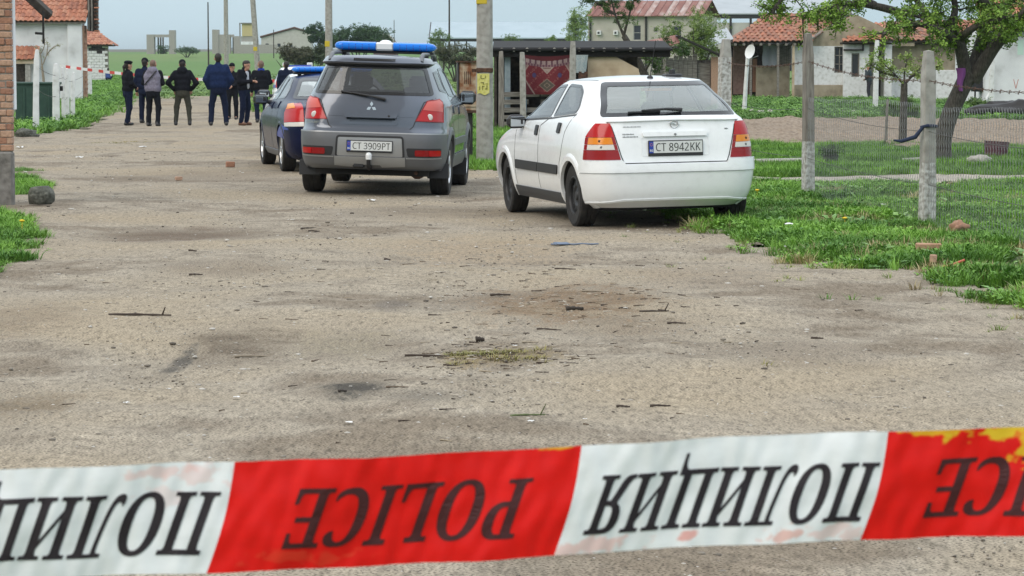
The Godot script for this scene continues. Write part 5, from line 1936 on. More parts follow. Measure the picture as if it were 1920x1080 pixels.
func utility_pole(called: String, label: String, at: Vector3, w: float, h: float, lean: Vector2, near: bool):
	var t := thing(called, label, "utility pole", on_ground(at), 0.0, "concrete poles along the road")
	var b := MB.new()
	var g := []
	for j in 12:
		var f := j / 11.0
		var r := w * 0.5 * lerpf(1.0, 0.72, f)
		var row := []
		for k in 17:
			var a := TAU * (k % 16) / 16.0
			var s := Vector2(signf(cos(a)) * pow(absf(cos(a)), 0.55), signf(sin(a)) * pow(absf(sin(a)), 0.55))
			row.append(Vector3(s.x * r + lean.x * f, -0.1 + (h + 0.1) * f, s.y * r + lean.y * f))
		g.append(row)
	b.sheet(g, Vector3(0, h * 0.5, 0))
	part("shaft", b, M.concrete, t)
	var y1 := 2.05 if not near else 2.3
	if near:
		var k := 40.4 / 5000.0
		var band_y := 1.56 - (131.0 - 115.0) * k
		boxed("steel_band", Vector3(-w * 0.49, band_y - 0.035, -w * 0.48), Vector3(w * 0.49, band_y + 0.035, w * 0.505), M.rust_dark, t, 0.01)
		boxed("bracket", Vector3(-w * 0.75, band_y - 0.03, 0.0), Vector3(-w * 0.46, band_y + 0.02, 0.04), M.rust_dark, t)
		var paper := sub("notice", t)
		var pb := MB.new()
		var rows := []
		for j in 9:
			var row := []
			for i in 7:
				var x := -0.112 + 0.185 * i / 6.0
				var y := band_y - 0.05 - 0.31 * j / 8.0 + (0.016 * sin(i * 1.3) if j == 8 else 0.0)
				row.append(Vector3(x, y, w * 0.505 + 0.003 + 0.006 * absf(sin(i * 1.1 + j * 0.7))))
			rows.append(row)
		pb.sheet(rows)
		part("sheet", pb, speckled([lin(0.5, 0.46, 0.1), lin(0.6, 0.57, 0.17), lin(0.64, 0.6, 0.28)], 0.4, 0.8, 0.03, 3, 73), paper)
		var ink := mat(lin(0.2, 0.19, 0.05), 0.9)
		for s in [[-0.055, -0.1, 0.012, 0.05], [-0.03, -0.125, 0.05, 0.01], [0.01, -0.1, 0.01, 0.04], [-0.035, -0.185, 0.05, 0.01], [-0.015, -0.2, 0.012, 0.03], [0.03, -0.205, 0.03, 0.01], [-0.075, -0.27, 0.012, 0.055], [-0.03, -0.265, 0.012, 0.06], [-0.018, -0.243, 0.03, 0.011], [0.02, -0.28, 0.03, 0.012], [0.035, -0.255, 0.012, 0.06]]:
			var ib := MB.new()
			ib.box(Vector3(s[0], band_y + s[1], w * 0.505 + 0.0105), Vector3(s[2], s[3], 0.003))
			part("ink_stroke", ib, ink, paper)
		y1 = 1.56 + 107.0 * k
	var ym := MB.new()
	var rr := w * 0.5 * lerpf(1.0, 0.72, y1 / h) + 0.004
	ym.box(Vector3(lean.x * y1 / h - rr * 0.35, y1 + 0.1, 0.0), Vector3(rr * 1.3, 0.2, rr * 2.02), 0.01)
	if y1 > 2.0 and lean.x != 0.0 or near:
		part("yellow_mark", ym, mat(lin(0.56, 0.42, 0.03), 0.8), t)

func rug_shed():
	var d := 60.0
	var k := d / 5000.0
	var sh := thing("wooden_shed", "low wooden shed with black felt roof hung with a red rug", "shed", Vector3(1.198, 0, -60.0))
	var x0 := -0.383 - sh.position.x
	var x1 := 2.936 - sh.position.x
	var top := 1.56 + 28.0 * k
	var roof := MB.new()
	roof.box(Vector3((x0 + x1) * 0.5 + 0.3, top + 0.02, -1.3), Vector3(x1 - x0 + 0.7, 0.05, 3.3), 0.01, Basis(Vector3.RIGHT, 0.06))
	part("felt_roof", roof, mat(lin(0.012, 0.012, 0.013), 1.0), sh)
	boxed("eave_board", Vector3(x0 - 0.05, top - 0.24, 0.2), Vector3(x1 + 0.6, top - 0.03, 0.24), mat(lin(0.012, 0.011, 0.01), 1.0), sh)
	for i in 12:
		var lg := MB.new()
		var lx := x0 + 0.14 + i * 0.29 + rng.randf_range(-0.04, 0.04)
		lg.tube([Vector3(lx, top - 0.06, -2.6), Vector3(lx, top - 0.075, 0.33)], [0.05, 0.042], 10)
		part("rafter_log", lg, M.stone_pale if i % 3 else M.wood_grey, sh)
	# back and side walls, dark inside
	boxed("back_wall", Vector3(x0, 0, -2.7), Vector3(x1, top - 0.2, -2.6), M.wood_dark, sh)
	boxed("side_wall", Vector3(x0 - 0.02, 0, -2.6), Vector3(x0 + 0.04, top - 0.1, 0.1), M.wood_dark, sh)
	boxed("blue_board", Vector3(-0.168 - sh.position.x, 0.5, 0.02), Vector3(-0.036 - sh.position.x, top - 0.24, 0.06), speckled([lin(0.2, 0.26, 0.3), lin(0.3, 0.36, 0.4)], 1.0, 0.8, 0.03, 4, 74), sh)
	# slats of the lower fence
	for r in [[172, 181], [186, 195], [201, 210], [215, 222], [227, 234], [238, 244]]:
		for s in [[944, 1012], [1013, 1100]]:
			var ya: float = 1.56 - (r[1] - 115.0) * k
			var yb: float = 1.56 - (r[0] - 115.0) * k
			var xa: float = (s[0] - 960.0) * k - sh.position.x
			var xb: float = (s[1] - 960.0) * k - sh.position.x
			if s[0] == 944 and r[0] == 186:
				xb -= 0.25
			var b := MB.new()
			b.box(Vector3((xa + xb) * 0.5, (ya + yb) * 0.5, 0.16), Vector3(xb - xa - 0.01, yb - ya, 0.025), 0.004, Basis(Vector3.FORWARD, rng.randf_range(-0.02, 0.02)))
			part("slat", b, M.wood_grey, sh)
	var bl := MB.new()
	bl.box(Vector3((984 - 960.0) * k - sh.position.x, 0.42, 0.2), Vector3(0.07, 0.6, 0.03), 0.004)
	part("blue_strip", bl, mat(lin(0.1, 0.25, 0.42), 0.7), sh)
	# leaning sheet of chipboard and patterned cloth
	var pb := MB.new()
	var pts := PackedVector2Array()
	for q in [[1101, 102], [1138, 98], [1196, 129], [1199, 150], [1101, 150]]:
		pts.append(Vector2((q[0] - 960.0) * k - sh.position.x, 1.56 - (q[1] - 115.0) * k))
	pb.prism(pts, 0.02, Transform3D(Basis(), Vector3(0, 0, 0.14)))
	part("chipboard_sheet", pb, M.wood_pale, sh)
	boxed("stove_box", Vector3((1084 - 960.0) * k - sh.position.x, 0.6, 0.1), Vector3((1101 - 960.0) * k - sh.position.x, 1.56 - 19.0 * k, 0.3), M.rust_dark, sh)
	boxed("lower_panel", Vector3((1070 - 960.0) * k - sh.position.x, 0.0, 0.05), Vector3((1199 - 960.0) * k - sh.position.x, 1.56 - 34.0 * k, 0.1), M.wood_grey, sh)
	# posts before the shed
	for q in [[940, 102, 250, 10, "rough wooden post left of the shed's dark opening"], [981, 103, 236, 11, "grey post at the left edge of the hanging rug"], [1073, 83, 250, 12, "concrete post at the right edge of the hanging rug"]]:
		var h: float = (245 - q[1]) * k + 0.05
		single("garden_post", post_shape(h, q[3] * k, Vector2(rng.randf_range(-0.03, 0.03), 0), 0.2), M.wood_post if q[0] < 960 else M.concrete, q[4], "post", on_ground(Vector3((q[0] - 960.0) * k * 0.988, 0, -59.3)))
	# the rug: red ground, two lobes, cream borders
	var rw := 1.03
	var rh := 0.88
	var W := 128
	var Hh := 108
	var im := Image.create(W, Hh, false, Image.FORMAT_RGB8)
	var n := FastNoiseLite.new()
	n.seed = 8
	n.frequency = 0.25
	for j in Hh:
		for i in W:
			var u := (i + 0.5) / W * 2.0 - 1.0
			var v := (j + 0.5) / Hh
			var c := lin(0.2, 0.03, 0.04)
			var au := absf(u)
			var sag := 0.05 * (1.0 - u * u)
			if v < 0.07 + sag:
				c = lin(0.1, 0.015, 0.02)
			elif v < 0.17 + sag:
				c = lin(0.36, 0.26, 0.25) if int(i / 5.0) % 3 else lin(0.13, 0.06, 0.08)
			elif v < 0.23 + sag:
				c = lin(0.15, 0.06, 0.09) if int(i / 4.0) % 2 else lin(0.27, 0.16, 0.17)
			elif v < 0.47 and au < (0.47 - v) * 1.55:
				c = lin(0.42, 0.32, 0.28) if au > (0.42 - v) * 1.5 or int(v * 40.0) % 4 else lin(0.2, 0.1, 0.1)
			elif absf(au - (1.08 - absf(v - 0.5) * 1.1)) < 0.035:
				c = lin(0.38, 0.27, 0.24)
			elif au > 1.08 - absf(v - 0.5) * 1.1:
				c = lin(0.26, 0.17, 0.16) if v < 0.4 else lin(0.12, 0.02, 0.03)
			elif absf(u) * 1.1 + absf(v - 0.76) * 2.2 < 0.4:
				var r := absf(u) * 1.1 + absf(v - 0.76) * 2.2
				c = lin(0.3, 0.22, 0.18) if r > 0.34 or (r > 0.12 and r < 0.17) else lin(0.12, 0.1, 0.08)
			elif Vector2(au - 0.55, (v - 0.5) * 1.4).length() < 0.09:
				c = lin(0.1, 0.07, 0.17)
			elif v > 0.93:
				c = lin(0.16, 0.02, 0.025)
			elif (i / 6 + j / 6) % 5 == 0 and n.get_noise_2d(i, j) > 0.1:
				c = lin(0.4, 0.17, 0.15)
			c = c * (0.6 + 0.75 * absf(n.get_noise_2d(i * 2.0, j * 2.0)))
			im.set_pixel(i, j, c.linear_to_srgb())
	var rug := MB.new()
	var rows := []
	for j in 13:
		var row := []
		for i in 25:
			var u := i / 24.0
			var v := j / 12.0
			row.append(Vector3((u - 0.5) * rw, -v * rh - 0.035 * sin(PI * u) * (1.0 - v), 0.03 * sin(u * 11.0 + v * 1.5) * (0.4 + v * 0.6)))
		rows.append(row)
	for j in 12:
		for i in 24:
			for q in [[0, 0], [1, 1], [1, 0], [0, 0], [0, 1], [1, 1]]:
				rug.uv.append(Vector2((i + q[1]) / 24.0, (j + q[0]) / 12.0))
			rug.tri(rows[j][i], rows[j + 1][i + 1], rows[j + 1][i])
			rug.tri(rows[j][i], rows[j][i + 1], rows[j + 1][i + 1])
	var rm := StandardMaterial3D.new()
	rm.albedo_texture = ImageTexture.create_from_image(im)
	rm.roughness = 1.0
	single("hanging_rug", rug, rm, "red patterned rug hung over the shed front", "rug", Vector3((1025 - 960.0) * k, 1.56 + 12.0 * k, -59.6))
	# cloth beside it
	var cl := MB.new()
	var crow := []
	for j in 7:
		var row := []
		for i in 7:
			row.append(Vector3(-0.13 + 0.27 * i / 6.0 - 0.05 * j / 6.0 * (i / 6.0), -0.4 * j / 6.0, 0.02 * sin(i * 1.9)))
		crow.append(row)
	cl.sheet(crow)
	single("hanging_cloth", cl, speckled([lin(0.2, 0.3, 0.32), lin(0.5, 0.52, 0.5), lin(0.25, 0.34, 0.38), lin(0.55, 0.56, 0.54)], 0.35, 0.95, 0.03, 3, 75), "pale blue patterned cloth hung right of the rug", "cloth", Vector3((1090 - 960.0) * k, 1.56 + 12.0 * k, -59.7))

func garden_fence():
	var defs := [[Vector3(3.892, 0.000, -24.968), 333.0 * 24.9 / 5000.0, 0.118, Vector2(-0.01, 0), "thick grey concrete fence post with blue rag tied to it", M.concrete, 0.62], [Vector3(3.368, 0.000, -30.318), 311.0 * 30.2 / 5000.0, 0.112, Vector2(-0.02, 0), "weathered grey fence post with whitewashed foot right of the white hatchback", M.wood_post, 0.66], [Vector3(2.851, 0.000, -35.906), 1.84, 0.14, Vector2(0.02, 0), "whitewashed fence post behind the white hatchback's roof", M.concrete, 1.6]]
	# the fence runs on behind the photographer's right
	var p0: Vector3 = defs[0][0]
	var step: Vector3 = defs[0][0] - defs[1][0]
	defs.push_front([p0 + step, 1.6, 0.118, Vector2(0.0, 0), "", M.concrete, 0.0])
	var tops := []
	for q in defs:
		var at := on_ground(q[0])
		tops.append(at + Vector3(q[3].x, q[1], 0))
		if q[4] == "":
			continue
		var p := thing("fence_post", q[4], "post", at, 0.25, "garden fence posts")
		part("shaft", post_shape(q[1], q[2], q[3], 0.3), q[5], p)
		var ww := post_shape(q[6], q[2] * 1.1, q[3] * 0.2, 0.0)
		part("whitewash", ww, M.worn_wash, p)
	var f := thing("wire_fence", "rusty barbed wire and chain link strung between the garden fence posts", "fence", Vector3.ZERO)
	for i in 3:
		for hgt in [[0.835, 0.06], [0.55, 0.05], [0.25, 0.03]]:
			var a: Vector3 = Vector3(tops[i].x, tops[i].y * hgt[0], tops[i].z)
			var c: Vector3 = Vector3(tops[i + 1].x, tops[i + 1].y * hgt[0], tops[i + 1].z)
			var b := MB.new()
			var pts := sagging(a, c, hgt[1], 60)
			if hgt[0] > 0.6:
				var p1 := []
				var p2 := []
				for j in pts.size():
					p1.append(pts[j] + Vector3(0, sin(j * 1.3) * 0.007, cos(j * 1.3) * 0.007))
					p2.append(pts[j] - Vector3(0, sin(j * 1.3) * 0.007, cos(j * 1.3) * 0.007))
				b.tube(p1, 0.0028, 4, false)
				b.tube(p2, 0.0028, 4, false)
				for j in range(3, pts.size(), 3):
					b.tube([pts[j] + Vector3(0.0, 0.017, 0.012), pts[j] - Vector3(0, 0.02, 0.012)], 0.0026, 4)
					b.tube([pts[j] + Vector3(0.014, 0.014, -0.012), pts[j] - Vector3(0.014, 0.016, -0.012)], 0.0026, 4)
				part("barbed_wire", b, M.rust_dark, f)
			else:
				b.tube(pts, 0.003, 4, false)
				part("line_wire", b, M.wire, f)
	# chain link: zigzag wires, right hand spans
	for i in 2:
		var a: Vector3 = Vector3(tops[i].x, 0.0, tops[i].z)
		var c: Vector3 = Vector3(tops[i + 1].x, 0.0, tops[i + 1].z)
		var b := MB.new()
		var long := a.distance_to(c)
		var dirv := (c - a) / long
		var pitch := 0.085
		var nn := int(long / pitch)
		var hi := 1.12
		for k in nn:
			var pts := []
			var rows := int(hi / (pitch * 0.62))
			for j in rows + 1:
				var u := (k + (0.5 if j % 2 else -0.02)) * pitch
				var p := a + dirv * u
				pts.append(Vector3(p.x, gh(p.x, p.z) + 0.05 + j * pitch * 0.62, p.z))
			b.tube(pts, 0.0017, 3, false)
			for q in pts.size():
				pts[q] -= dirv * pitch * (0.52 if q % 2 else -0.02)
			b.tube(pts, 0.0017, 3, false)
		part("chain_link", b, M.zinc, f)
	var rag := MB.new()
	var rp := on_ground(defs[1][0]) + Vector3(0, 0.92, 0)
	rag.tube([rp + Vector3(-0.075, 0.03, 0.03), rp + Vector3(-0.02, 0.045, 0.075), rp + Vector3(0.07, 0.04, 0.06), rp + Vector3(0.08, 0.03, -0.04)], [0.015, 0.018, 0.016, 0.014], 6)
	rag.tube([rp + Vector3(-0.06, 0.03, 0.05), rp + Vector3(-0.13, -0.06, 0.06), rp + Vector3(-0.26, -0.1, 0.05), rp + Vector3(-0.33, -0.09, 0.04)], [0.016, 0.022, 0.018, 0.008], 6)
	single("tied_rag", rag, mat(lin(0.018, 0.028, 0.06), 0.95), "dark blue rag knotted round the thick fence post", "rag")

func right_houses():
	var d := 111.0
	var k := d / 5000.0
	# ---- left house with porch
	var h1 := thing("porch_house", "adobe and white plaster house with a red tiled roof and open porch", "house", Vector3(11.516, 0, -d))
	var ox := h1.position.x
	var wo := [1.648, 1.094, 2.092, 2.159]
	part("wall", holed_wall(-0.017, 0.0, 2.137, 2.182, 1.7, 0.3, [wo]), M.limewash, h1)
	window_in(h1, wo, 1.58, M.wood_grey, 2, 3)
	var gw := MB.new()
	gw.prism(poly([-0.017, 2.182, 4.912, 2.182, 4.912, 2.337, 2.514, 3.469, 0.028, 2.337]), -0.3, Transform3D(Basis(), Vector3(0, 0, 1.701)))
	part("gable", gw, M.adobe, h1)
	boxed("footing", Vector3(-0.017, -0.1, 1.71), Vector3(2.115, 0.605, 1.76), M.adobe, h1, 0.02)
	var rf := sub("roof", h1)
	# slope over the porch, hipped at its left
	var ea := Vector3(-2.703, 2.337, 2.2)
	var eb := Vector3(0.538, 2.381, 2.2)
	var up := Vector3((1578 - 1503) * k, 3.536 - 2.381, -2.9)
	tiled(rf, ea, eb, up, 0.22, 0.36, [M.tiles[0], M.tiles[2], M.tiles_old[1], M.tiles_old[3], M.tiles_old[0]], 200, null, M.wood_dark)
	tiled(rf, Vector3(0.472, 2.359, 2.3), Vector3(2.692, 3.447, 0.3), Vector3(-1.9, 0.15, -0.9), 0.24, 0.4, M.tiles_old, 60)
	var hipb := MB.new()
	hipb.tri(ea, ea + Vector3(1.5, 0.95, -2.9), ea + Vector3(0.1, 0, -5.8))
	part("hip", hipb, M.tiles_old[0], rf)
	var vg := MB.new()
	vg.tube([eb + Vector3(0, 0.02, 0.05), Vector3(2.470, 3.558, 0.35)], 0.06, 6)
	part("verge_board", vg, M.wood_grey, h1)
	# porch: posts, brick wall, boards, counter, logs under the eave
	for i in 9:
		var lg := MB.new()
		var lx: float = ((1368 + i * 15.5 - 960.0) * 0.0222 - 11.516)
		lg.tube([Vector3(lx, 2.270, -0.3), Vector3(lx + 0.02, 2.248, 2.25)], 0.06, 8)
		part("rafter_log", lg, M.wood_grey, h1)
	boxed("porch_back_wall", Vector3(-2.592, 0, -0.35), Vector3(-0.017, 2.337, -0.25), M.wood_dark, h1)
	boxed("brick_wall", Vector3(-2.325, 0.2, -0.2), Vector3(-1.704, 2.204, 0.1), speckled([lin(0.2, 0.12, 0.1), lin(0.27, 0.17, 0.15), lin(0.3, 0.21, 0.18)], 1.2, 0.9, 0.03, 4, 76), h1)
	boxed("red_board", Vector3(-1.571, 0.3, 0.4), Vector3(-1.393, 1.671, 0.5), M.bricks[0], h1)
	boxed("counter", Vector3(-1.482, 0.05, 0.9), Vector3(-0.105, 1.382, 1.1), M.adobe, h1, 0.02)
	for i in 5:
		boxed("porch_board", Vector3(((1456 + i * 4 - 960.0) * 0.0222 - 11.516), 1.427, 1.0), Vector3(((1459.3 + i * 4 - 960.0) * 0.0222 - 11.516), 2.248, 1.04), M.wood_grey, h1)
	for q in [[1398, 80], [1448, 82], [1476, 80]]:
		boxed("porch_post", Vector3(((q[0] - 2 - 960.0) * 0.0222 - 11.516), 0, 1.95), Vector3(((q[0] + 2 - 960.0) * 0.0222 - 11.516), (1.56 - (q[1] - 115.0) * 0.0222), 2.1), M.wood_pale if q[0] == 1476 else M.wood_grey, h1)
	boxed("corner_wall", Vector3(-3.324, 0, 0.3), Vector3(-3.014, 2.159, 0.6), M.stucco_grey, h1)
	boxed("dark_door", Vector3(-2.991, 0, 0.35), Vector3(-2.814, 2.071, 0.45), M.wood_dark, h1)
	var sh := MB.new()
	sh.box(Vector3(-3.169, 2.515, 1.2), Vector3(1.25, 0.03, 1.8), 0.0, Basis(Vector3.FORWARD, -0.3) * Basis(Vector3.RIGHT, 0.28))
	part("sheet_metal", sh, M.sheet_roof, h1)
	var cl := MB.new()
	var rows := []
	for j in 8:
		var row := []
		for i in 8:
			row.append(Vector3(((1422 + i * 4.2 - 960.0) * 0.0222 - 11.516) + 0.02 * sin(j * 1.0), (1.56 - (85 + j * 5.2 - 115.0) * 0.0222) - 0.05 * absf(sin(i * 1.2 + 1.0)) * (j / 7.0), 1.4 + 0.07 * sin(i * 1.7)))
		rows.append(row)
	cl.sheet(rows)
	single("laundry_sheet", cl, mat(lin(0.28, 0.3, 0.34), 0.95), "grey checked cloth hung in the porch of the tiled house", "cloth", Vector3(ox, 0, -d))
	# ---- right house
	var h2 := thing("low_house", "low whitewashed house with doorway and partly bare adobe wall behind the tree", "house", Vector3(15.502, 0, -110.0))
	ox = h2.position.x
	var w1 := [-1.664, 0.922, -1.334, 1.890]
	var dr := [-0.938, 0.0, -0.300, 2.242]
	part("entry_wall", holed_wall(-1.994, -0.05, -0.014, 2.352, 0.9, 0.25, [w1, dr]), M.limewash, h2)
	window_in(h2, w1, 0.8, M.wood_grey, 1, 1)
	boxed("niche_wall", Vector3(-1.092, 0, -0.6), Vector3(-0.014, 2.352, -0.5), M.stucco_grey, h2)
	boxed("inner_door", Vector3(-0.520, 0, -0.495), Vector3(-0.278, 1.934, -0.45), M.wood_dark, h2)
	boxed("lintel", Vector3(-0.982, 2.242, 0.901), Vector3(-0.234, 2.297, 0.94), M.wood_grey, h2)
	boxed("lower_wall", Vector3(-0.014, -0.1, -0.3), Vector3(2.802, 1.208, 0.25), M.limewash, h2, 0.03)
	boxed("upper_wall", Vector3(-0.014, 1.208, -0.3), Vector3(2.670, 2.352, 0.22), M.adobe, h2)
	boxed("corner_wall", Vector3(2.670, -0.1, -0.3), Vector3(4.342, 2.418, 0.3), M.plaster_white, h2)
	var ca := [3.374, 0.790, 3.638, 2.066]
	boxed("green_door", Vector3(3.814, 0, 0.301), Vector3(4.210, 1.934, 0.34), mat(lin(0.2, 0.33, 0.29), 0.7), h2)
	boxed("shutter", Vector3(ca[0], ca[1], 0.301), Vector3(ca[2], ca[3], 0.34), M.wood_dark, h2)
	var gt := MB.new()
	gt.box(Vector3(-1.598, 2.022, 1.02), Vector3(0.82, 0.07, 0.09), 0.01)
	gt.box(Vector3(-1.213, 2.154, 1.02), Vector3(0.07, 0.35, 0.09), 0.01)
	part("gutter", gt, M.iron, h2)
	var r2 := sub("roof", h2)
	tiled(r2, Vector3(-2.302, 2.330, 1.35), Vector3(-0.058, 2.418, 1.35), Vector3(0.0, 3.078 - 2.374, -2.4), 0.22, 0.34, M.tiles, 80, func(u, v): return u > v * 0.78 - 0.05, M.wood_dark)
	tiled(r2, Vector3(-0.102, 2.374, 0.75), Vector3(2.978, 2.418, 0.75), Vector3(0.0, 3.166 - 2.374, -2.2), 0.22, 0.34, M.tiles_old, 220, null, M.wood_dark)
	tiled(r2, Vector3(2.978, 2.418, 0.75), Vector3(4.342, 2.506, 0.75), Vector3(0.0, 3.166 - 2.374, -2.2), 0.22, 0.34, M.tiles, 60, null, M.wood_dark)
	boxed("eave_board", Vector3(-2.170, 2.242, 1.1), Vector3(-0.014, 2.330, 1.2), M.wood_dark, h2)
	boxed("eave_board", Vector3(0.008, 2.242, 0.5), Vector3(2.978, 2.319, 0.6), M.wood_dark, h2)
	# ---- white house at the right edge
	var h3 := thing("whitewashed_house", "plain white rendered house wall at the right edge", "house", Vector3(16.094, 0, -90.0))
	var k3 := 90.0 / 5000.0
	boxed("wall", Vector3(0, -0.1, -5.0), Vector3(5.0, 1.56 + 60 * k3, 0.0), M.plaster_white, h3, 0.02)
	boxed("patch", Vector3((1906 - 1856) * k3, 1.56 + 12 * k3, 0.001), Vector3((1917 - 1856) * k3, 1.56 + 40 * k3, 0.006), mat(lin(0.5, 0.68, 0.6), 0.9), h3)
	for s in [-1.0, 1.0]:
		var mk := MB.new()
		mk.box(Vector3((1904 - 1856) * k3 + s * 0.04, 1.56 - 42 * k3, 0.003), Vector3(0.02, 0.32, 0.006), 0.0, Basis(Vector3.BACK, -s * 0.25))
		part("red_mark", mk, mat(lin(0.5, 0.2, 0.17), 0.9), h3)
	var rr := sub("roof", h3)
	tiled(rr, Vector3(-0.25, 1.56 + 58 * k3, 0.3), Vector3(5.0, 1.56 + 58 * k3, 0.3), Vector3(0, 1.1, -2.4), 0.22, 0.34, M.tiles, 120, null, M.wood_dark)

func back_buildings():
	# ---- two-storey building, turned a little
	var d := 230.0
	var b2 := thing("two_storey_building", "two-storey grey stucco building with a rusty streaked sheet roof", "building", Vector3(6.740, 0.35, -d), deg_to_rad(-13.0))
	var L := 9.6
	var hh := 5.15
	var s := d / 5000.0
	var ops := []
	for q in [[1186, 76, 1200, 48], [1223, 61, 1231, 52], [1257, 80, 1274, 50]]:
		ops.append([(q[0] - 1107) * s * 1.03, 1.21 + (115 - q[1]) * s, (q[2] - 1107) * s * 1.03, 1.21 + (115 - q[3]) * s])
	part("front_wall", holed_wall(0, -0.4, L, hh, 0, 0.3, ops), M.stucco_grey, b2)
	for o in ops:
		window_in(b2, o, -0.1, M.stucco_pale, 1, 2 if o[3] - o[1] > 0.8 else 1)
	boxed("body", Vector3(0.02, -0.4, -9.0), Vector3(L - 0.02, hh - 0.05, -0.31), M.stucco_grey, b2)
	var gb := MB.new()
	gb.prism(poly([0, -0.4, 9.0, -0.4, 9.0, hh, 4.5, hh + 1.25, 0, hh]), 0.25, Transform3D(Basis(Vector3(0, 0, -1), Vector3.UP, Vector3(1, 0, 0)), Vector3(-0.24, 0, 0)))
	part("gable_wall", gb, M.stucco_pale, b2)
	var roof := sub("roof", b2)
	for i in 18:
		var x := -0.35 + i * (L + 0.6) / 18.0
		var q := MB.new()
		var w := (L + 0.6) / 18.0
		q.quad(Vector3(x, hh + 1.32, -4.5), Vector3(x + w - 0.02, hh + 1.32, -4.5), Vector3(x + w - 0.02, hh - 0.05, 0.4), Vector3(x, hh - 0.05, 0.4))
		q.quad(Vector3(x, hh - 0.05, 0.4), Vector3(x + w - 0.02, hh - 0.05, 0.4), Vector3(x + w - 0.02, hh - 0.12, 0.4), Vector3(x, hh - 0.12, 0.4))
		q.quad(Vector3(x, hh + 1.32, -4.5), Vector3(x, hh - 0.05, -9.4), Vector3(x + w, hh - 0.05, -9.4), Vector3(x + w, hh + 1.32, -4.5))
		q.box(Vector3(x + w - 0.02, hh + 0.66, -2.05), Vector3(0.05, 0.06, 5.0), 0.0, Basis(Vector3.RIGHT, atan2(1.37, 4.9)))
		part("roof_sheet", q, M.rust_streak if i in [9, 12, 14, 16] else M.rust_roof, roof)
	for x in [0.0, 4.85]:
		var dp := MB.new()
		dp.tube([Vector3(x, hh, 0.1), Vector3(x, 0.0, 0.1)], 0.09, 8)
		part("drainpipe", dp, M.iron, b2)
	for px in [1123, 1154]:
		var ac := sub("air_conditioner", b2, Transform3D(Basis(), Vector3((px - 1107) * s * 1.03, 1.21 + 53 * s, 0.15)))
		boxed("casing", Vector3(-0.19, -0.19, -0.14), Vector3(0.19, 0.19, 0.12), M.white_plastic, ac, 0.02)
		boxed("fan_grille", Vector3(-0.09, -0.1, 0.121), Vector3(0.09, 0.1, 0.14), M.dark_plastic, ac)
	# ---- open hall with a pale sheet roof behind it
	d = 262.0
	s = d / 5000.0
	var hall := thing("open_hall", "long open hall with pale grey sheet roof behind the two-storey building", "building", Vector3(17.237, 0.5, -d))
	var ev := 1.06 + (115 - 26) * s
	var lx := (1600 - 1290) * s
	var q := MB.new()
	q.quad(Vector3(0, ev + 2.4, -9), Vector3(lx, ev + 2.4, -9), Vector3(lx, ev, 0.4), Vector3(0, ev, 0.4))
	q.quad(Vector3(0, ev + 2.3, -9), Vector3(lx, ev + 2.3, -9), Vector3(lx, ev - 0.1, 0.4), Vector3(0, ev - 0.1, 0.4))
	q.quad(Vector3(0, ev, 0.4), Vector3(lx, ev, 0.4), Vector3(lx, ev - 0.1, 0.4), Vector3(0, ev - 0.1, 0.4))
	part("roof", q, M.sheet_roof, hall)
	boxed("beam", Vector3(0, ev - 0.5, 0.1), Vector3(lx, ev - 0.1, 0.3), M.iron, hall)
	for i in 9:
		boxed("column", Vector3(0.1 + i * lx / 8.3, -0.3, 0.12), Vector3(0.32 + i * lx / 8.3, ev - 0.5, 0.28), M.iron, hall)
	boxed("low_wall", Vector3(0, -0.3, 0.0), Vector3(lx, 1.06 + (115 - 43) * s, 0.1), M.stucco_pale, hall)
	# ---- long open shed with a light blue roof
	d = 280.0
	s = d / 5000.0
	var ls := thing("long_shed", "long open-sided shed with a pale blue sheet roof", "building", Vector3(-8.594, 0.7, -d))
	ev = 0.86 + (115 - 71) * s
	lx = (1075 - 806) * s
	var lr := MB.new()
	lr.quad(Vector3(0, ev + 1.7, -6), Vector3(lx, ev + 1.7, -6), Vector3(lx, ev, 0.3), Vector3(0, ev, 0.3))
	lr.quad(Vector3(0, ev, 0.3), Vector3(lx, ev, 0.3), Vector3(lx, ev - 0.12, 0.3), Vector3(0, ev - 0.12, 0.3))
	part("roof", lr, speckled([lin(0.3, 0.38, 0.42), lin(0.35, 0.43, 0.475)], 9.0, 0.6, 0.012, 4, 77), ls)
	boxed("beam", Vector3(0, ev - 0.4, 0.0), Vector3(lx, ev - 0.12, 0.2), M.iron, ls)
	for i in 13:
		boxed("column", Vector3(0.1 + i * lx / 12.3, -0.4, 0.02), Vector3(0.24 + i * lx / 12.3, ev - 0.4, 0.18), M.iron, ls)
	var lg := MB.new()
	lg.prism(poly([-6, ev - 0.1, 0.3, ev - 0.1, -6, ev + 1.7]), 0.12, Transform3D(Basis(Vector3(0, 0, 1), Vector3.UP, Vector3(-1, 0, 0)), Vector3(0, 0, 0)))
	part("end_gable", lg, M.iron, ls)
	# ---- lean-to roof of rusty sheet and planks behind the shed
	var lt := thing("lean_to", "rickety plank lean-to with rusty sheet roof behind the hatchback", "shed", Vector3(5.926, 0, -90.0))
	var t := 90.0 / 5000.0
	var lb := MB.new()
	lb.box(Vector3(-1.05, 1.56 + 33 * t, -0.4), Vector3(1.5, 0.04, 1.4), 0.0, Basis(Vector3.FORWARD, -0.2) * Basis(Vector3.RIGHT, 0.2))
	part("roof_sheet", lb, M.rust_roof, lt)
	var lb2 := MB.new()
	lb2.box(Vector3(0.35, 1.56 + 30 * t, -0.5), Vector3(1.6, 0.05, 1.3), 0.0, Basis(Vector3.FORWARD, 0.42))
	part("roof_sheet", lb2, M.iron, lt)
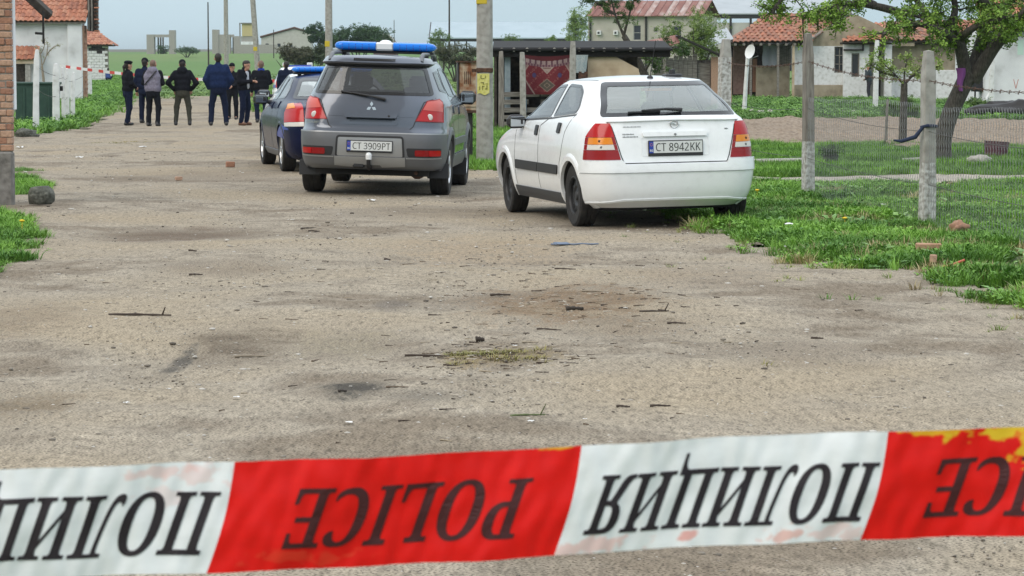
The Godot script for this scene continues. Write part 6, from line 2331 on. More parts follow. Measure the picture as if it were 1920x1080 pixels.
	for i in 9:
		boxed("plank", Vector3(-1.1 + i * 0.16, 0.0, -0.5 - 0.01 * (i % 2)), Vector3(-0.95 + i * 0.16, 1.56 + (6 + 4 * (i % 3)) * t, -0.46), M.wood_grey, lt)
	boxed("opening_panel", Vector3(0.36, 0, -0.62), Vector3(0.78, 1.5, -0.56), M.wood_grey, lt)  # board added across the open bay, where only its dark inside shows
	boxed("back_wall", Vector3(-1.1, 0, -1.1), Vector3(1.5, 1.6, -1.04), M.wood_post, lt)
	boxed("brick_stub", Vector3(0.8, 0.0, -0.5), Vector3(1.5, 1.56 + 8 * t, -0.3), M.bricks[3], lt)
	for x in [-1.75, -0.85, 1.05]:
		boxed("prop", Vector3(x, 0, 0.1), Vector3(x + 0.09, 1.56 + 24 * t, 0.2), M.wood_post, lt)

func build_far():
	# ---- concrete ruins on the plain
	var d := 480.0
	var s := d / 5000.0
	var y0 := rise(d)
	var r1 := thing("concrete_ruin", "grey concrete gateway ruin standing alone on the plain", "ruin", Vector3(-65.509, y0, -d))
	boxed("pier", Vector3(0, -0.5, -2), Vector3(14 * s, 36 * s, 0), M.concrete, r1)
	boxed("tall_pier", Vector3(42 * s, -0.5, -2), Vector3(53 * s, 44 * s, 0.02), M.concrete, r1)
	boxed("beam", Vector3(14 * s, 31 * s, -1.6), Vector3(42 * s, 36 * s, -0.1), M.concrete, r1)
	for i in 3:
		boxed("column", Vector3((17 + i * 4.5) * s, -0.5, -3.0), Vector3((19.5 + i * 4.5) * s, 31 * s, -2.5), M.concrete_dark, r1)
	var r2 := thing("concrete_ruin", "grey concrete ruin with broken walls behind the thin poles", "ruin", Vector3(-53.746, y0, -d))
	boxed("tall_pier", Vector3(0, -0.5, -2), Vector3(12 * s, 45 * s, 0.02), M.concrete, r2)
	boxed("wall", Vector3(12 * s, -0.5, -1.5), Vector3(34 * s, 36 * s, -0.1), M.concrete, r2)
	boxed("wall", Vector3(40 * s, -0.5, -1.5), Vector3(52 * s, 33 * s, -0.1), M.concrete, r2)
	boxed("slab", Vector3(34 * s, 31 * s, -1.4), Vector3(40 * s, 36 * s, -0.2), M.concrete, r2)
	boxed("column", Vector3(36 * s, -0.5, -2.2), Vector3(38 * s, 31 * s, -1.8), M.concrete_dark, r2)
	boxed("low_wall", Vector3(52 * s, -0.5, 3), Vector3(125 * s, 17 * s, 3.5), M.concrete, r2)
	# ---- yellow plant house and the white hall
	d = 520.0
	s = d / 5000.0
	y0 = rise(d)
	var yb := thing("plant_house", "small raised yellow block on a white base far away", "building", Vector3(-52.941, y0, -d))
	boxed("base", Vector3(2 * s, -0.5, -5), Vector3(29 * s, 22 * s, 0), M.plaster_white, yb)
	boxed("middle", Vector3(3 * s, 22 * s, -5), Vector3(28 * s, 32 * s, -0.2), M.concrete, yb)
	boxed("upper", Vector3(5 * s, 32 * s, -5), Vector3(27 * s, 55 * s, -0.1), mat(lin(0.5, 0.43, 0.22), 0.9), yb)
	boxed("roof", Vector3(3 * s, 55 * s, -5.2), Vector3(28 * s, 57 * s, 0.2), M.concrete_dark, yb)
	boxed("mast", Vector3(0, 22 * s, -0.4), Vector3(2 * s, 57 * s, -0.1), M.concrete_dark, yb)
	var wb := thing("white_hall", "long low white hall with a shallow gabled roof far away", "building", Vector3(-50.566, rise(540.0), -540.0))
	s = 540.0 / 5000.0
	var gp := MB.new()
	gp.prism(poly([0, -0.5, 92 * s, -0.5, 92 * s, 38 * s, 62 * s, 47 * s, 0, 30 * s]), -8.0)
	part("walls", gp, M.stucco_pale, wb)
	var ge := MB.new()
	ge.tube([Vector3(-0.2, 30 * s, 0.1), Vector3(62 * s, 47.4 * s, 0.1), Vector3(93 * s, 38 * s, 0.1)], 0.22, 5)
	part("roof_edge", ge, M.rust_dark, wb)
	for i in 3:
		boxed("window", Vector3((8 + i * 22) * s, 12 * s, 0.002), Vector3((14 + i * 22) * s, 18 * s, 0.05), M.window_dark, wb)
	# ---- barn with a round roof
	var bn := thing("round_barn", "dark red round-roofed barn beyond the far trees", "barn", Vector3(-21.752, rise(420.0), -420.0))
	s = 420.0 / 5000.0
	var arc := PackedVector2Array([Vector2(0, -0.5)])
	for i in 13:
		var a := PI - PI * i / 12.0
		arc.append(Vector2((21 + 21 * cos(a)) * s, (12 + 28 * sin(a)) * s))
	arc.append(Vector2(42 * s, -0.5))
	var ab := MB.new()
	ab.prism(arc, -9.0)
	part("walls", ab, mat(lin(0.1, 0.06, 0.055), 0.9), bn)
	var ar := MB.new()
	var rim_pts := []
	for i in 13:
		var a := PI - PI * i / 12.0
		rim_pts.append(Vector3((21 + 21.5 * cos(a)) * s, (12 + 28.5 * sin(a)) * s, 0.1))
	ar.tube(rim_pts, 0.18, 5)
	part("roof_edge", ar, M.stucco_pale, bn)
	# ---- bare far masts
	for q in [[393, 5, 96, 300, 3.0, "dark wooden mast on the plain between the two ruins"], [515, 56, 86, 420, 2.0, "short brown mast beside the white hall"], [843, 0, 88, 270, 4.0, "slim dark lamp post before the pale blue shed"], [740, 38, 80, 400, 1.6, "thin mast right of the round barn"], [188, 38, 60, 300, 1.6, "thin mast behind the orange roof of the block house"]]:
		var dd: float = q[3]
		var k := dd / 5000.0
		var base := rise(dd)
		var top: float = 1.56 + (115 - q[1]) * k
		var b := MB.new()
		b.tube([Vector3(0, -0.4, 0), Vector3(0, top - base, 0)], [q[4] * k * 0.55, q[4] * k * 0.4], 6)
		single("mast", b, M.wood_dark, q[5], "mast", Vector3((q[0] - 960) * k, base, -dd))
	# overhead lines
	for ln in [[Vector3(-1.6, 9.0, -40.4), Vector3(-8.0, 9.0, -142.0), "overhead wire along the road poles"]]:
		var b := MB.new()
		b.tube(sagging(ln[0], ln[1], 0.8, 24), 0.012, 4, false)
		single("overhead_wire", b, M.iron, ln[2], "wire")
	# distant low ridge of fields and woods
	var rd := MB.new()
	var pts := []
	for i in 81:
		var x := -1500.0 + i * 37.5
		pts.append([x, 9.0 + rise(2600.0) + 3.5 * nz.get_noise_2d(i * 0.35, 2.0) + (2.0 if (i * 7) % 11 == 0 else 0.0)])
	for i in 80:
		var a: Array = pts[i]
		var c: Array = pts[i + 1]
		rd.quad(Vector3(a[0], a[1] - 9.0, -2600), Vector3(c[0], c[1] - 9.0, -2600), Vector3(c[0], -5, -2520), Vector3(a[0], -5, -2520))
		rd.quad(Vector3(a[0], a[1] - 9.0, -2600), Vector3(c[0], c[1] - 9.0, -2600), Vector3(c[0], -5, -2700), Vector3(a[0], -5, -2700))
	structure("hills", rd, mat(lin(0.06, 0.075, 0.07), 0.95))

# ---------- plants ----------
func blade_tuft(n: int, h: float, spread: float, wide: float, sd: int) -> ArrayMesh:
	var r := RandomNumberGenerator.new()
	r.seed = sd
	var b := MB.new()
	for i in n:
		var a := r.randf() * TAU
		var o := Vector3(cos(a), 0, sin(a)) * r.randf() * spread * 0.6
		var d := Vector3(cos(a + r.randf_range(-0.8, 0.8)), 0, sin(a + r.randf_range(-0.8, 0.8)))
		var hh := h * r.randf_range(0.55, 1.0)
		var lean := spread * r.randf_range(0.3, 1.1)
		var s := d.cross(Vector3.UP) * wide * 0.5
		var m := o + Vector3(0, hh * 0.62, 0) + d * lean * 0.4
		var e := o + Vector3(0, hh, 0) + d * lean
		b.quad(o - s, o + s, m + s * 0.8, m - s * 0.8)
		b.tri(m - s * 0.8, m + s * 0.8, e)
	return b.mesh()

func leaf_rosette(n: int, h: float, spread: float, long: float, wide: float, sd: int) -> ArrayMesh:
	var r := RandomNumberGenerator.new()
	r.seed = sd
	var b := MB.new()
	for i in n:
		var a := TAU * i / n + r.randf_range(-0.4, 0.4)
		var o := Vector3(cos(a), 0, sin(a)) * spread * r.randf_range(0.1, 0.9) + Vector3(0, h * r.randf_range(0.25, 1.0), 0)
		var d := (Vector3(cos(a), r.randf_range(-0.3, 0.6), sin(a))).normalized()
		var s := d.cross(Vector3.UP).normalized().rotated(d, r.randf_range(-0.6, 0.6)) * wide * 0.5
		var l := long * r.randf_range(0.7, 1.1)
		var up := s.cross(d).normalized() * l * 0.12
		var m := o + d * l * 0.5 + up
		var e := o + d * l
		b.tri(o, m - s, m)
		b.tri(o, m, m + s)
		b.tri(e, m, m - s)
		b.tri(e, m + s, m)
	return b.mesh()

func leaf_material(rough := 0.6) -> StandardMaterial3D:
	var m := StandardMaterial3D.new()
	m.albedo_color = Color.WHITE
	m.vertex_color_use_as_albedo = true
	m.roughness = rough
	m.metallic_specular = 0.35
	m.backlight_enabled = true
	m.backlight = Color(0.2, 0.25, 0.07)
	return m

# plants of one kind scattered over an outline (x, z); bare spots by noise
func sow(called: String, label: String, mesh: ArrayMesh, outline: PackedVector2Array, count: int, size: Vector2, c0: Color, c1: Color, patch := 0.0, pscale := 0.5, edge := 0.0):
	var lo := outline[0]
	var hi := outline[0]
	for p in outline:
		lo = lo.min(p)
		hi = hi.max(p)
	var spots := []
	var cols := []
	var tries := 0
	while spots.size() < count and tries < count * 12:
		tries += 1
		# nearer ground is seen larger, so it gets more of the plants
		var z := -exp(lerpf(log(-hi.y), log(-lo.y), rng.randf()))
		var p := Vector2(rng.randf_range(lo.x, hi.x), z)
		var w := nz.get_noise_2d(p.x * pscale + 31.0, p.y * pscale)
		if patch > 0.0 and w < patch - 0.5:
			continue
		var q := p + Vector2(nz.get_noise_2d(p.x * 1.7, p.y * 1.7), nz.get_noise_2d(p.x * 1.7 + 9.0, p.y * 1.7)) * edge + Vector2(rng.randfn(), rng.randfn()) * edge * 0.4
		if not Geometry2D.is_point_in_polygon(q, outline):
			continue
		var s := rng.randf_range(size.x, size.y) * (1.0 + 0.3 * w)
		var b := Basis(Vector3.UP, rng.randf() * TAU).scaled(Vector3(s, s * rng.randf_range(0.7, 1.15), s))
		spots.append(Transform3D(b, Vector3(p.x, gh(p.x, p.y) - 0.02, p.y)))
		var t := clampf(0.5 + 0.55 * nz.get_noise_2d(p.x * 0.7, p.y * 0.7 + 70.0) + rng.randf_range(-0.3, 0.3), 0.0, 1.0)
		cols.append(c0.lerp(c1, t))
	var o := scatter(called, mesh, M.leaf, spots, self, cols)
	o.set_meta("label", label)
	o.set_meta("category", "grass")

const VERGE := [Vector2(1.951, -25.292), Vector2(2.158, -22.907), Vector2(2.316, -21.392), Vector2(2.616, -20.380), Vector2(3.017, -20.327), Vector2(3.263, -19.362), Vector2(3.196, -18.053), Vector2(3.335, -17.210), Vector2(3.545, -16.338), Vector2(3.586, -13.297), Vector2(4.121, -13.297), Vector2(8.098, -33.731), Vector2(2.969, -33.731), Vector2(0.933, -33.299), Vector2(1.583, -28.230)]
const STRIP := [Vector2(3.204, -36.409), Vector2(8.419, -36.926), Vector2(10.752, -47.195), Vector2(4.416, -50.229)]
const GARDEN := [Vector2(6.206, -70.645), Vector2(15.656, -68.783), Vector2(21.146, -101.898), Vector2(8.159, -110.520)]
const LEFT_VERGE := [Vector2(-3.800, -17.522), Vector2(-3.788, -19.266), Vector2(-4.181, -21.998), Vector2(-4.632, -24.808), Vector2(-5.246, -27.434), Vector2(-6.039, -27.926)]
const LEFT_PATCH := [Vector2(-5.863, -31.168), Vector2(-5.641, -31.675), Vector2(-5.734, -33.017), Vector2(-6.376, -35.417), Vector2(-6.782, -36.072)]
const LEFT_PATCH2 := [Vector2(-6.975, -37.101), Vector2(-6.656, -37.821), Vector2(-7.238, -39.347), Vector2(-7.395, -39.347)]
const FAR_VERGE := [Vector2(-10.514, -57.213), Vector2(-10.200, -59.385), Vector2(-10.120, -62.718), Vector2(-11.223, -69.393), Vector2(-11.819, -76.890), Vector2(-15.965, -110.520), Vector2(-20.465, -140.159), Vector2(-32.565, -224.335), Vector2(-37.575, -224.335), Vector2(-12.043, -67.016)]
const POLE_VERGE := [Vector2(-0.796, -42.334), Vector2(-0.617, -38.569), Vector2(-0.152, -38.005), Vector2(0.799, -33.299), Vector2(1.466, -33.299), Vector2(1.789, -55.984), Vector2(-0.831, -69.393)]
const MIDDLE := [Vector2(-8.293, -86.201), Vector2(-5.642, -70.645), Vector2(-0.796, -42.334), Vector2(-0.831, -69.393), Vector2(-3.372, -120.734), Vector2(-15.813, -156.994)]

func build_plants():
	M.leaf = leaf_material()
	var t1 := blade_tuft(16, 0.115, 0.09, 0.008, 1)
	var t2 := blade_tuft(14, 0.09, 0.08, 0.008, 2)
	var w1 := leaf_rosette(14, 0.09, 0.07, 0.042, 0.024, 3)
	var w2 := leaf_rosette(9, 0.05, 0.05, 0.12, 0.04, 4)
	var far := blade_tuft(14, 0.17, 0.2, 0.02, 5)
	var farw := leaf_rosette(16, 0.17, 0.2, 0.075, 0.04, 8)
	var g0 := lin(0.07, 0.172, 0.026)
	var g1 := lin(0.2, 0.385, 0.055)
	var k0 := lin(0.055, 0.145, 0.03)
	var k1 := lin(0.13, 0.24, 0.05)
	var verge := PackedVector2Array(VERGE)
	sow("grass", "green grass of the verge under the fence", t1, verge, 40000, Vector2(0.55, 1.25), g0, g1, 0.2, 0.8, 0.25)
	sow("weeds", "small broad-leaved weeds in the verge", w1, verge, 15000, Vector2(0.5, 1.2), k0, g1, 0.38, 0.8, 0.3)
	sow("stray_grass", "thin stray grass where the verge runs out onto the road", t2, verge, 2600, Vector2(0.35, 0.8), g0, lin(0.3, 0.33, 0.1), 0.45, 1.2, 1.3)
	sow("dry_stalks", "straw-coloured dead stalks in the verge", t1, verge, 3200, Vector2(0.5, 1.1), lin(0.3, 0.25, 0.13), lin(0.42, 0.37, 0.2), 0.4, 0.7, 0.4)
	sow("dock_leaves", "long-leaved weeds at the verge edge", w2, verge, 700, Vector2(0.6, 1.2), lin(0.1, 0.21, 0.06), lin(0.22, 0.37, 0.12), 0.5, 0.6, 0.2)
	sow("grass", "grass strip between path and dug soil", t1, PackedVector2Array(STRIP), 17000, Vector2(0.7, 1.4), g0, g1, 0.1, 0.5, 0.3)
	sow("grass", "garden grass before the houses", far, PackedVector2Array(GARDEN), 15000, Vector2(0.5, 1.2), g0, k1, 0.12, 0.25, 0.5)
	sow("weeds", "garden weeds before the houses", farw, PackedVector2Array(GARDEN), 5000, Vector2(0.5, 1.2), k0, g1, 0.4, 0.25, 0.5)
	sow("grass", "grass beside the brick house", t2, PackedVector2Array(LEFT_VERGE), 4200, Vector2(0.6, 1.2), g0, g1, 0.2, 0.9, 0.25)
	sow("weeds", "weeds beside the brick house", w1, PackedVector2Array(LEFT_VERGE), 2000, Vector2(0.4, 0.8), k0, g1, 0.3, 0.9, 0.25)
	sow("grass", "grass tuft behind the boulder", t2, PackedVector2Array(LEFT_PATCH), 900, Vector2(0.6, 1.2), g0, g1, 0.0, 0.9, 0.1)
	sow("grass", "thin grass patch by the brick corner", t2, PackedVector2Array(LEFT_PATCH2), 160, Vector2(0.5, 0.9), g0, k1, 0.0, 0.9, 0.1)
	sow("grass", "rank grass by the white posts", far, PackedVector2Array(FAR_VERGE), 9000, Vector2(0.6, 1.4), g0, g1, 0.0, 0.3, 0.4)
	sow("weeds", "rank weeds by the white posts", farw, PackedVector2Array(FAR_VERGE), 5000, Vector2(0.5, 1.3), k0, g1, 0.3, 0.3, 0.4)
	sow("grass", "grass round the near pole", t1, PackedVector2Array(POLE_VERGE), 11000, Vector2(0.7, 1.5), g0, g1, 0.1, 0.6, 0.2)
	sow("grass", "grass right of the road behind the cars", far, PackedVector2Array(MIDDLE), 6000, Vector2(0.4, 1.0), g0, g1, 0.1, 0.3, 0.3)
	var plain := PackedVector2Array([Vector2(-60, -112), Vector2(40, -112), Vector2(60, -230), Vector2(-80, -230)])
	sow("meadow", "meadow on the plain", blade_tuft(12, 0.13, 0.35, 0.035, 6), plain, 15000, Vector2(0.6, 1.5), lin(0.09, 0.17, 0.035), lin(0.18, 0.28, 0.065), 0.1, 0.05, 0.0)
	# dry straw-coloured patches on the road
	for q in [[Vector2(-0.084, -13.972), 0.26, 0.32, 260], [Vector2(-7.470, -51.216), 0.75, 0.9, 260], [Vector2(1.334, -13.531), 0.05, 0.05, 8]]:
		var c: Vector2 = q[0]
		var ring := PackedVector2Array()
		for i in 10:
			ring.append(c + Vector2(cos(TAU * i / 10.0) * q[1], sin(TAU * i / 10.0) * q[2]))
		sow("dry_grass", "yellowed trampled grass on the dirt road", blade_tuft(8, 0.035, 0.06, 0.006, 7), ring, q[3], Vector2(0.6, 1.2), lin(0.15, 0.16, 0.04), lin(0.3, 0.24, 0.1), 0.3, 3.0, 0.2)
	# dandelions
	for q in [[40, 428, "yellow dandelion in the grass beside the brick house"], [1585, 419, "yellow dandelion in the verge between the two fence posts"], [1420, 360, "yellow dandelion in the grass just right of the hatchback"]]:
		var f := MB.new()
		f.lump(Vector3(0, 0.12, 0), Vector3(0.025, 0.012, 0.025), 0.1, nz, 1.0, 10)
		var at := Vector3.ZERO
		at = Vector3((q[0] - 960.0) * 7800.0 / (q[1] + 14.0 - 115.0) / 5000.0, 0, -7800.0 / (q[1] + 14.0 - 115.0))
		f.tube([Vector3.ZERO, Vector3(0, 0.12, 0)], 0.003, 4)
		single("dandelion", f, mat(lin(0.7, 0.5, 0.02), 0.8), q[2], "flower", on_ground(at), 0.0, "dandelions")
	big_tree()
	# sapling with pale leaves in the garden
	var sp := Vector3(7.074, 0.000, -48.363)
	tree_of("sapling", "young tree with pale green leaves right of the doorway house", sp, [[Vector3(0, 0, 0), 0.075], [Vector3(0.01, 0.6, 0), 0.07], [Vector3(0.02, 1.14, 0), 0.06]],
		[[[0.02, 1.12, 0], [-0.18, 1.32, 0.1], [-0.42, 1.55, 0.1]], [[0.02, 1.12, 0], [0.2, 1.32, 0], [0.4, 1.52, -0.1]], [[0.02, 1.12, 0], [0.05, 1.4, -0.15], [0.1, 1.62, -0.2]], [[0.1, 1.25, 0], [0.35, 1.36, 0.1], [0.62, 1.46, 0.15]], [[-0.15, 1.28, 0], [-0.4, 1.36, -0.1], [-0.6, 1.5, -0.1]]], 0.025, 400, 0.085, 0.2, lin(0.15, 0.24, 0.045), lin(0.27, 0.34, 0.1))
	# bare sapling by the white house
	tree_of("bare_sapling", "nearly bare thin sapling before the white house", Vector3(-14.005, 0, -80.0), [[Vector3(0, 0, 0), 0.05], [Vector3(0.0, 0.9, 0), 0.04], [Vector3(-0.05, 1.4, 0), 0.035]],
		[[[-0.05, 1.4, 0], [0.1, 1.75, 0], [0.15, 2.1, 0.1]], [[-0.05, 1.4, 0], [-0.1, 1.8, 0], [-0.3, 2.0, 0]], [[0.1, 1.75, 0], [0.3, 1.95, 0.1], [0.45, 2.02, 0]], [[-0.1, 1.75, 0], [0.0, 1.95, -0.1], [0.05, 2.2, 0]]], 0.02, 70, 0.07, 0.12, lin(0.3, 0.3, 0.18), lin(0.38, 0.36, 0.24), M.twig_pale)
	# dark tree behind the shed
	tree_of("plum_tree", "small dark-leaved tree leaning over the shed roof", Vector3(4.020, 0, -76.0), [[Vector3(0, 0, 0), 0.14], [Vector3(-0.15, 0.9, 0), 0.12], [Vector3(-0.5, 1.7, 0), 0.1], [Vector3(-0.85, 2.3, 0.0), 0.08]],
		[[[-0.85, 2.3, 0], [-1.1, 2.9, 0.1], [-1.25, 3.5, 0.2]], [[-0.85, 2.3, 0], [-0.7, 2.9, 0.3], [-0.55, 3.4, 0.2]], [[-1.1, 2.9, 0.1], [-1.5, 3.15, 0.0], [-1.9, 3.4, 0.1]], [[-0.5, 1.7, 0], [-0.9, 1.75, 0.3], [-1.3, 1.5, 0.5]], [[-0.3, 1.2, 0], [0.0, 1.7, 0.2], [0.4, 2.1, 0.3]], [[-0.55, 3.4, 0.2], [-0.2, 3.7, 0.2], [0.1, 3.9, 0]], [[-0.5, 1.7, 0], [-0.1, 1.6, 0.4], [0.2, 1.35, 0.5]], [[0.2, 1.95, 0.3], [0.7, 1.95, 0.2], [1.0, 1.7, 0.1]]], 0.045, 1900, 0.1, 0.3, lin(0.03, 0.07, 0.018), lin(0.085, 0.15, 0.035))
	# round green shrubs and trees
	for q in [
		["shrub_tree", "pale green shrubby tree right of the leaning dark tree", 1300, 75, 105, 1.5, 1.5, 2600, 0.13, lin(0.1, 0.17, 0.04), lin(0.2, 0.28, 0.07), 0.5],
		["shrub_tree", "light green slender tree before the stucco gable", 1080, 58, 190, 1.25, 2.5, 1300, 0.2, lin(0.12, 0.2, 0.05), lin(0.23, 0.32, 0.1), 0.3],
		["shrub", "low green bush under the slim lamp post", 828, 76, 200, 1.1, 1.2, 700, 0.16, lin(0.08, 0.15, 0.03), lin(0.16, 0.24, 0.06), 0.3],
		["shrub", "low green bush below the long shed's middle", 958, 78, 200, 0.9, 0.8, 500, 0.16, lin(0.08, 0.14, 0.03), lin(0.15, 0.22, 0.06), 0.3],
		["shrub", "small bush right of the near pole's top", 1032, 80, 200, 0.7, 0.6, 400, 0.16, lin(0.1, 0.18, 0.04), lin(0.18, 0.27, 0.07), 0.3],
		["hedge_bush", "brownish thicket left of the second pole", 545, 104, 190, 1.7, 1.0, 3200, 0.17, lin(0.04, 0.05, 0.025), lin(0.09, 0.085, 0.045), 0.1],
		["hedge_bush", "dark green thicket behind the second pole", 590, 103, 192, 1.5, 1.0, 2600, 0.17, lin(0.03, 0.05, 0.02), lin(0.07, 0.09, 0.035), 0.1],
		["hedge_bush", "grey thicket right of the grey SUV's light bar", 856, 104, 180, 1.8, 0.9, 2400, 0.17, lin(0.04, 0.055, 0.025), lin(0.1, 0.1, 0.055), 0.1],
		["broad_tree", "round dark green tree left behind the second pole", 604, 68, 300, 2.2, 1.5, 1800, 0.32, lin(0.018, 0.05, 0.018), lin(0.045, 0.09, 0.03), 0.2],
		["broad_tree", "wide dark green tree before the round barn", 676, 66, 300, 3.8, 1.75, 3200, 0.32, lin(0.018, 0.05, 0.018), lin(0.05, 0.1, 0.03), 0.2],
		["plain_bush", "small round bush on the plain right of the gateway ruin", 353, 96, 420, 2.3, 0.9, 500, 0.3, lin(0.04, 0.08, 0.035), lin(0.07, 0.12, 0.05), 0.2],
		["plain_bush", "dark bush inside the gateway ruin", 308, 94, 470, 1.3, 1.0, 350, 0.3, lin(0.03, 0.07, 0.03), lin(0.06, 0.11, 0.04), 0.2],
		["garden_shrub", "leafy shrub at the foot of the young tree", 1690, 210, 72, 0.6, 0.6, 900, 0.1, lin(0.05, 0.1, 0.02), lin(0.11, 0.18, 0.04), 0.4],
		["garden_shrub", "leafy shrub behind the big tree's trunk", 1840, 215, 74, 0.7, 0.65, 1100, 0.1, lin(0.06, 0.12, 0.03), lin(0.13, 0.21, 0.05), 0.4],
	]:
		bush(q)

func bush(q: Array):
	var d: float = q[4]
	var k := d / 5000.0
	var base := gh((q[2] - 960.0) * k, -d)
	var cy: float = 1.56 - (q[3] - 115.0) * k
	var x: float = (q[2] - 960.0) * k
	var t := thing(q[0], q[1], "tree" if "tree" in q[0] else "bush", Vector3(x, base, -d))
	var rx: float = q[5]
	var ry: float = q[6]
	var n: int = q[7]
	var c := Vector3(0, cy - base, 0)
	var trunk := MB.new()
	var stems := 5
	for i in stems:
		var a := TAU * i / stems + 0.4
		var e := c + Vector3(cos(a) * rx * 0.6, ry * 0.35 * sin(i * 2.0), sin(a) * rx * 0.4)
		trunk.tube([Vector3(cos(a) * 0.06, -0.1, sin(a) * 0.06), Vector3(0, 0, 0).lerp(e, 0.5) + Vector3(0, 0.15 * ry, 0), e], [0.03 + 0.02 * rx, 0.02 + 0.012 * rx, 0.01], 5)
	part("trunk", trunk, M.bark, t)
	var lobes := []
	for i in 9:
		lobes.append([c + Vector3(rng.randf_range(-0.62, 0.62) * rx, rng.randf_range(-0.5, 0.5) * ry, rng.randf_range(-0.5, 0.5) * rx), rng.randf_range(0.28, 0.5)])
	var spots := []
	var cols := []
	var gaps: float = q[11]
	while spots.size() < n:
		var l: Array = lobes[rng.randi() % lobes.size()]
		var dv := Vector3(rng.randfn(), rng.randfn(), rng.randfn()).normalized() * pow(rng.randf(), 0.4)
		var p: Vector3 = l[0] + Vector3(dv.x * rx, dv.y * ry, dv.z * rx) * l[1] * (1.0 + 0.5 * nz.get_noise_3dv(dv * 2.0 + l[0]))
		if nz.get_noise_3dv(p * (2.2 / rx)) < gaps - 0.55:
			continue
		if p.y < 0.05:
			continue
		var s: float = q[8] * rng.randf_range(0.6, 1.3)
		spots.append(Transform3D(Basis(Vector3(rng.randfn(), rng.randfn(), rng.randfn()).normalized(), rng.randf() * TAU).scaled(Vector3(s, s, s)), p))
		cols.append(q[9].lerp(q[10], clampf(rng.randf() * 0.7 + 0.3 * (0.5 + nz.get_noise_3dv(p * 1.5)), 0.0, 1.0)))
	scatter("crown", sprig(), M.leaf, spots, t, cols)

var sprig_mesh: ArrayMesh
func sprig() -> ArrayMesh:
	# five leaves on a twig end, one unit across
	if sprig_mesh == null:
		var b := MB.new()
		for q in [[0.0, 0.0, 0.3], [1.2, 0.4, 0.1], [-1.2, -0.3, 0.2], [2.4, 0.2, -0.3], [-2.4, 0.5, 0.0]]:
			var d := Vector3(cos(q[0]), q[1], sin(q[0])).normalized()
			var s := d.cross(Vector3.UP).normalized().rotated(d, q[2] * 2.0) * 0.16
			var o := d * 0.08
			var m := o + d * 0.26 + s.cross(d).normalized() * 0.05
			b.tri(o, m - s, m)
			b.tri(o, m, m + s)
			b.tri(o + d * 0.52, m, m - s)
			b.tri(o + d * 0.52, m + s, m)
		sprig_mesh = b.mesh()
	return sprig_mesh

# trunk points with radii, branches as polylines in tree space, leaves along twigs that leave the branches
func tree_of(called: String, label: String, at: Vector3, trunk: Array, branches: Array, br: float, leaves: int, leaf: float, reach: float, c0: Color, c1: Color, bark: Material = null):
	var t := thing(called, label, "tree", on_ground(at))
	var b := MB.new()
	var pts := []
	var rad := []
	for q in trunk:
		pts.append(q[0])
		rad.append(q[1])
	pts[0] = pts[0] - Vector3(0, 0.1, 0)
	b.tube(smooth_line(pts), resample(rad, pts.size()), 12)
	var ends := []
	for q in branches:
		var p := []
		for v in q:
			p.append(Vector3(v[0], v[1], v[2]))
		var line := smooth_line(p)
		var rr := []
		for i in line.size():
			rr.append(lerpf(br, br * 0.3, float(i) / (line.size() - 1)))
		b.tube(line, rr, 7)
		for i in line.size():
			if i > line.size() * 0.25:
				ends.append(line[i])
	# twigs
	var twigs := []
	for e in ends:
		for k in 2:
			var d := Vector3(rng.randfn(), rng.randfn() * 0.7 + 0.15, rng.randfn()).normalized()
			var f: Vector3 = e + d * reach * rng.randf_range(0.5, 1.2)
			twigs.append([e, f])
			b.tube([e, e.lerp(f, 0.5) + Vector3(0, 0.02, 0), f], [br * 0.22, br * 0.15, br * 0.08], 4, false)
	part("trunk", b, bark if bark else M.bark, t)
	var spots := []
	var cols := []
	for i in leaves:
		var w: Array = twigs[rng.randi() % twigs.size()]
		var p: Vector3 = w[0].lerp(w[1], rng.randf_range(0.25, 1.1)) + Vector3(rng.randfn(), rng.randfn(), rng.randfn()) * reach * 0.14
		var s := leaf * rng.randf_range(0.6, 1.3)
		spots.append(Transform3D(Basis(Vector3(rng.randfn(), rng.randfn(), rng.randfn()).normalized(), rng.randf() * TAU).scaled(Vector3(s, s, s)), p))
		cols.append(c0.lerp(c1, clampf(rng.randf() * 0.75 + 0.25 * (0.5 + nz.get_noise_3dv(p * 2.0)), 0.0, 1.0)))
	scatter("crown", sprig(), M.leaf, spots, t, cols)

func smooth_line(p: Array) -> Array:
	var o := []
	for i in p.size() - 1:
		var a: Vector3 = p[maxi(i - 1, 0)]
		var d: Vector3 = p[mini(i + 2, p.size() - 1)]
		for k in 4:
			o.append(p[i].cubic_interpolate(p[i + 1], a, d, k / 4.0))
	o.append(p[p.size() - 1])
	return o

func resample(r: Array, n: int) -> Array:
	var o := []
	for i in n - 1:
		for k in 4:
			o.append(lerpf(r[i], r[i + 1], k / 4.0))
	o.append(r[n - 1])
	return o

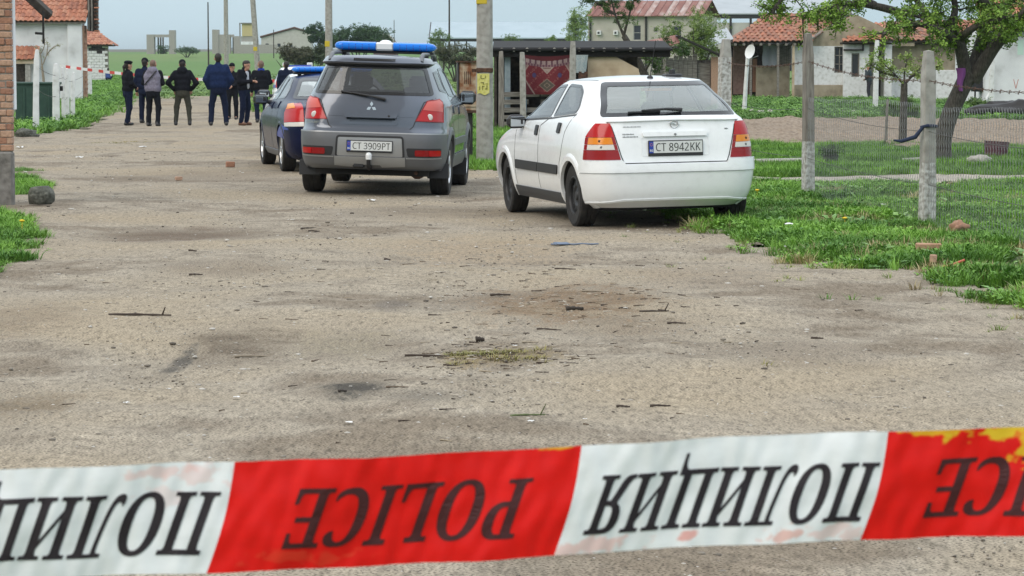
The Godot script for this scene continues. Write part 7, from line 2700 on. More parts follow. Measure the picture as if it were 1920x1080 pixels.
func big_tree():
	var root := Vector3(6.823, 0.000, -41.880)
	var at := func(px: float, py: float, dz: float) -> Array:
		var k := (41.7 - dz) / 5000.0
		return [(px - 960.0) * k - root.x, 1.56 - (py - 115.0) * k, dz]
	var trunk := []
	for q in [[1772, 306, 0.16], [1770, 268, 0.142], [1782, 218, 0.135], [1802, 172, 0.135], [1818, 138, 0.14]]:
		var v: Array = at.call(q[0], q[1], 0.0)
		trunk.append([Vector3(v[0], v[1], v[2]), q[2]])
	var br := []
	for line in [
		[[1812, 140, 0], [1806, 110, 0.1], [1797, 75, 0.2], [1778, 52, 0.3], [1745, 38, 0.3], [1700, 28, 0.2]],
		[[1822, 136, 0], [1838, 95, -0.1], [1846, 55, -0.1], [1852, 10, 0], [1862, -60, 0.1]],
		[[1830, 134, 0], [1862, 92, 0.2], [1890, 62, 0.3], [1930, 46, 0.4], [1990, 30, 0.5]],
		[[1800, 84, 0.2], [1772, 62, 0.5], [1725, 46, 0.7], [1680, 52, 0.8], [1655, 66, 0.9]],
		[[1778, 52, 0.3], [1790, 20, 0.2], [1780, -40, 0.1], [1770, -110, 0.0]],
		[[1700, 28, 0.2], [1640, 12, 0.3], [1590, 8, 0.4], [1540, 20, 0.5], [1505, 36, 0.5]],
		[[1640, 12, 0.3], [1570, -20, 0.2], [1500, -30, 0.1], [1460, 6, 0.2], [1448, 26, 0.2]],
		[[1852, 10, 0], [1800, -20, 0.5], [1740, -30, 0.6], [1690, -10, 0.6]],
		[[1846, 55, -0.1], [1880, 20, -0.4], [1910, -10, -0.5], [1960, -40, -0.5]],
		[[1862, -60, 0.1], [1830, -110, 0.3], [1790, -150, 0.3]],
		[[1780, -40, 0.1], [1700, -70, -0.3], [1620, -80, -0.4]],
		[[1890, 62, 0.3], [1920, 20, 0.6], [1950, -30, 0.8]],
		[[1797, 75, 0.2], [1830, 50, 0.7], [1870, 38, 0.9], [1900, 30, 1.0]],
		[[1745, 38, 0.3], [1720, 5, -0.4], [1690, -30, -0.6]],
		[[1590, 8, 0.4], [1575, 30, 0.6], [1560, 44, 0.7]],
	]:
		var p := []
		for q in line:
			p.append(at.call(q[0], q[1], q[2]))
		br.append(p)
	tree_of("garden_tree", "large leafy tree with leaning dark trunk in the garden", root, trunk, br, 0.07, 4600, 0.1, 0.36, lin(0.075, 0.15, 0.022), lin(0.23, 0.37, 0.06))
	var thick := MB.new()
	for line in [[[1814, 150, 0, 0.12], [1806, 110, 0.1, 0.105], [1797, 78, 0.2, 0.09], [1778, 52, 0.3, 0.06]], [[1820, 150, 0, 0.13], [1838, 95, -0.1, 0.12], [1846, 55, -0.1, 0.1], [1852, 10, 0, 0.08]], [[1826, 150, 0, 0.12], [1862, 92, 0.2, 0.1], [1890, 62, 0.3, 0.085], [1930, 46, 0.4, 0.06]]]:
		var p := []
		var r := []
		for q in line:
			var v: Array = at.call(q[0], q[1], q[2])
			p.append(Vector3(v[0], v[1], v[2]))
			r.append(q[3])
		thick.tube(smooth_line(p), resample(r, p.size()), 10)
	part("limb", thick, M.bark, get_node("garden_tree"))
	# purple cloth knotted on the trunk
	var cl := MB.new()
	var c: Array = at.call(1803, 128, 0.17)
	var rows := []
	for j in 8:
		var row := []
		for i in 9:
			var u := i / 8.0 - 0.5
			var v := j / 7.0
			row.append(Vector3(c[0] + u * lerpf(0.17, 0.06, v) + 0.012 * sin(v * 7.0), c[1] - v * 0.36, c[2] + 0.04 * cos(u * 5.0) + 0.012 * sin(u * 22.0)))
		rows.append(row)
	cl.sheet(rows)
	single("tied_cloth", cl, mat(lin(0.24, 0.07, 0.27), 0.9), "purple cloth tied round the big tree's trunk", "cloth", on_ground(root))

# ---------- people ----------
# tapered capsules [a, b, ra, rb] joined by a smooth minimum and meshed as surface nets
func nets(out: MB, caps: Array, cell: float, k: float, ripple := 0.0, quilt := 0.0):
	var lo := Vector3(1e9, 1e9, 1e9)
	var hi := -lo
	for c in caps:
		var r: float = maxf(c[2], c[3]) + cell * 2.0
		for p in [c[0], c[1]]:
			lo = lo.min(p - Vector3(r, r, r))
			hi = hi.max(p + Vector3(r, r, r))
	var nx := int((hi.x - lo.x) / cell) + 2
	var ny := int((hi.y - lo.y) / cell) + 2
	var nzz := int((hi.z - lo.z) / cell) + 2
	var f := PackedFloat32Array()
	f.resize(nx * ny * nzz)
	f.fill(9.0)
	for c in caps:
		var a: Vector3 = c[0]
		var b: Vector3 = c[1]
		var ra: float = c[2]
		var rb: float = c[3]
		var ab := b - a
		var l2 := maxf(ab.length_squared(), 1e-9)
		var r := maxf(ra, rb) + maxf(k, cell * 2.0)
		var m0 := (a.min(b) - Vector3(r, r, r) - lo) / cell
		var m1 := (a.max(b) + Vector3(r, r, r) - lo) / cell
		for z in range(maxi(0, int(m0.z)), mini(nzz - 1, int(m1.z) + 1) + 1):
			for y in range(maxi(0, int(m0.y)), mini(ny - 1, int(m1.y) + 1) + 1):
				var row := (z * ny + y) * nx
				for x in range(maxi(0, int(m0.x)), mini(nx - 1, int(m1.x) + 1) + 1):
					var p := lo + Vector3(x, y, z) * cell
					var t := clampf((p - a).dot(ab) / l2, 0.0, 1.0)
					var d := p.distance_to(a + ab * t) - lerpf(ra, rb, t)
					var o := f[row + x]
					if o - d > k:
						f[row + x] = d
					elif d - o < k:
						var h := clampf(0.5 + 0.5 * (d - o) / k, 0.0, 1.0)
						f[row + x] = lerpf(d, o, h) - k * h * (1.0 - h)
	var at := {}
	var vs := PackedVector3Array()
	var sx := 1
	var sy := nx
	var sz := nx * ny
	for z in nzz - 1:
		for y in ny - 1:
			for x in nx - 1:
				var i := (z * ny + y) * nx + x
				var v0 := f[i]
				if v0 > cell * 2.0 or v0 < -cell * 2.0:
					continue
				var c := [v0, f[i + sx], f[i + sy], f[i + sx + sy], f[i + sz], f[i + sx + sz], f[i + sy + sz], f[i + sx + sy + sz]]
				var s := 0
				for q in 8:
					if c[q] < 0.0:
						s += 1
				if s == 0 or s == 8:
					continue
				var sum := Vector3.ZERO
				var cnt := 0
				for e in [[0, 1], [2, 3], [4, 5], [6, 7], [0, 2], [1, 3], [4, 6], [5, 7], [0, 4], [1, 5], [2, 6], [3, 7]]:
					var u: float = c[e[0]]
					var w: float = c[e[1]]
					if (u < 0.0) != (w < 0.0):
						var t := u / (u - w)
						var p0 := Vector3(e[0] & 1, (e[0] >> 1) & 1, (e[0] >> 2) & 1)
						var p1 := Vector3(e[1] & 1, (e[1] >> 1) & 1, (e[1] >> 2) & 1)
						sum += p0.lerp(p1, t)
						cnt += 1
				at[i] = vs.size()
				vs.append(lo + (Vector3(x, y, z) + sum / cnt) * cell)
	var quads := []
	for i in at:
		var inside := f[i] < 0.0
		# edges leaving the low corner of this cell
		for e in [[sx, sy, sz], [sy, sz, sx], [sz, sx, sy]]:
			if (f[i + e[0]] < 0.0) == inside:
				continue
			var q := [i, i - e[1], i - e[1] - e[2], i - e[2]]
			if at.has(q[1]) and at.has(q[2]) and at.has(q[3]):
				quads.append([at[q[0]], at[q[1]], at[q[2]], at[q[3]], inside])
	var nn := PackedVector3Array()
	nn.resize(vs.size())
	for q in quads:
		var k3 := (vs[q[2]] - vs[q[0]]).cross(vs[q[1]] - vs[q[3]])
		if q[4]:
			k3 = -k3
		for j in 4:
			nn[q[j]] += k3
	for i in nn.size():
		nn[i] = nn[i].normalized()
	# normals out of the solid: check against the field's slope at one vertex
	if vs.size():
		var best := 0
		for i in vs.size():
			if vs[i].y > vs[best].y:
				best = i
		if nn[best].y < 0.0:
			for i in nn.size():
				nn[i] = -nn[i]
	if ripple > 0.0 or quilt > 0.0:
		for i in vs.size():
			var w := ripple * (nz.get_noise_3dv(vs[i] * 7.0) + 0.6 * nz.get_noise_3dv(vs[i] * Vector3(9, 16, 9)))
			if quilt > 0.0:
				w += quilt * (absf(sin(vs[i].y * PI / 0.062)) - 0.5)
			vs[i] += nn[i] * w
	for q in quads:
		out.squad(vs[q[0]], vs[q[1]], vs[q[2]], vs[q[3]], nn[q[0]], nn[q[1]], nn[q[2]], nn[q[3]])

func hand_caps(w: Vector3, dirv: Vector3, sg: float, curl: float) -> Array:
	# palm from the wrist along dirv, four fingers and a thumb at its side
	var side := dirv.cross(Vector3(0, 0, 1) if absf(dirv.z) < 0.8 else Vector3.UP).normalized()
	var flat := side.cross(dirv).normalized()
	var inw := flat if flat.dot(Vector3(-sg, 0, -0.3)) > 0.0 else -flat
	var c := [[w - dirv * 0.03, w + dirv * 0.05, 0.024, 0.028]]
	for i in 4:
		var off := side * (-0.03 + 0.02 * i)
		var l: float = [0.034, 0.04, 0.038, 0.03][i]
		var a := w + dirv * 0.04 + off * 0.8
		var b := w + dirv * 0.085 + off
		var e := b + (dirv + inw * curl).normalized() * l
		var g := e + (dirv * 0.5 + inw * curl * 1.6).normalized() * l * 0.8
		c.append([a, b, 0.013, 0.011])
		c.append([b, e, 0.0105, 0.0095])
		c.append([e, g, 0.0095, 0.0085])
	var tb := w + dirv * 0.02 - side * 0.026
	var t1 := tb + (dirv * 0.7 - side * 0.7 + inw * 0.4).normalized() * 0.04
	c.append([tb, t1, 0.015, 0.012])
	c.append([t1, t1 + (dirv + inw * 0.5).normalized() * 0.03, 0.012, 0.009])
	return c

const ARMS := {
	"hips": [Vector3(0.385, 1.17, 0.08), Vector3(0.235, 0.98, -0.03)],
	"pockets": [Vector3(0.32, 1.15, 0.06), Vector3(0.235, 0.94, -0.05)],
	"front": [Vector3(0.27, 1.17, 0.0), Vector3(0.07, 1.07, -0.2)],
	"phone": [Vector3(0.25, 1.18, 0.0), Vector3(0.07, 1.2, -0.27)],
	"down": [Vector3(0.27, 1.15, 0.02), Vector3(0.27, 0.9, -0.04)],
	"face": [Vector3(0.24, 1.2, -0.12), Vector3(0.1, 1.5, -0.15)],
}

func person(label: String, at: Vector3, yaw: float, tall: float, o: Dictionary):
	var t := thing("person", label, "person", on_ground(at), deg_to_rad(yaw), o.get("group", ""))
	var s := tall / 1.78
	t.scale = Vector3(s, s, s)
	var stance: float = o.get("stance", 0.11)
	var arms: Array = o.get("arms", ["down", "down"])
	var bow: float = o.get("bow", 0.0)           # head bent forward
	var stout: float = o.get("stout", 1.0)
	var crouch: bool = o.get("crouch", false)
	var legs := []
	var hipy := 0.93
	for sg in [-1.0, 1.0]:
		var st: float = o.get("step", 0.0) * sg
		if crouch:
			legs.append([Vector3(sg * 0.1, 0.3, 0.05), Vector3(sg * 0.16, 0.5, -0.34), Vector3(sg * 0.13, 0.09, -0.06)])
		else:
			legs.append([Vector3(sg * 0.09, hipy - 0.02, 0.0), Vector3(sg * (0.06 + stance * 0.55), 0.5, -0.03 + st * 0.5), Vector3(sg * stance, 0.1, 0.03 + st)])
	var drop := -0.6 if crouch else 0.0
	var lift := Vector3(0, drop, 0)
	# limbs: shoulder, elbow, wrist
	var ar := []
	for i in 2:
		var sg := -1.0 if i == 0 else 1.0
		var e: Vector3 = ARMS[arms[i]][0]
		var w: Vector3 = ARMS[arms[i]][1]
		ar.append([Vector3(sg * 0.195, 1.44, 0.01) + lift, Vector3(e.x * sg, e.y, e.z) + lift, Vector3(w.x * sg, w.y, w.z) + lift])
	var hc := Vector3(0, 1.655, -0.02 - bow * 0.1) + lift - Vector3(0, bow * 0.05, 0)
	# the body: continuous from head to feet
	var body := MB.new()
	var core := [[Vector3(-0.06, 1.0, 0) + lift, Vector3(0.06, 1.0, 0) + lift, 0.09, 0.09], [Vector3(0, 1.05, 0) + lift, Vector3(0, 1.35, 0.0) + lift, 0.1, 0.1], [Vector3(-0.14, 1.42, 0) + lift, Vector3(0.14, 1.42, 0) + lift, 0.055, 0.055], [Vector3(0, 1.4, 0.01) + lift, hc - Vector3(0, 0.06, 0), 0.06, 0.056]]
	for i in 2:
		core.append([legs[i][0] + (Vector3.ZERO), legs[i][1], 0.065, 0.048])
		core.append([legs[i][1], legs[i][2], 0.048, 0.036])
		core.append([legs[i][2], legs[i][2] + Vector3(0, -0.05, -0.1), 0.034, 0.03])
		core.append([ar[i][0], ar[i][1], 0.045, 0.036])
		core.append([ar[i][1], ar[i][2], 0.036, 0.028])
	if crouch:
		core.append([Vector3(0, 0.35, 0.05), Vector3(0, 0.45, 0.0), 0.09, 0.09])
	nets(body, core, 0.022, 0.03)
	var head := [[hc + Vector3(0, 0.045, 0.02), hc + Vector3(0, 0.03, -0.012), 0.088, 0.082], [hc, hc + Vector3(0, -0.055, -0.03), 0.075, 0.055], [hc + Vector3(0, -0.085, -0.045), hc + Vector3(0, -0.09, -0.055), 0.04, 0.032], [hc + Vector3(0, 0.015, -0.088), hc + Vector3(0, -0.02, -0.102), 0.011, 0.016], [hc - Vector3(0, 0.09, 0), hc - Vector3(0, 0.02, 0), 0.056, 0.06]]
	for sg in [-1.0, 1.0]:
		head.append([hc + Vector3(sg * 0.084, 0.015, 0.012), hc + Vector3(sg * 0.086, -0.03, 0.004), 0.016, 0.011])
		head.append([hc + Vector3(sg * 0.035, 0.028, -0.078), hc + Vector3(sg * 0.015, 0.03, -0.084), 0.014, 0.014])
	head.append([hc + Vector3(-0.018, -0.053, -0.078), hc + Vector3(0.018, -0.053, -0.078), 0.01, 0.01])
	nets(body, head, 0.011, 0.018)
	for i in 2:
		if arms[i] in ["pockets"]:
			continue
		var dv: Vector3 = (ar[i][2] - ar[i][1]).normalized()
		if arms[i] == "hips":
			dv = (dv + Vector3(0, -0.6, 0.2)).normalized()
		nets(body, hand_caps(ar[i][2] + dv * 0.02, dv, -1.0 if i == 0 else 1.0, 0.7 if arms[i] != "down" else 0.35), 0.0075, 0.006)
	part("body", body, o.get("skin", M.skin), t)
	for sg in [-1.0, 1.0]:
		var eye := MB.new()
		eye.lump(hc + Vector3(sg * 0.033, 0.01, -0.083), Vector3(0.012, 0.008, 0.006), 0.0, nz, 0.0, 8)
		part("eye", eye, M.shut, t)
	# trousers
	var tr := MB.new()
	var tc := []
	if crouch:
		tc.append([Vector3(-0.08, 0.3, 0.06), Vector3(0.08, 0.3, 0.06), 0.14, 0.14])
	else:
		tc.append([Vector3(-0.075, 0.96, 0.01), Vector3(0.075, 0.96, 0.01), 0.118 * stout, 0.118 * stout])
		tc.append([Vector3(-0.07, 0.87, 0.02), Vector3(0.07, 0.87, 0.02), 0.108, 0.108])
	for i in 2:
		tc.append([legs[i][0], legs[i][1], 0.1, 0.075])
		tc.append([legs[i][1], legs[i][2] + Vector3(0, 0.0, 0), 0.074, o.get("cuff", 0.064)])
	nets(tr, tc, 0.02, 0.03, 0.007)
	part("trousers", tr, o.trousers, t)
	# jacket
	var jk := MB.new()
	var jc := [[Vector3(-0.09, 1.03, 0.01) + lift, Vector3(0.09, 1.03, 0.01) + lift, 0.135 * stout, 0.135 * stout], [Vector3(-0.1, 1.18, 0.005) + lift, Vector3(0.1, 1.18, 0.005) + lift, 0.132 * stout, 0.132 * stout], [Vector3(-0.125, 1.33, 0.01) + lift, Vector3(0.125, 1.33, 0.01) + lift, 0.125 * stout, 0.125 * stout], [Vector3(-0.165, 1.435, 0.01) + lift, Vector3(0.165, 1.435, 0.01) + lift, 0.078, 0.078], [Vector3(0, 1.46, 0.015) + lift, Vector3(0, 1.53, 0.0) + lift, 0.085, 0.07]]
	if o.has("long"):
		jc.append([Vector3(-0.09, 0.95, 0.01), Vector3(0.09, 0.95, 0.01), 0.135 * stout, 0.135 * stout])
	if o.has("hood"):
		jc.append([Vector3(-0.06, 1.5, 0.07) + lift, Vector3(0.06, 1.5, 0.07) + lift, 0.08, 0.08])
		jc.append([Vector3(-0.05, 1.545, 0.05) + lift, Vector3(0.05, 1.545, 0.05) + lift, 0.062, 0.062])
	var sleeves := []
	for i in 2:
		sleeves.append([ar[i][0], ar[i][1], 0.078, 0.064])
		sleeves.append([ar[i][1], ar[i][2], 0.064, 0.05])
	if o.has("sleeves"):
		nets(jk, jc, 0.02, 0.05, 0.006, o.get("quilt", 0.0))
		part("vest", jk, o.jacket, t)
		var sl := MB.new()
		nets(sl, sleeves + [[ar[0][0], ar[1][0], 0.06, 0.06]], 0.02, 0.03, 0.006)
		part("sleeves", sl, o.sleeves, t)
	else:
		nets(jk, jc + sleeves, 0.02, 0.045, 0.007, o.get("quilt", 0.0))
		part("jacket", jk, o.jacket, t)
	for i in 2:
		var sh := MB.new()
		var f: Vector3 = legs[i][2]
		nets(sh, [[f + Vector3(0, -0.05, 0.045), f + Vector3(0, -0.058, -0.13), 0.046, 0.04], [f + Vector3(0, -0.03, 0.01), f + Vector3(0, 0.02, 0.01), 0.05, 0.05]], 0.016, 0.03)
		part("shoe", sh, o.get("shoes", M.shoe), t)
	# hair or headgear
	if o.has("hair"):
		var hr := MB.new()
		var cut: float = o.get("shorn", 0.0)
		var hcaps := [[hc + Vector3(0, 0.058, 0.03), hc + Vector3(0, 0.062, -0.012), 0.089 - cut, 0.083 - cut], [hc + Vector3(0, 0.03, 0.045), hc + Vector3(0, -0.025, 0.042), 0.079 - cut, 0.066 - cut]]
		if o.has("ponytail"):
			hcaps.append([hc + Vector3(0, 0.03, 0.1), hc + Vector3(0, -0.02, 0.14), 0.035, 0.035])
			hcaps.append([hc + Vector3(0, -0.02, 0.14), hc + Vector3(0, -0.2, 0.13), 0.035, 0.018])
		nets(hr, hcaps, 0.012, 0.02, 0.004)
		part("hair", hr, o.hair, t)
	if o.has("cap"):
		var cp := MB.new()
		if o.get("beret", false):
			cp.lump(hc + Vector3(0.01, 0.105, 0.01), Vector3(0.118, 0.055, 0.125), 0.06, nz, 3.0, 18)
		else:
			nets(cp, [[hc + Vector3(0, 0.07, 0.02), hc + Vector3(0, 0.065, -0.005), 0.094, 0.09]], 0.012, 0.01)
			cp.box(hc + Vector3(0, 0.065, -0.135), Vector3(0.15, 0.012, 0.1), 0.005, Basis(Vector3.RIGHT, 0.18))
		part("cap", cp, o.cap, t)
	if o.has("shirt"):
		var sb := MB.new()
		nets(sb, [[Vector3(0, 1.05, -0.075), Vector3(0, 1.42, -0.065), 0.075, 0.065]], 0.016, 0.02)
		part("shirt", sb, o.shirt, t)
	if o.has("collar"):
		var cb := MB.new()
		nets(cb, [[Vector3(-0.05, 1.52, 0.03) + lift, Vector3(0.05, 1.52, 0.03) + lift, 0.055, 0.055]], 0.014, 0.02)
		part("collar", cb, o.collar, t)
	if o.has("strap"):
		var sp := MB.new()
		var line := []
		for k in 13:
			var u := k / 12.0
			line.append(Vector3(lerpf(0.16, -0.19, u), lerpf(1.5, 1.12, u), 0.145 + 0.028 * sin(PI * u)))
		sp.tube(line, 0.018, 6)
		part("strap", sp, M.black_plastic, t)
	if o.has("phone"):
		var ph := MB.new()
		ph.box(Vector3(0.0, 1.24, -0.33), Vector3(0.075, 0.15, 0.01), 0.004, Basis(Vector3.RIGHT, -0.5))
		part("phone", ph, M.black_plastic, t)

func cloth(c: Color, sd: int) -> StandardMaterial3D:
	if not M.has("weave"):
		M.weave = speckled([lin(0.55, 0.55, 0.55), lin(0.8, 0.8, 0.8), lin(1, 1, 1)], 0.6, 0.92, 0.03, 4, sd).albedo_texture
	var m := mat(c * 1.2, 0.92)
	m.albedo_texture = M.weave
	m.uv1_triplanar = true
	m.uv1_scale = Vector3.ONE / 0.6
	m.metallic_specular = 0.2
	return m

func build_people():
	M.skin = mat(lin(0.42, 0.23, 0.16), 0.6)
	M.shoe = mat(lin(0.02, 0.02, 0.022), 0.5)
	var black := cloth(lin(0.012, 0.013, 0.018), 81)
	var navy := cloth(lin(0.012, 0.017, 0.04), 82)
	var blue := cloth(lin(0.014, 0.026, 0.075), 83)
	var grey := cloth(lin(0.2, 0.19, 0.25), 84)
	var olive := cloth(lin(0.06, 0.06, 0.048), 85)
	var hair := mat(lin(0.02, 0.016, 0.014), 0.7)
	var stubble := mat(lin(0.17, 0.11, 0.085), 0.8)
	var g := "people standing on the road"
	person("woman in black police uniform and beret, dark ponytail, standing side on", Vector3(-9.460, 0.000, -65.887), -62, 1.57, {"jacket": black, "trousers": navy, "cap": black, "beret": true, "hair": hair, "ponytail": true, "arms": ["front", "front"], "stance": 0.09, "group": g, "step": 0.05})
	person("person in a dark cap and dark jacket half hidden behind the grey vest", Vector3(-9.263, 0, -67.5), -15, 1.62, {"jacket": navy, "trousers": navy, "cap": black, "hair": hair, "arms": ["down", "front"], "stance": 0.1, "group": g})
	person("shaven-headed person in a light grey hooded vest with black sleeves and strap", Vector3(-8.695, 0.000, -64.796), -14, 1.6, {"jacket": grey, "sleeves": black, "trousers": black, "hair": stubble, "shorn": 0.006, "arms": ["front", "front"], "hood": true, "quilt": 0.006, "strap": true, "stout": 1.1, "stance": 0.15, "step": 0.05, "group": g})
	person("person in a black hoodie, cap and olive trousers, hands on hips", Vector3(-8.017, 0.000, -65.065), 2, 1.58, {"jacket": black, "trousers": olive, "cap": black, "hair": hair, "arms": ["hips", "hips"], "hood": true, "stance": 0.19, "cuff": 0.055, "group": g})
	person("tall person in a blue quilted jacket seen from behind, hands in pockets", Vector3(-7.087, 0.000, -64.529), 8, 1.73, {"jacket": blue, "trousers": navy, "hair": hair, "arms": ["pockets", "pockets"], "quilt": 0.011, "stout": 1.1, "stance": 0.19, "group": g})
	person("person in black with a cap, facing the camera between two others", Vector3(-7.526, 0.000, -71.944), 172, 1.5, {"jacket": black, "trousers": black, "cap": black, "hair": hair, "arms": ["front", "down"], "stance": 0.12, "group": g})
	person("person in an open dark jacket over a white shirt, looking down at a phone", Vector3(-6.619, 0.000, -66.166), -118, 1.62, {"jacket": black, "trousers": navy, "hair": hair, "arms": ["phone", "phone"], "shirt": cloth(lin(0.5, 0.52, 0.58), 86), "bow": 0.6, "stance": 0.13, "shoes": mat(lin(0.15, 0.075, 0.045), 0.6), "phone": true, "group": g})
	person("short-haired person in a black jacket with a blue hood lining, seen from behind", Vector3(-6.381, 0, -68.0), 14, 1.56, {"jacket": black, "trousers": navy, "hair": stubble, "shorn": 0.004, "arms": ["down", "front"], "collar": cloth(lin(0.03, 0.05, 0.3), 87), "stout": 1.08, "stance": 0.12, "group": g})
	person("dark-haired person behind the parked police cars, only the head in view", Vector3(-6.669, 0, -79.0), 20, 1.57, {"jacket": navy, "trousers": navy, "hair": hair, "arms": ["down", "down"], "group": g})
	person("child in a blue and white jacket crouching by the block wall", Vector3(-28.378, 0, -188.0), -20, 1.5, {"jacket": cloth(lin(0.06, 0.1, 0.3), 88), "trousers": navy, "hair": hair, "arms": ["front", "front"], "crouch": true, "sleeves": cloth(lin(0.5, 0.5, 0.55), 89)})
	person("person in a dark grey jacket standing in the doorway with a hand to the face", Vector3(14.468, 0, -108.4), 75, 1.42, {"jacket": cloth(lin(0.05, 0.065, 0.075), 90), "trousers": cloth(lin(0.05, 0.05, 0.06), 91), "hair": hair, "arms": ["face", "front"], "stance": 0.08})

# ---------- police tape ----------
func tape_at(u: float, t: float) -> Vector3:
	# u along the tape (0 left, 1 right edge of what is in view), t across it from the upper edge
	var a := Vector3(-0.378, 1.259, -1.950)
	var b := Vector3(0.377, 1.291, -1.950)
	var c := Vector3(-0.400, 1.176, -1.950)
	var d := Vector3(0.358, 1.210, -1.950)
	var p := a.lerp(b, 0.0) * (1.0 - u) * (1.0 - t) + b * u * (1.0 - t) + c * (1.0 - u) * t + d * u * t
	p.z += 0.006 * sin(u * 5.0 + 0.7) + 0.001 * sin(t * PI) + 0.0025 * sin(u * 23.0 + t * 2.0)
	p.z += 0.0011 * nz.get_noise_2d(u * 46.0, t * 2.2) + 0.0016 * absf(t - 0.5) * sin(u * 61.0 + t * 3.0)
	p.y += 0.0012 * sin(u * 9.0 + 1.0) + 0.0004 * sin(u * 47.0)
	return p

func tape_panel(parent: Node, called: String, u0: float, u1: float, m: Material):
	var b := MB.new()
	var n := 96
	for side in [0.0, 0.00025]:
		for i in n:
			for j in 16:
				for q in ([[0, 0], [1, 0], [1, 1], [0, 0], [1, 1], [0, 1]] if side == 0.0 else [[0, 0], [1, 1], [1, 0], [0, 0], [0, 1], [1, 1]]):
					var fu: float = (i + q[0]) / float(n)
					var ft: float = (j + q[1]) / 16.0
					# seam bows a little
					var uu := lerpf(u0, u1, fu) + 0.004 * sin(ft * PI)
					var p := tape_at(uu, ft)
					b.v.append(p - Vector3(0, 0, side))
					b.uv.append(Vector2(fu, ft))
					var e := 0.002
					var k := (tape_at(uu + e, ft) - tape_at(uu - e, ft)).cross(tape_at(uu, ft - e) - tape_at(uu, ft + e)).normalized()
					if k.z < 0.0:
						k = -k
					b.n.append(k if side == 0.0 else -k)
	part(called, b, m, parent)

func tape_print(parent: Node, words: String, uc: float, tc: float, hi: float, fit: float, m: Material):
	var l := letters(words, hi, "Droid Serif", 700, 1.0, 0.1, fit, 0.0002)
	var wide := 1920.0 * 1.95 / 5000.0 / 0.99
	var across := 0.0816
	var b := MB.new()
	for i in range(0, l.v.size(), 3):
		# cut long faces so that the print follows the film
		var todo := [[l.v[i], l.v[i + 1], l.v[i + 2]]]
		while todo:
			var f: Array = todo.pop_back()
			var e := 0
			for j in 3:
				if f[j].distance_to(f[(j + 1) % 3]) > f[e].distance_to(f[(e + 1) % 3]):
					e = j
			var p0: Vector3 = f[e]
			var p1: Vector3 = f[(e + 1) % 3]
			var p2: Vector3 = f[(e + 2) % 3]
			if p0.distance_to(p1) > 0.008:
				var pm := (p0 + p1) * 0.5
				todo.append([p0, pm, p2])
				todo.append([pm, p1, p2])
				continue
			var q := []
			for p in [p0, p1, p2]:
				q.append(tape_at(uc - p.x / wide, tc + p.y / across) + Vector3(0, 0, 0.0005 + p.z))
			b.tri(q[0], q[1], q[2])
	part("lettering", b, m, parent)

func tape_skin(base: Color, marks: Array, sd: int) -> StandardMaterial3D:
	var W := 320
	var Hh := 104
	var n := FastNoiseLite.new()
	n.seed = sd
	n.frequency = 0.035
	n.fractal_octaves = 4
	var im := Image.create(W, Hh, false, Image.FORMAT_RGB8)
	for j in Hh:
		for i in W:
			var c := base * (1.0 + 0.07 * n.get_noise_2d(i * 0.6, j * 1.4))
			for k in marks:
				var d := Vector2((i / float(W) - k[0]) / k[2], (j / float(Hh) - k[1]) / k[3]).length()
				var a: float = clampf((1.0 - d + 1.3 * n.get_noise_2d(i + k[0] * 900.0, j * 1.5)) * 2.2, 0.0, 1.0) * k[5]
				c = c.lerp(k[4], a)
			im.set_pixel(i, j, c.linear_to_srgb())
	var m := StandardMaterial3D.new()
	m.albedo_texture = ImageTexture.create_from_image(im)
	m.roughness = 0.34
	m.metallic_specular = 0.35
	m.texture_repeat = false
	m.backlight_enabled = true
	m.backlight = Color(0.12, 0.12, 0.12)
	return m

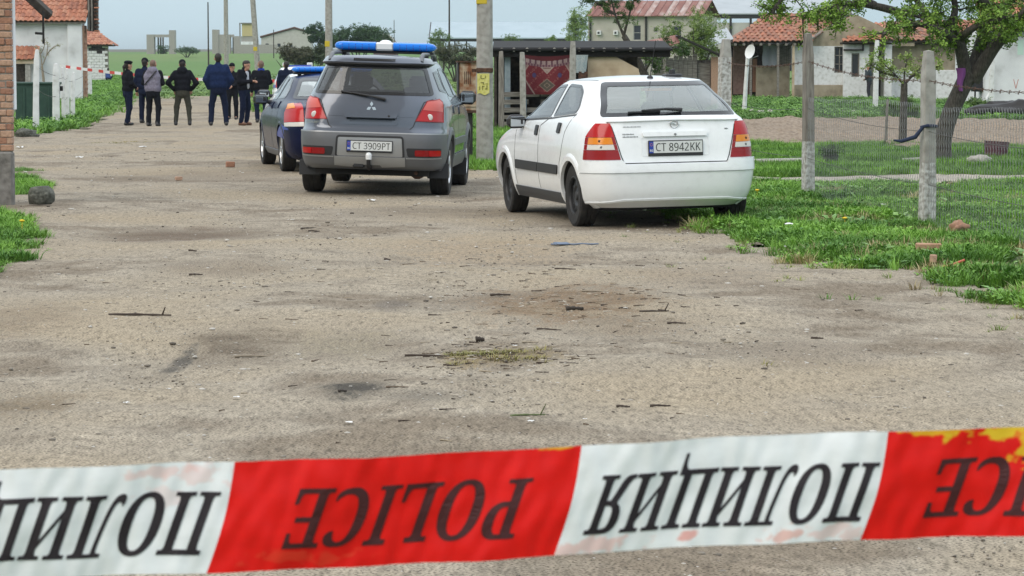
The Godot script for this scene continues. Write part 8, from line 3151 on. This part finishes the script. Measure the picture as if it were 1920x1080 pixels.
func build_tapes():
	var t := thing("police_tape", "red and white police tape stretched across the foreground, lettering upside down", "tape", Vector3.ZERO)
	var pink := lin(0.82, 0.55, 0.52)
	var white := lin(0.8, 0.835, 0.86)
	var red := lin(0.76, 0.012, 0.01)
	var yellow := lin(0.75, 0.5, 0.03)
	var w1 := tape_skin(white, [[0.75, 0.06, 0.12, 0.05, pink, 0.6], [0.9, 0.12, 0.1, 0.1, pink, 0.5], [0.8, 0.3, 0.1, 0.08, pink, 0.35]], 5)
	var w2 := tape_skin(white, [[0.12, 0.95, 0.14, 0.09, pink, 0.8], [0.42, 0.88, 0.03, 0.06, lin(0.75, 0.25, 0.2), 0.7], [0.72, 0.9, 0.06, 0.08, lin(0.75, 0.3, 0.22), 0.6], [0.88, 0.92, 0.1, 0.08, pink, 0.6]], 6)
	var r1 := tape_skin(red, [[0.94, 0.0, 0.05, 0.02, yellow, 0.7], [0.25, 0.88, 0.2, 0.06, lin(0.75, 0.06, 0.03), 0.6]], 7)
	var r2 := tape_skin(red, [[0.15, 0.0, 0.12, 0.03, yellow, 0.8], [0.45, 0.02, 0.25, 0.09, yellow, 1.0], [0.42, 0.2, 0.05, 0.14, yellow, 0.9]], 8)
	var seams := [-784.0, -134.0, 442.0, 1092.0, 1668.0, 2318.0, 2894.0]
	var skins := [r1, w2, r1, w2, r2, w1]
	skins[1] = w1
	for i in 6:
		tape_panel(t, "red_panel" if i % 2 == 0 else "white_panel", seams[i] / 1920.0, seams[i + 1] / 1920.0, skins[i])
	var ink := mat(lin(0.016, 0.01, 0.016), 0.6)
	var ink_red := mat(lin(0.055, 0.006, 0.008), 0.6)
	tape_print(t, "ПОЛИЦИЯ", 1402.0 / 1920.0, 0.56, 0.044, 0.205, ink)
	tape_print(t, "POLICE", 792.0 / 1920.0, 0.535, 0.044, 0.172, ink_red)
	tape_print(t, "ПОЛИЦИЯ", 126.0 / 1920.0, 0.555, 0.046, 0.236, ink)
	tape_print(t, "POLICE", 1995.0 / 1920.0, 0.54, 0.044, 0.172, ink_red)
	# the second tape behind the people
	var f := thing("barrier_tape", "red and white barrier tape strung behind the group of people", "tape", Vector3.ZERO)
	var a := Vector3(-16.225, 1.455, -96.000)
	var b := Vector3(-7.370, 0.993, -84.000)
	var fw := mat(lin(0.66, 0.68, 0.7), 0.5)
	var fr := mat(lin(0.55, 0.05, 0.04), 0.5)
	var n := 36
	for i in n:
		var m := MB.new()
		var u0 := i / float(n) + (0.004 if i % 2 else 0.0)
		var u1 := (i + 1) / float(n) + (0.0 if i % 2 else 0.004)
		var p0 := a.lerp(b, u0) - Vector3(0, 0.14 * 4.0 * u0 * (1.0 - u0), 0)
		var p1 := a.lerp(b, u1) - Vector3(0, 0.14 * 4.0 * u1 * (1.0 - u1), 0)
		var hgt := Vector3(0, -0.1, 0.02 * sin(i * 0.7))
		m.quad(p0, p1, p1 + hgt, p0 + hgt)
		m.quad(p1 - Vector3(0, 0, 0.001), p0 - Vector3(0, 0, 0.001), p0 + hgt - Vector3(0, 0, 0.001), p1 + hgt - Vector3(0, 0, 0.001))
		part("red_panel" if i % 2 else "white_panel", m, fr if i % 2 else fw, f)

# ---------- small things ----------
func stick_shape(long: float, r: float, bend: float, fork := false) -> MB:
	var b := MB.new()
	var p := []
	var rr := []
	for i in 8:
		var t := i / 7.0
		p.append(Vector3((t - 0.5) * long, r * 0.8 + 0.002 * sin(t * 5.0) * bend, bend * long * 0.045 * sin(t * 3.3 + long * 9.0)))
		rr.append(r * (1.0 - 0.45 * t) * (0.9 + 0.2 * sin(i * 2.7)))
	b.tube(p, rr, 6)
	if fork:
		b.tube([p[6], p[6] + Vector3(0.02, 0.05, 0.02)], [r * 0.6, r * 0.3], 5)
	return b

func ground_at(px: float, py: float) -> Vector3:
	var d := 7800.0 / (py - 115.0)
	return on_ground(Vector3((px - 960.0) * d / 5000.0, 0, -d))

func build_small_things():
	# stones
	var bo := MB.new()
	bo.lump(Vector3(0, 0.1, 0), Vector3(0.15, 0.125, 0.13), 0.22, nz, 4.0, 22, -0.75)
	for i in bo.v.size():
		bo.v[i].x = clampf(bo.v[i].x, -0.132, 0.136) + 0.012 * nz.get_noise_3dv(bo.v[i] * 14.0)
		bo.v[i].y = minf(bo.v[i].y, 0.2 + 0.06 * bo.v[i].x)
	single("boulder", bo, M.stone, "squarish dark grey boulder by the brick house", "stone", ground_at(77, 388), 0.3)
	var b2 := MB.new()
	b2.lump(Vector3(0, 0.06, 0), Vector3(0.24, 0.11, 0.18), 0.3, nz, 7.0, 18, -0.6)
	single("boulder", b2, M.stone, "flat dark stone in front of the green container", "stone", ground_at(50, 257), 0.2)
	var b3 := MB.new()
	b3.lump(Vector3(0, 0.07, 0), Vector3(0.2, 0.11, 0.14), 0.3, nz, 9.0, 18, -0.6)
	single("boulder", b3, M.stone_pale, "pale grey stone leaning by the purple drum", "stone", ground_at(1836, 312), 0.2)
	# drum
	var dr := thing("steel_drum", "dented purple-brown steel drum standing in the grass", "drum", ground_at(1866, 303), 0.3)
	var db := MB.new()
	db.lathe([[0.0, 0.0], [0.175, 0.0], [0.18, 0.01], [0.18, 0.1], [0.186, 0.11], [0.18, 0.12], [0.185, 0.2], [0.191, 0.21], [0.185, 0.22], [0.19, 0.3], [0.196, 0.305], [0.19, 0.31]], Vector3.ZERO, Basis(Vector3.BACK, -0.06), 28)
	part("shell", db, speckled([lin(0.05, 0.015, 0.025), lin(0.085, 0.028, 0.045), lin(0.12, 0.05, 0.06)], 0.6, 0.6, 0.03, 4, 92), dr)
	var dl := MB.new()
	dl.lathe([[0.0, 0.296], [0.18, 0.296], [0.186, 0.302]], Vector3.ZERO, Basis(Vector3.BACK, -0.06), 28)
	part("lid", dl, M.concrete, dr)
	# black planter
	var pl := thing("planter", "black ribbed pot with a clipped dark plant behind the fence post", "pot", ground_at(1557, 314))
	var pb := MB.new()
	pb.lathe([[0.0, 0.0], [0.085, 0.0], [0.115, 0.19], [0.125, 0.2], [0.1, 0.2], [0.095, 0.17], [0.0, 0.17]], Vector3.ZERO, Basis(), 20)
	part("pot", pb, M.black_plastic, pl)
	var sp := []
	var sc := []
	for i in 160:
		var q := Vector3(rng.randfn() * 0.06, 0.2 + absf(rng.randfn()) * 0.06, rng.randfn() * 0.06)
		sp.append(Transform3D(Basis(Vector3(rng.randfn(), rng.randfn(), rng.randfn()).normalized(), rng.randf() * TAU).scaled(Vector3(0.06, 0.06, 0.06)), q))
		sc.append(lin(0.02, 0.045, 0.012).lerp(lin(0.05, 0.09, 0.025), rng.randf()))
	scatter("foliage", sprig(), M.leaf, sp, pl, sc)
	# concrete slabs lying in the grass
	for q in [[1458, 312, 0.86, 0.13, "long broken concrete slab lying in the grass behind the hatchback", -0.08], [1712, 306, 0.3, 0.11, "short concrete block in the grass left of the big tree", 0.1], [1800, 230, 0.6, 0.06, "pale board lying on the dug soil", 0.2]]:
		var s := MB.new()
		s.box(Vector3(0, q[3] * 0.5, 0), Vector3(q[2], q[3], 0.28), 0.02, Basis(Vector3.BACK, 0.03))
		for i in s.v.size():
			s.v[i] += Vector3(0.012, 0.012, 0.012) * nz.get_noise_3dv(s.v[i] * 9.0)
		single("concrete_slab", s, M.concrete, q[4], "slab", ground_at(q[0], q[1]), q[5])
	# white stones edging the bed
	var xs := [1408, 1426, 1443, 1462, 1478, 1493, 1506, 1526, 1545, 1561, 1580, 1601, 1622, 1660]
	for i in xs.size():
		var s := MB.new()
		s.lump(Vector3(0, 0.05, 0), Vector3(rng.randf_range(0.1, 0.16), rng.randf_range(0.08, 0.12), 0.1), 0.3, nz, i * 1.7, 12, -0.6)
		single("edging_stone", s, M.stone_pale, ["first", "second", "third", "fourth", "fifth", "sixth", "seventh", "eighth", "ninth", "tenth", "eleventh", "twelfth", "thirteenth", "last"][i] + " whitish edging stone of the garden bed, counted from the dish post", "stone", ground_at(xs[i], 214 + (i % 3)), rng.randf() * 3.0, "edging stones of the garden bed")
	# satellite dish on a white post
	var dish := thing("satellite_dish", "white satellite dish on a whitewashed post in the garden", "dish", ground_at(1394, 213))
	var dp := MB.new()
	dp.tube([Vector3(0, -0.1, 0), Vector3(0.05, 0.9, 0), Vector3(0.1, 1.7, 0)], [0.07, 0.06, 0.055], 8)
	part("post", dp, M.limewash, dish)
	var dd := MB.new()
	var prof := []
	for i in 7:
		prof.append([0.045 * i * 0.8, 0.06 * pow(i / 6.0, 2.0)])
	dd.lathe(prof, Vector3(0.2, 1.84, 0.08), Basis(Vector3.UP, -0.95) * Basis(Vector3.RIGHT, PI / 2 - 0.25), 24)
	part("reflector", dd, M.white_plastic, dish)
	var da := MB.new()
	da.tube([Vector3(0.1, 1.7, 0), Vector3(0.18, 1.8, 0.02)], 0.02, 6)
	da.tube([Vector3(0.2, 1.65, 0.08), Vector3(0.38, 1.72, 0.28)], 0.012, 5)
	part("arm", da, M.zinc, dish)
	# stakes in the garden
	for q in [[1640, 75, 205, 9, M.limewash, "white painted stake before the doorway house"], [1660, 186, 276, 5, M.wood_post, "thin dark stake at the edge of the dug soil"], [1856, 108, 207, 9, M.limewash, "white post with a slanting brace beside the white house"], [1508, 35, 190, 6, M.wood_pale, "tall thin pale pole behind the fence post"], [1452, 48, 180, 4, M.wood_pale, "slim pale pole before the porch"]]:
		var d: float = 7800.0 / (q[2] - 115.0)
		single("stake", post_shape((q[2] - q[1]) * d / 5000.0, q[3] * d / 5000.0, Vector2(0.03, 0), 0.2), q[4], q[5], "stake", on_ground(Vector3((q[0] - 960.0) * d / 5000.0, 0, -d)))
	var brace := MB.new()
	brace.tube([Vector3(-0.4, 0, 0.1), Vector3(0.05, 0.7, 0)], 0.05, 6)
	single("brace", brace, M.limewash, "slanting brace leaning on the white post", "stake", ground_at(1856, 207))
	# things standing about the houses
	for q in [[1378, 176, 0.26, 0.55, lin(0.03, 0.03, 0.06), "dark barrel at the left of the porch"], [1392, 177, 0.24, 0.5, lin(0.02, 0.02, 0.025), "black barrel under the porch eave"], [1404, 178, 0.15, 0.45, lin(0.35, 0.05, 0.06), "small red bucket under the porch"], [1440, 178, 0.28, 0.5, lin(0.02, 0.03, 0.025), "dark green tub before the porch counter"], [1458, 178, 0.3, 0.52, lin(0.02, 0.035, 0.07), "dark blue tub right of the green one"], [1536, 180, 0.2, 0.55, lin(0.02, 0.03, 0.07), "blue barrel under the window"], [1553, 181, 0.24, 0.6, lin(0.014, 0.014, 0.016), "black barrel under the window"], [1571, 181, 0.24, 0.6, lin(0.014, 0.014, 0.016), "black barrel beside the doorway house corner"], [1845, 192, 0.3, 0.42, lin(0.12, 0.24, 0.36), "pale blue tub behind the big tree"], [1332, 172, 0.18, 0.6, lin(0.16, 0.04, 0.3), "purple plastic can by the grey corner wall"]]:
		var b := MB.new()
		b.lathe([[0.0, 0.0], [q[2] * 0.88, 0.0], [q[2] * 0.96, q[3] * 0.3], [q[2], q[3] * 0.34], [q[2] * 0.96, q[3] * 0.38], [q[2], q[3] * 0.9], [q[2] * 1.05, q[3] * 0.95], [q[2] * 0.98, q[3]], [q[2] * 0.9, q[3] * 0.97], [0.0, q[3] * 0.93]], Vector3.ZERO, Basis(), 18)
		single("barrel", b, mat(q[4], 0.55), q[5], "barrel", ground_at(q[0], q[1]))
	# a table with a cloth under the window
	var tb := thing("garden_table", "low table with a pale rumpled cover under the house window", "table", ground_at(1555, 180))
	var tt := MB.new()
	tt.lump(Vector3(0, 0.78, 0), Vector3(0.62, 0.16, 0.3), 0.3, nz, 2.0, 18, -0.4)
	part("cover", tt, M.stone_pale, tb)
	for x in [-0.5, 0.5]:
		boxed("leg", Vector3(x - 0.04, 0, -0.2), Vector3(x + 0.04, 0.74, -0.12), M.wood_grey, tb)
	# dark tarpaulin and sheet by the white house
	var tp := MB.new()
	tp.lump(Vector3(0, 0.2, 0), Vector3(1.3, 0.3, 0.5), 0.35, nz, 6.0, 20, -0.6)
	single("tarpaulin", tp, mat(lin(0.02, 0.019, 0.02), 0.6), "dark tarpaulin heap along the foot of the white house", "tarpaulin", ground_at(1905, 222))
	var tk := MB.new()
	tk.lathe([[0.0, 0.0], [0.36, 0.02], [0.38, 0.1], [0.38, 0.62], [0.3, 0.7], [0.0, 0.72]], Vector3(0, 0.5, 0), Basis(), 20)
	for s in [-0.22, 0.22]:
		tk.tube([Vector3(s, -0.05, 0), Vector3(s, 0.52, 0)], 0.03, 6)
	single("water_tank", tk, mat(lin(0.014, 0.015, 0.02), 0.45), "black water tank behind the fork of the big tree", "tank", ground_at(1838, 200))
	var rb := MB.new()
	rb.lump(Vector3(0, 0.12, 0), Vector3(0.3, 0.2, 0.25), 0.4, nz, 8.0, 14, -0.5)
	single("rubble_heap", rb, M.bricks[3], "reddish heap of rubble beside the dark tarpaulin", "rubble", ground_at(1864, 221))
	# bricks and litter at the verge
	for q in [[1742, 487, 0.19, 0.07, 0.1, 0.1, 1, "broken red brick lying on the verge edge"], [1752, 503, 0.05, 0.06, 0.05, 0.2, 3, "orange scrap beside the broken brick"], [335, 335, 0.09, 0.05, 0.06, 0.4, 3, "pale brick shard on the road behind the boulder"], [432, 313, 0.13, 0.08, 0.09, 0.2, 0, "red brick fragment near the navy saloon"]]:
		var b := MB.new()
		b.box(Vector3(0, q[3] * 0.5, 0), Vector3(q[2], q[3], q[4]), 0.008)
		for i in b.v.size():
			b.v[i] += Vector3(0.006, 0.006, 0.006) * nz.get_noise_3dv(b.v[i] * 20.0)
		single("brick_piece", b, M.bricks[q[6]], q[7], "brick", ground_at(q[0], q[1]) + Vector3(0, 0.06 if q[0] > 1700 else 0.005, 0), q[5])
	var rk := MB.new()
	rk.lump(Vector3(0, 0.05, 0), Vector3(0.085, 0.06, 0.07), 0.5, nz, 12.0, 16, -0.5)
	single("rubble_piece", rk, speckled([lin(0.2, 0.13, 0.09), lin(0.36, 0.2, 0.13), lin(0.26, 0.2, 0.15)], 0.3, 0.95, 0.03, 4, 93), "rounded brick lump in the grass right of the thick post", "rubble", ground_at(1799, 447) + Vector3(0, 0.06, 0))
	var hg := MB.new()
	hg.tube([Vector3(0, 0.02, 0), Vector3(0.12, 0.04, -0.02), Vector3(0.22, 0.075, -0.05)], 0.011, 6)
	single("red_handle", hg, mat(lin(0.5, 0.09, 0.06), 0.5), "red and white broken handle beside the broken brick", "handle", ground_at(1758, 503))
	# paper and plastic scraps
	var scraps := [[1480, 446, 0.09, "crumpled white bag in the grass near the hatchback"], [1657, 411, 0.05, "white scrap in the grass left of the thick post"], [1608, 496, 0.09, "white card scrap at the verge edge"], [1474, 470, 0.03, "tiny white scrap at the verge edge"], [148, 298, 0.13, "white board scrap on the road left of the group"], [38, 277, 0.16, "pale folded card beside the brick house"], [697, 376, 0.1, "white paper scrap on the road behind the grey SUV"], [268, 277, 0.13, "white plastic scrap beside the yellowed grass"], [965, 650, 0.03, "small white flake left of the straw patch"], [878, 740, 0.0, ""], [440, 750, 0.03, "small white flake low on the road"], [652, 800, 0.03, "small cream chip above the tape"], [1098, 798, 0.018, "white pebble chip above the tape"], [996, 803, 0.03, "white paper bit beside the green twig"], [312, 733, 0.02, "pale chip on the left of the road"], [233, 762, 0.03, "cream wood chip on the left of the road"]]
	for q in scraps:
		if q[2] <= 0.0:
			continue
		var b := MB.new()
		var rows := []
		for j in 5:
			var row := []
			for i in 5:
				row.append(Vector3((i / 4.0 - 0.5) * q[2], 0.006 + q[2] * 0.22 * absf(nz.get_noise_2d(i * 0.6 + q[0], j * 0.6)), (j / 4.0 - 0.5) * q[2] * 0.8))
			rows.append(row)
		b.sheet(rows)
		var lift := 0.12 if q[0] > 1450 and q[1] < 470 else (0.05 if q[0] > 1450 else 0.003)
		single("litter_scrap", b, M.paper, q[3], "litter", ground_at(q[0], q[1]) + Vector3(0, lift, 0), rng.randf() * 3.0, "scraps of litter on road and verge")
	# blue cord scrap
	var bc := MB.new()
	var cp := []
	for i in 16:
		cp.append(Vector3(-0.2 + 0.4 * i / 15.0, 0.008, 0.06 * sin(i * 1.1) * (1.0 - i / 22.0)))
	bc.tube(cp, 0.007, 5)
	bc.lump(Vector3(-0.12, 0.01, 0.0), Vector3(0.09, 0.012, 0.05), 0.5, nz, 2.0, 10)
	single("cord_scrap", bc, mat(lin(0.13, 0.17, 0.24), 0.8), "frayed grey-blue cord lying on the road before the hatchback", "cord", ground_at(1078, 459))
	# sticks one can pick out
	var sticks := [[259, 596, 118, 0.011, 0.02, "long dark stick lying on the left of the road", true, M.twig], [470, 660, 66, 0.009, 0.05, "grey stick on the brown stain", false, M.twig_pale], [800, 671, 85, 0.008, -0.06, "brown stick at the left of the straw patch", false, M.twig], [578, 429, 45, 0.009, 0.35, "thin stick on the road before the grey SUV", false, M.twig], [588, 433, 22, 0.008, 0.0, "short dark stick beside the thin one", false, M.twig], [938, 554, 40, 0.011, 0.1, "dark bark strip at the left of the brown patch", false, M.twig], [1078, 589, 34, 0.018, 0.08, "thick black bark piece in the middle of the brown patch", false, M.wood_dark], [1228, 590, 60, 0.009, 0.12, "dark twig at the right of the brown patch", true, M.twig], [1125, 549, 70, 0.007, -0.15, "thin bent twig above the brown patch", false, M.twig_pale], [1030, 620, 50, 0.006, -0.2, "thin twig below the brown patch", false, M.twig], [1270, 611, 36, 0.008, 0.02, "short stick right of the brown patch", false, M.twig], [1535, 630, 24, 0.01, 0.0, "short dark stick on the right of the road", false, M.twig], [1060, 510, 40, 0.007, -0.1, "thin brown stick under the cord", false, M.twig], [990, 788, 70, 0.006, 0.1, "greenish forked twig just above the tape", true, M.twig_green], [360, 476, 20, 0.01, -0.3, "small dark stick near the left verge", false, M.twig], [365, 512, 26, 0.009, 0.1, "small dark stick left of the tyre marks", false, M.twig], [726, 485, 14, 0.012, -0.3, "short thick chip on the sandy part", false, M.twig], [900, 640, 16, 0.02, 0.0, "round dark clod above the straw patch", false, M.wood_dark], [1170, 769, 26, 0.007, 0.0, "thin stick right of centre on the road", false, M.twig], [1240, 768, 40, 0.007, 0.06, "brown stick low on the right of the road", false, M.twig], [640, 745, 18, 0.008, 0.2, "dark chip in the black stain", false, M.wood_dark], [1395, 610, 22, 0.007, 0.4, "short curved twig right on the road", false, M.twig]]
	for q in sticks:
		var d: float = 7800.0 / (q[1] - 115.0)
		var b := stick_shape(q[2] * d / 5000.0, q[3], 1.0, q[6])
		single("stick", b, q[7], q[5], "stick", ground_at(q[0], q[1]), q[4] * 2.5, "sticks lying on the dirt road")
	# loose grit, chips and twig bits: too many to count
	var grit := MB.new()
	grit.lump(Vector3(0, 0.3, 0), Vector3(1, 0.6, 0.85), 0.35, nz, 3.0, 6)
	var spots := []
	var cols := []
	for i in 13000:
		var d := exp(lerpf(log(7.6), log(46.0), pow(rng.randf(), 0.9)))
		var x := rng.randf_range(-0.2, 0.2) * d
		if d > 24.0 and x > 0.1 * d:
			continue
		var s := rng.randf_range(0.0016, 0.0042) * (1.0 + 0.05 * d) * (2.1 if rng.randf() < 0.05 else 1.0)
		spots.append(Transform3D(Basis(Vector3.UP, rng.randf() * TAU).scaled(Vector3(s * rng.randf_range(0.8, 1.6), s, s)), Vector3(x, gh(x, -d) - 0.004, -d)))
		var v := rng.randf()
		cols.append(lin(0.08, 0.068, 0.055).lerp(lin(0.26, 0.23, 0.19), rng.randf()) if v < 0.6 else lin(0.3, 0.27, 0.23).lerp(lin(0.5, 0.48, 0.44), rng.randf()))
	var go := scatter("gravel", grit.mesh(), M.grit, spots, self, cols)
	go.set_meta("label", "loose grit strewn over the dirt road")
	var chip := stick_shape(1.0, 0.07, 1.0)
	spots = []
	cols = []
	for i in 620:
		var c: Array = [[1090.0, 575.0, 210.0, 60.0], [930.0, 672.0, 150.0, 30.0], [960.0, 620.0, 700.0, 200.0], [200.0, 280.0, 180.0, 40.0], [1000.0, 520.0, 500.0, 90.0]][rng.randi() % 5]
		var px: float = c[0] + rng.randfn() * c[2] * 0.5
		var py: float = clampf(c[1] + rng.randfn() * c[3] * 0.5, 250.0, 1080.0)
		if px > 1300.0 and py < 520.0:
			continue
		var p := ground_at(px, py)
		var l := rng.randf_range(0.02, 0.075) * (1.6 if rng.randf() < 0.12 else 1.0)
		spots.append(Transform3D(Basis(Vector3.UP, rng.randfn() * 0.8).scaled(Vector3(l, rng.randf_range(0.03, 0.07), l)), p))
		cols.append([lin(0.05, 0.035, 0.026), lin(0.11, 0.08, 0.055), lin(0.3, 0.25, 0.18), lin(0.5, 0.45, 0.38)][mini(3, int(pow(rng.randf(), 1.6) * 4.0))])
	var co := scatter("wood_chips", chip.mesh(), M.grit, spots, self, cols)
	co.set_meta("label", "broken twig bits and chips strewn over the dirt road")
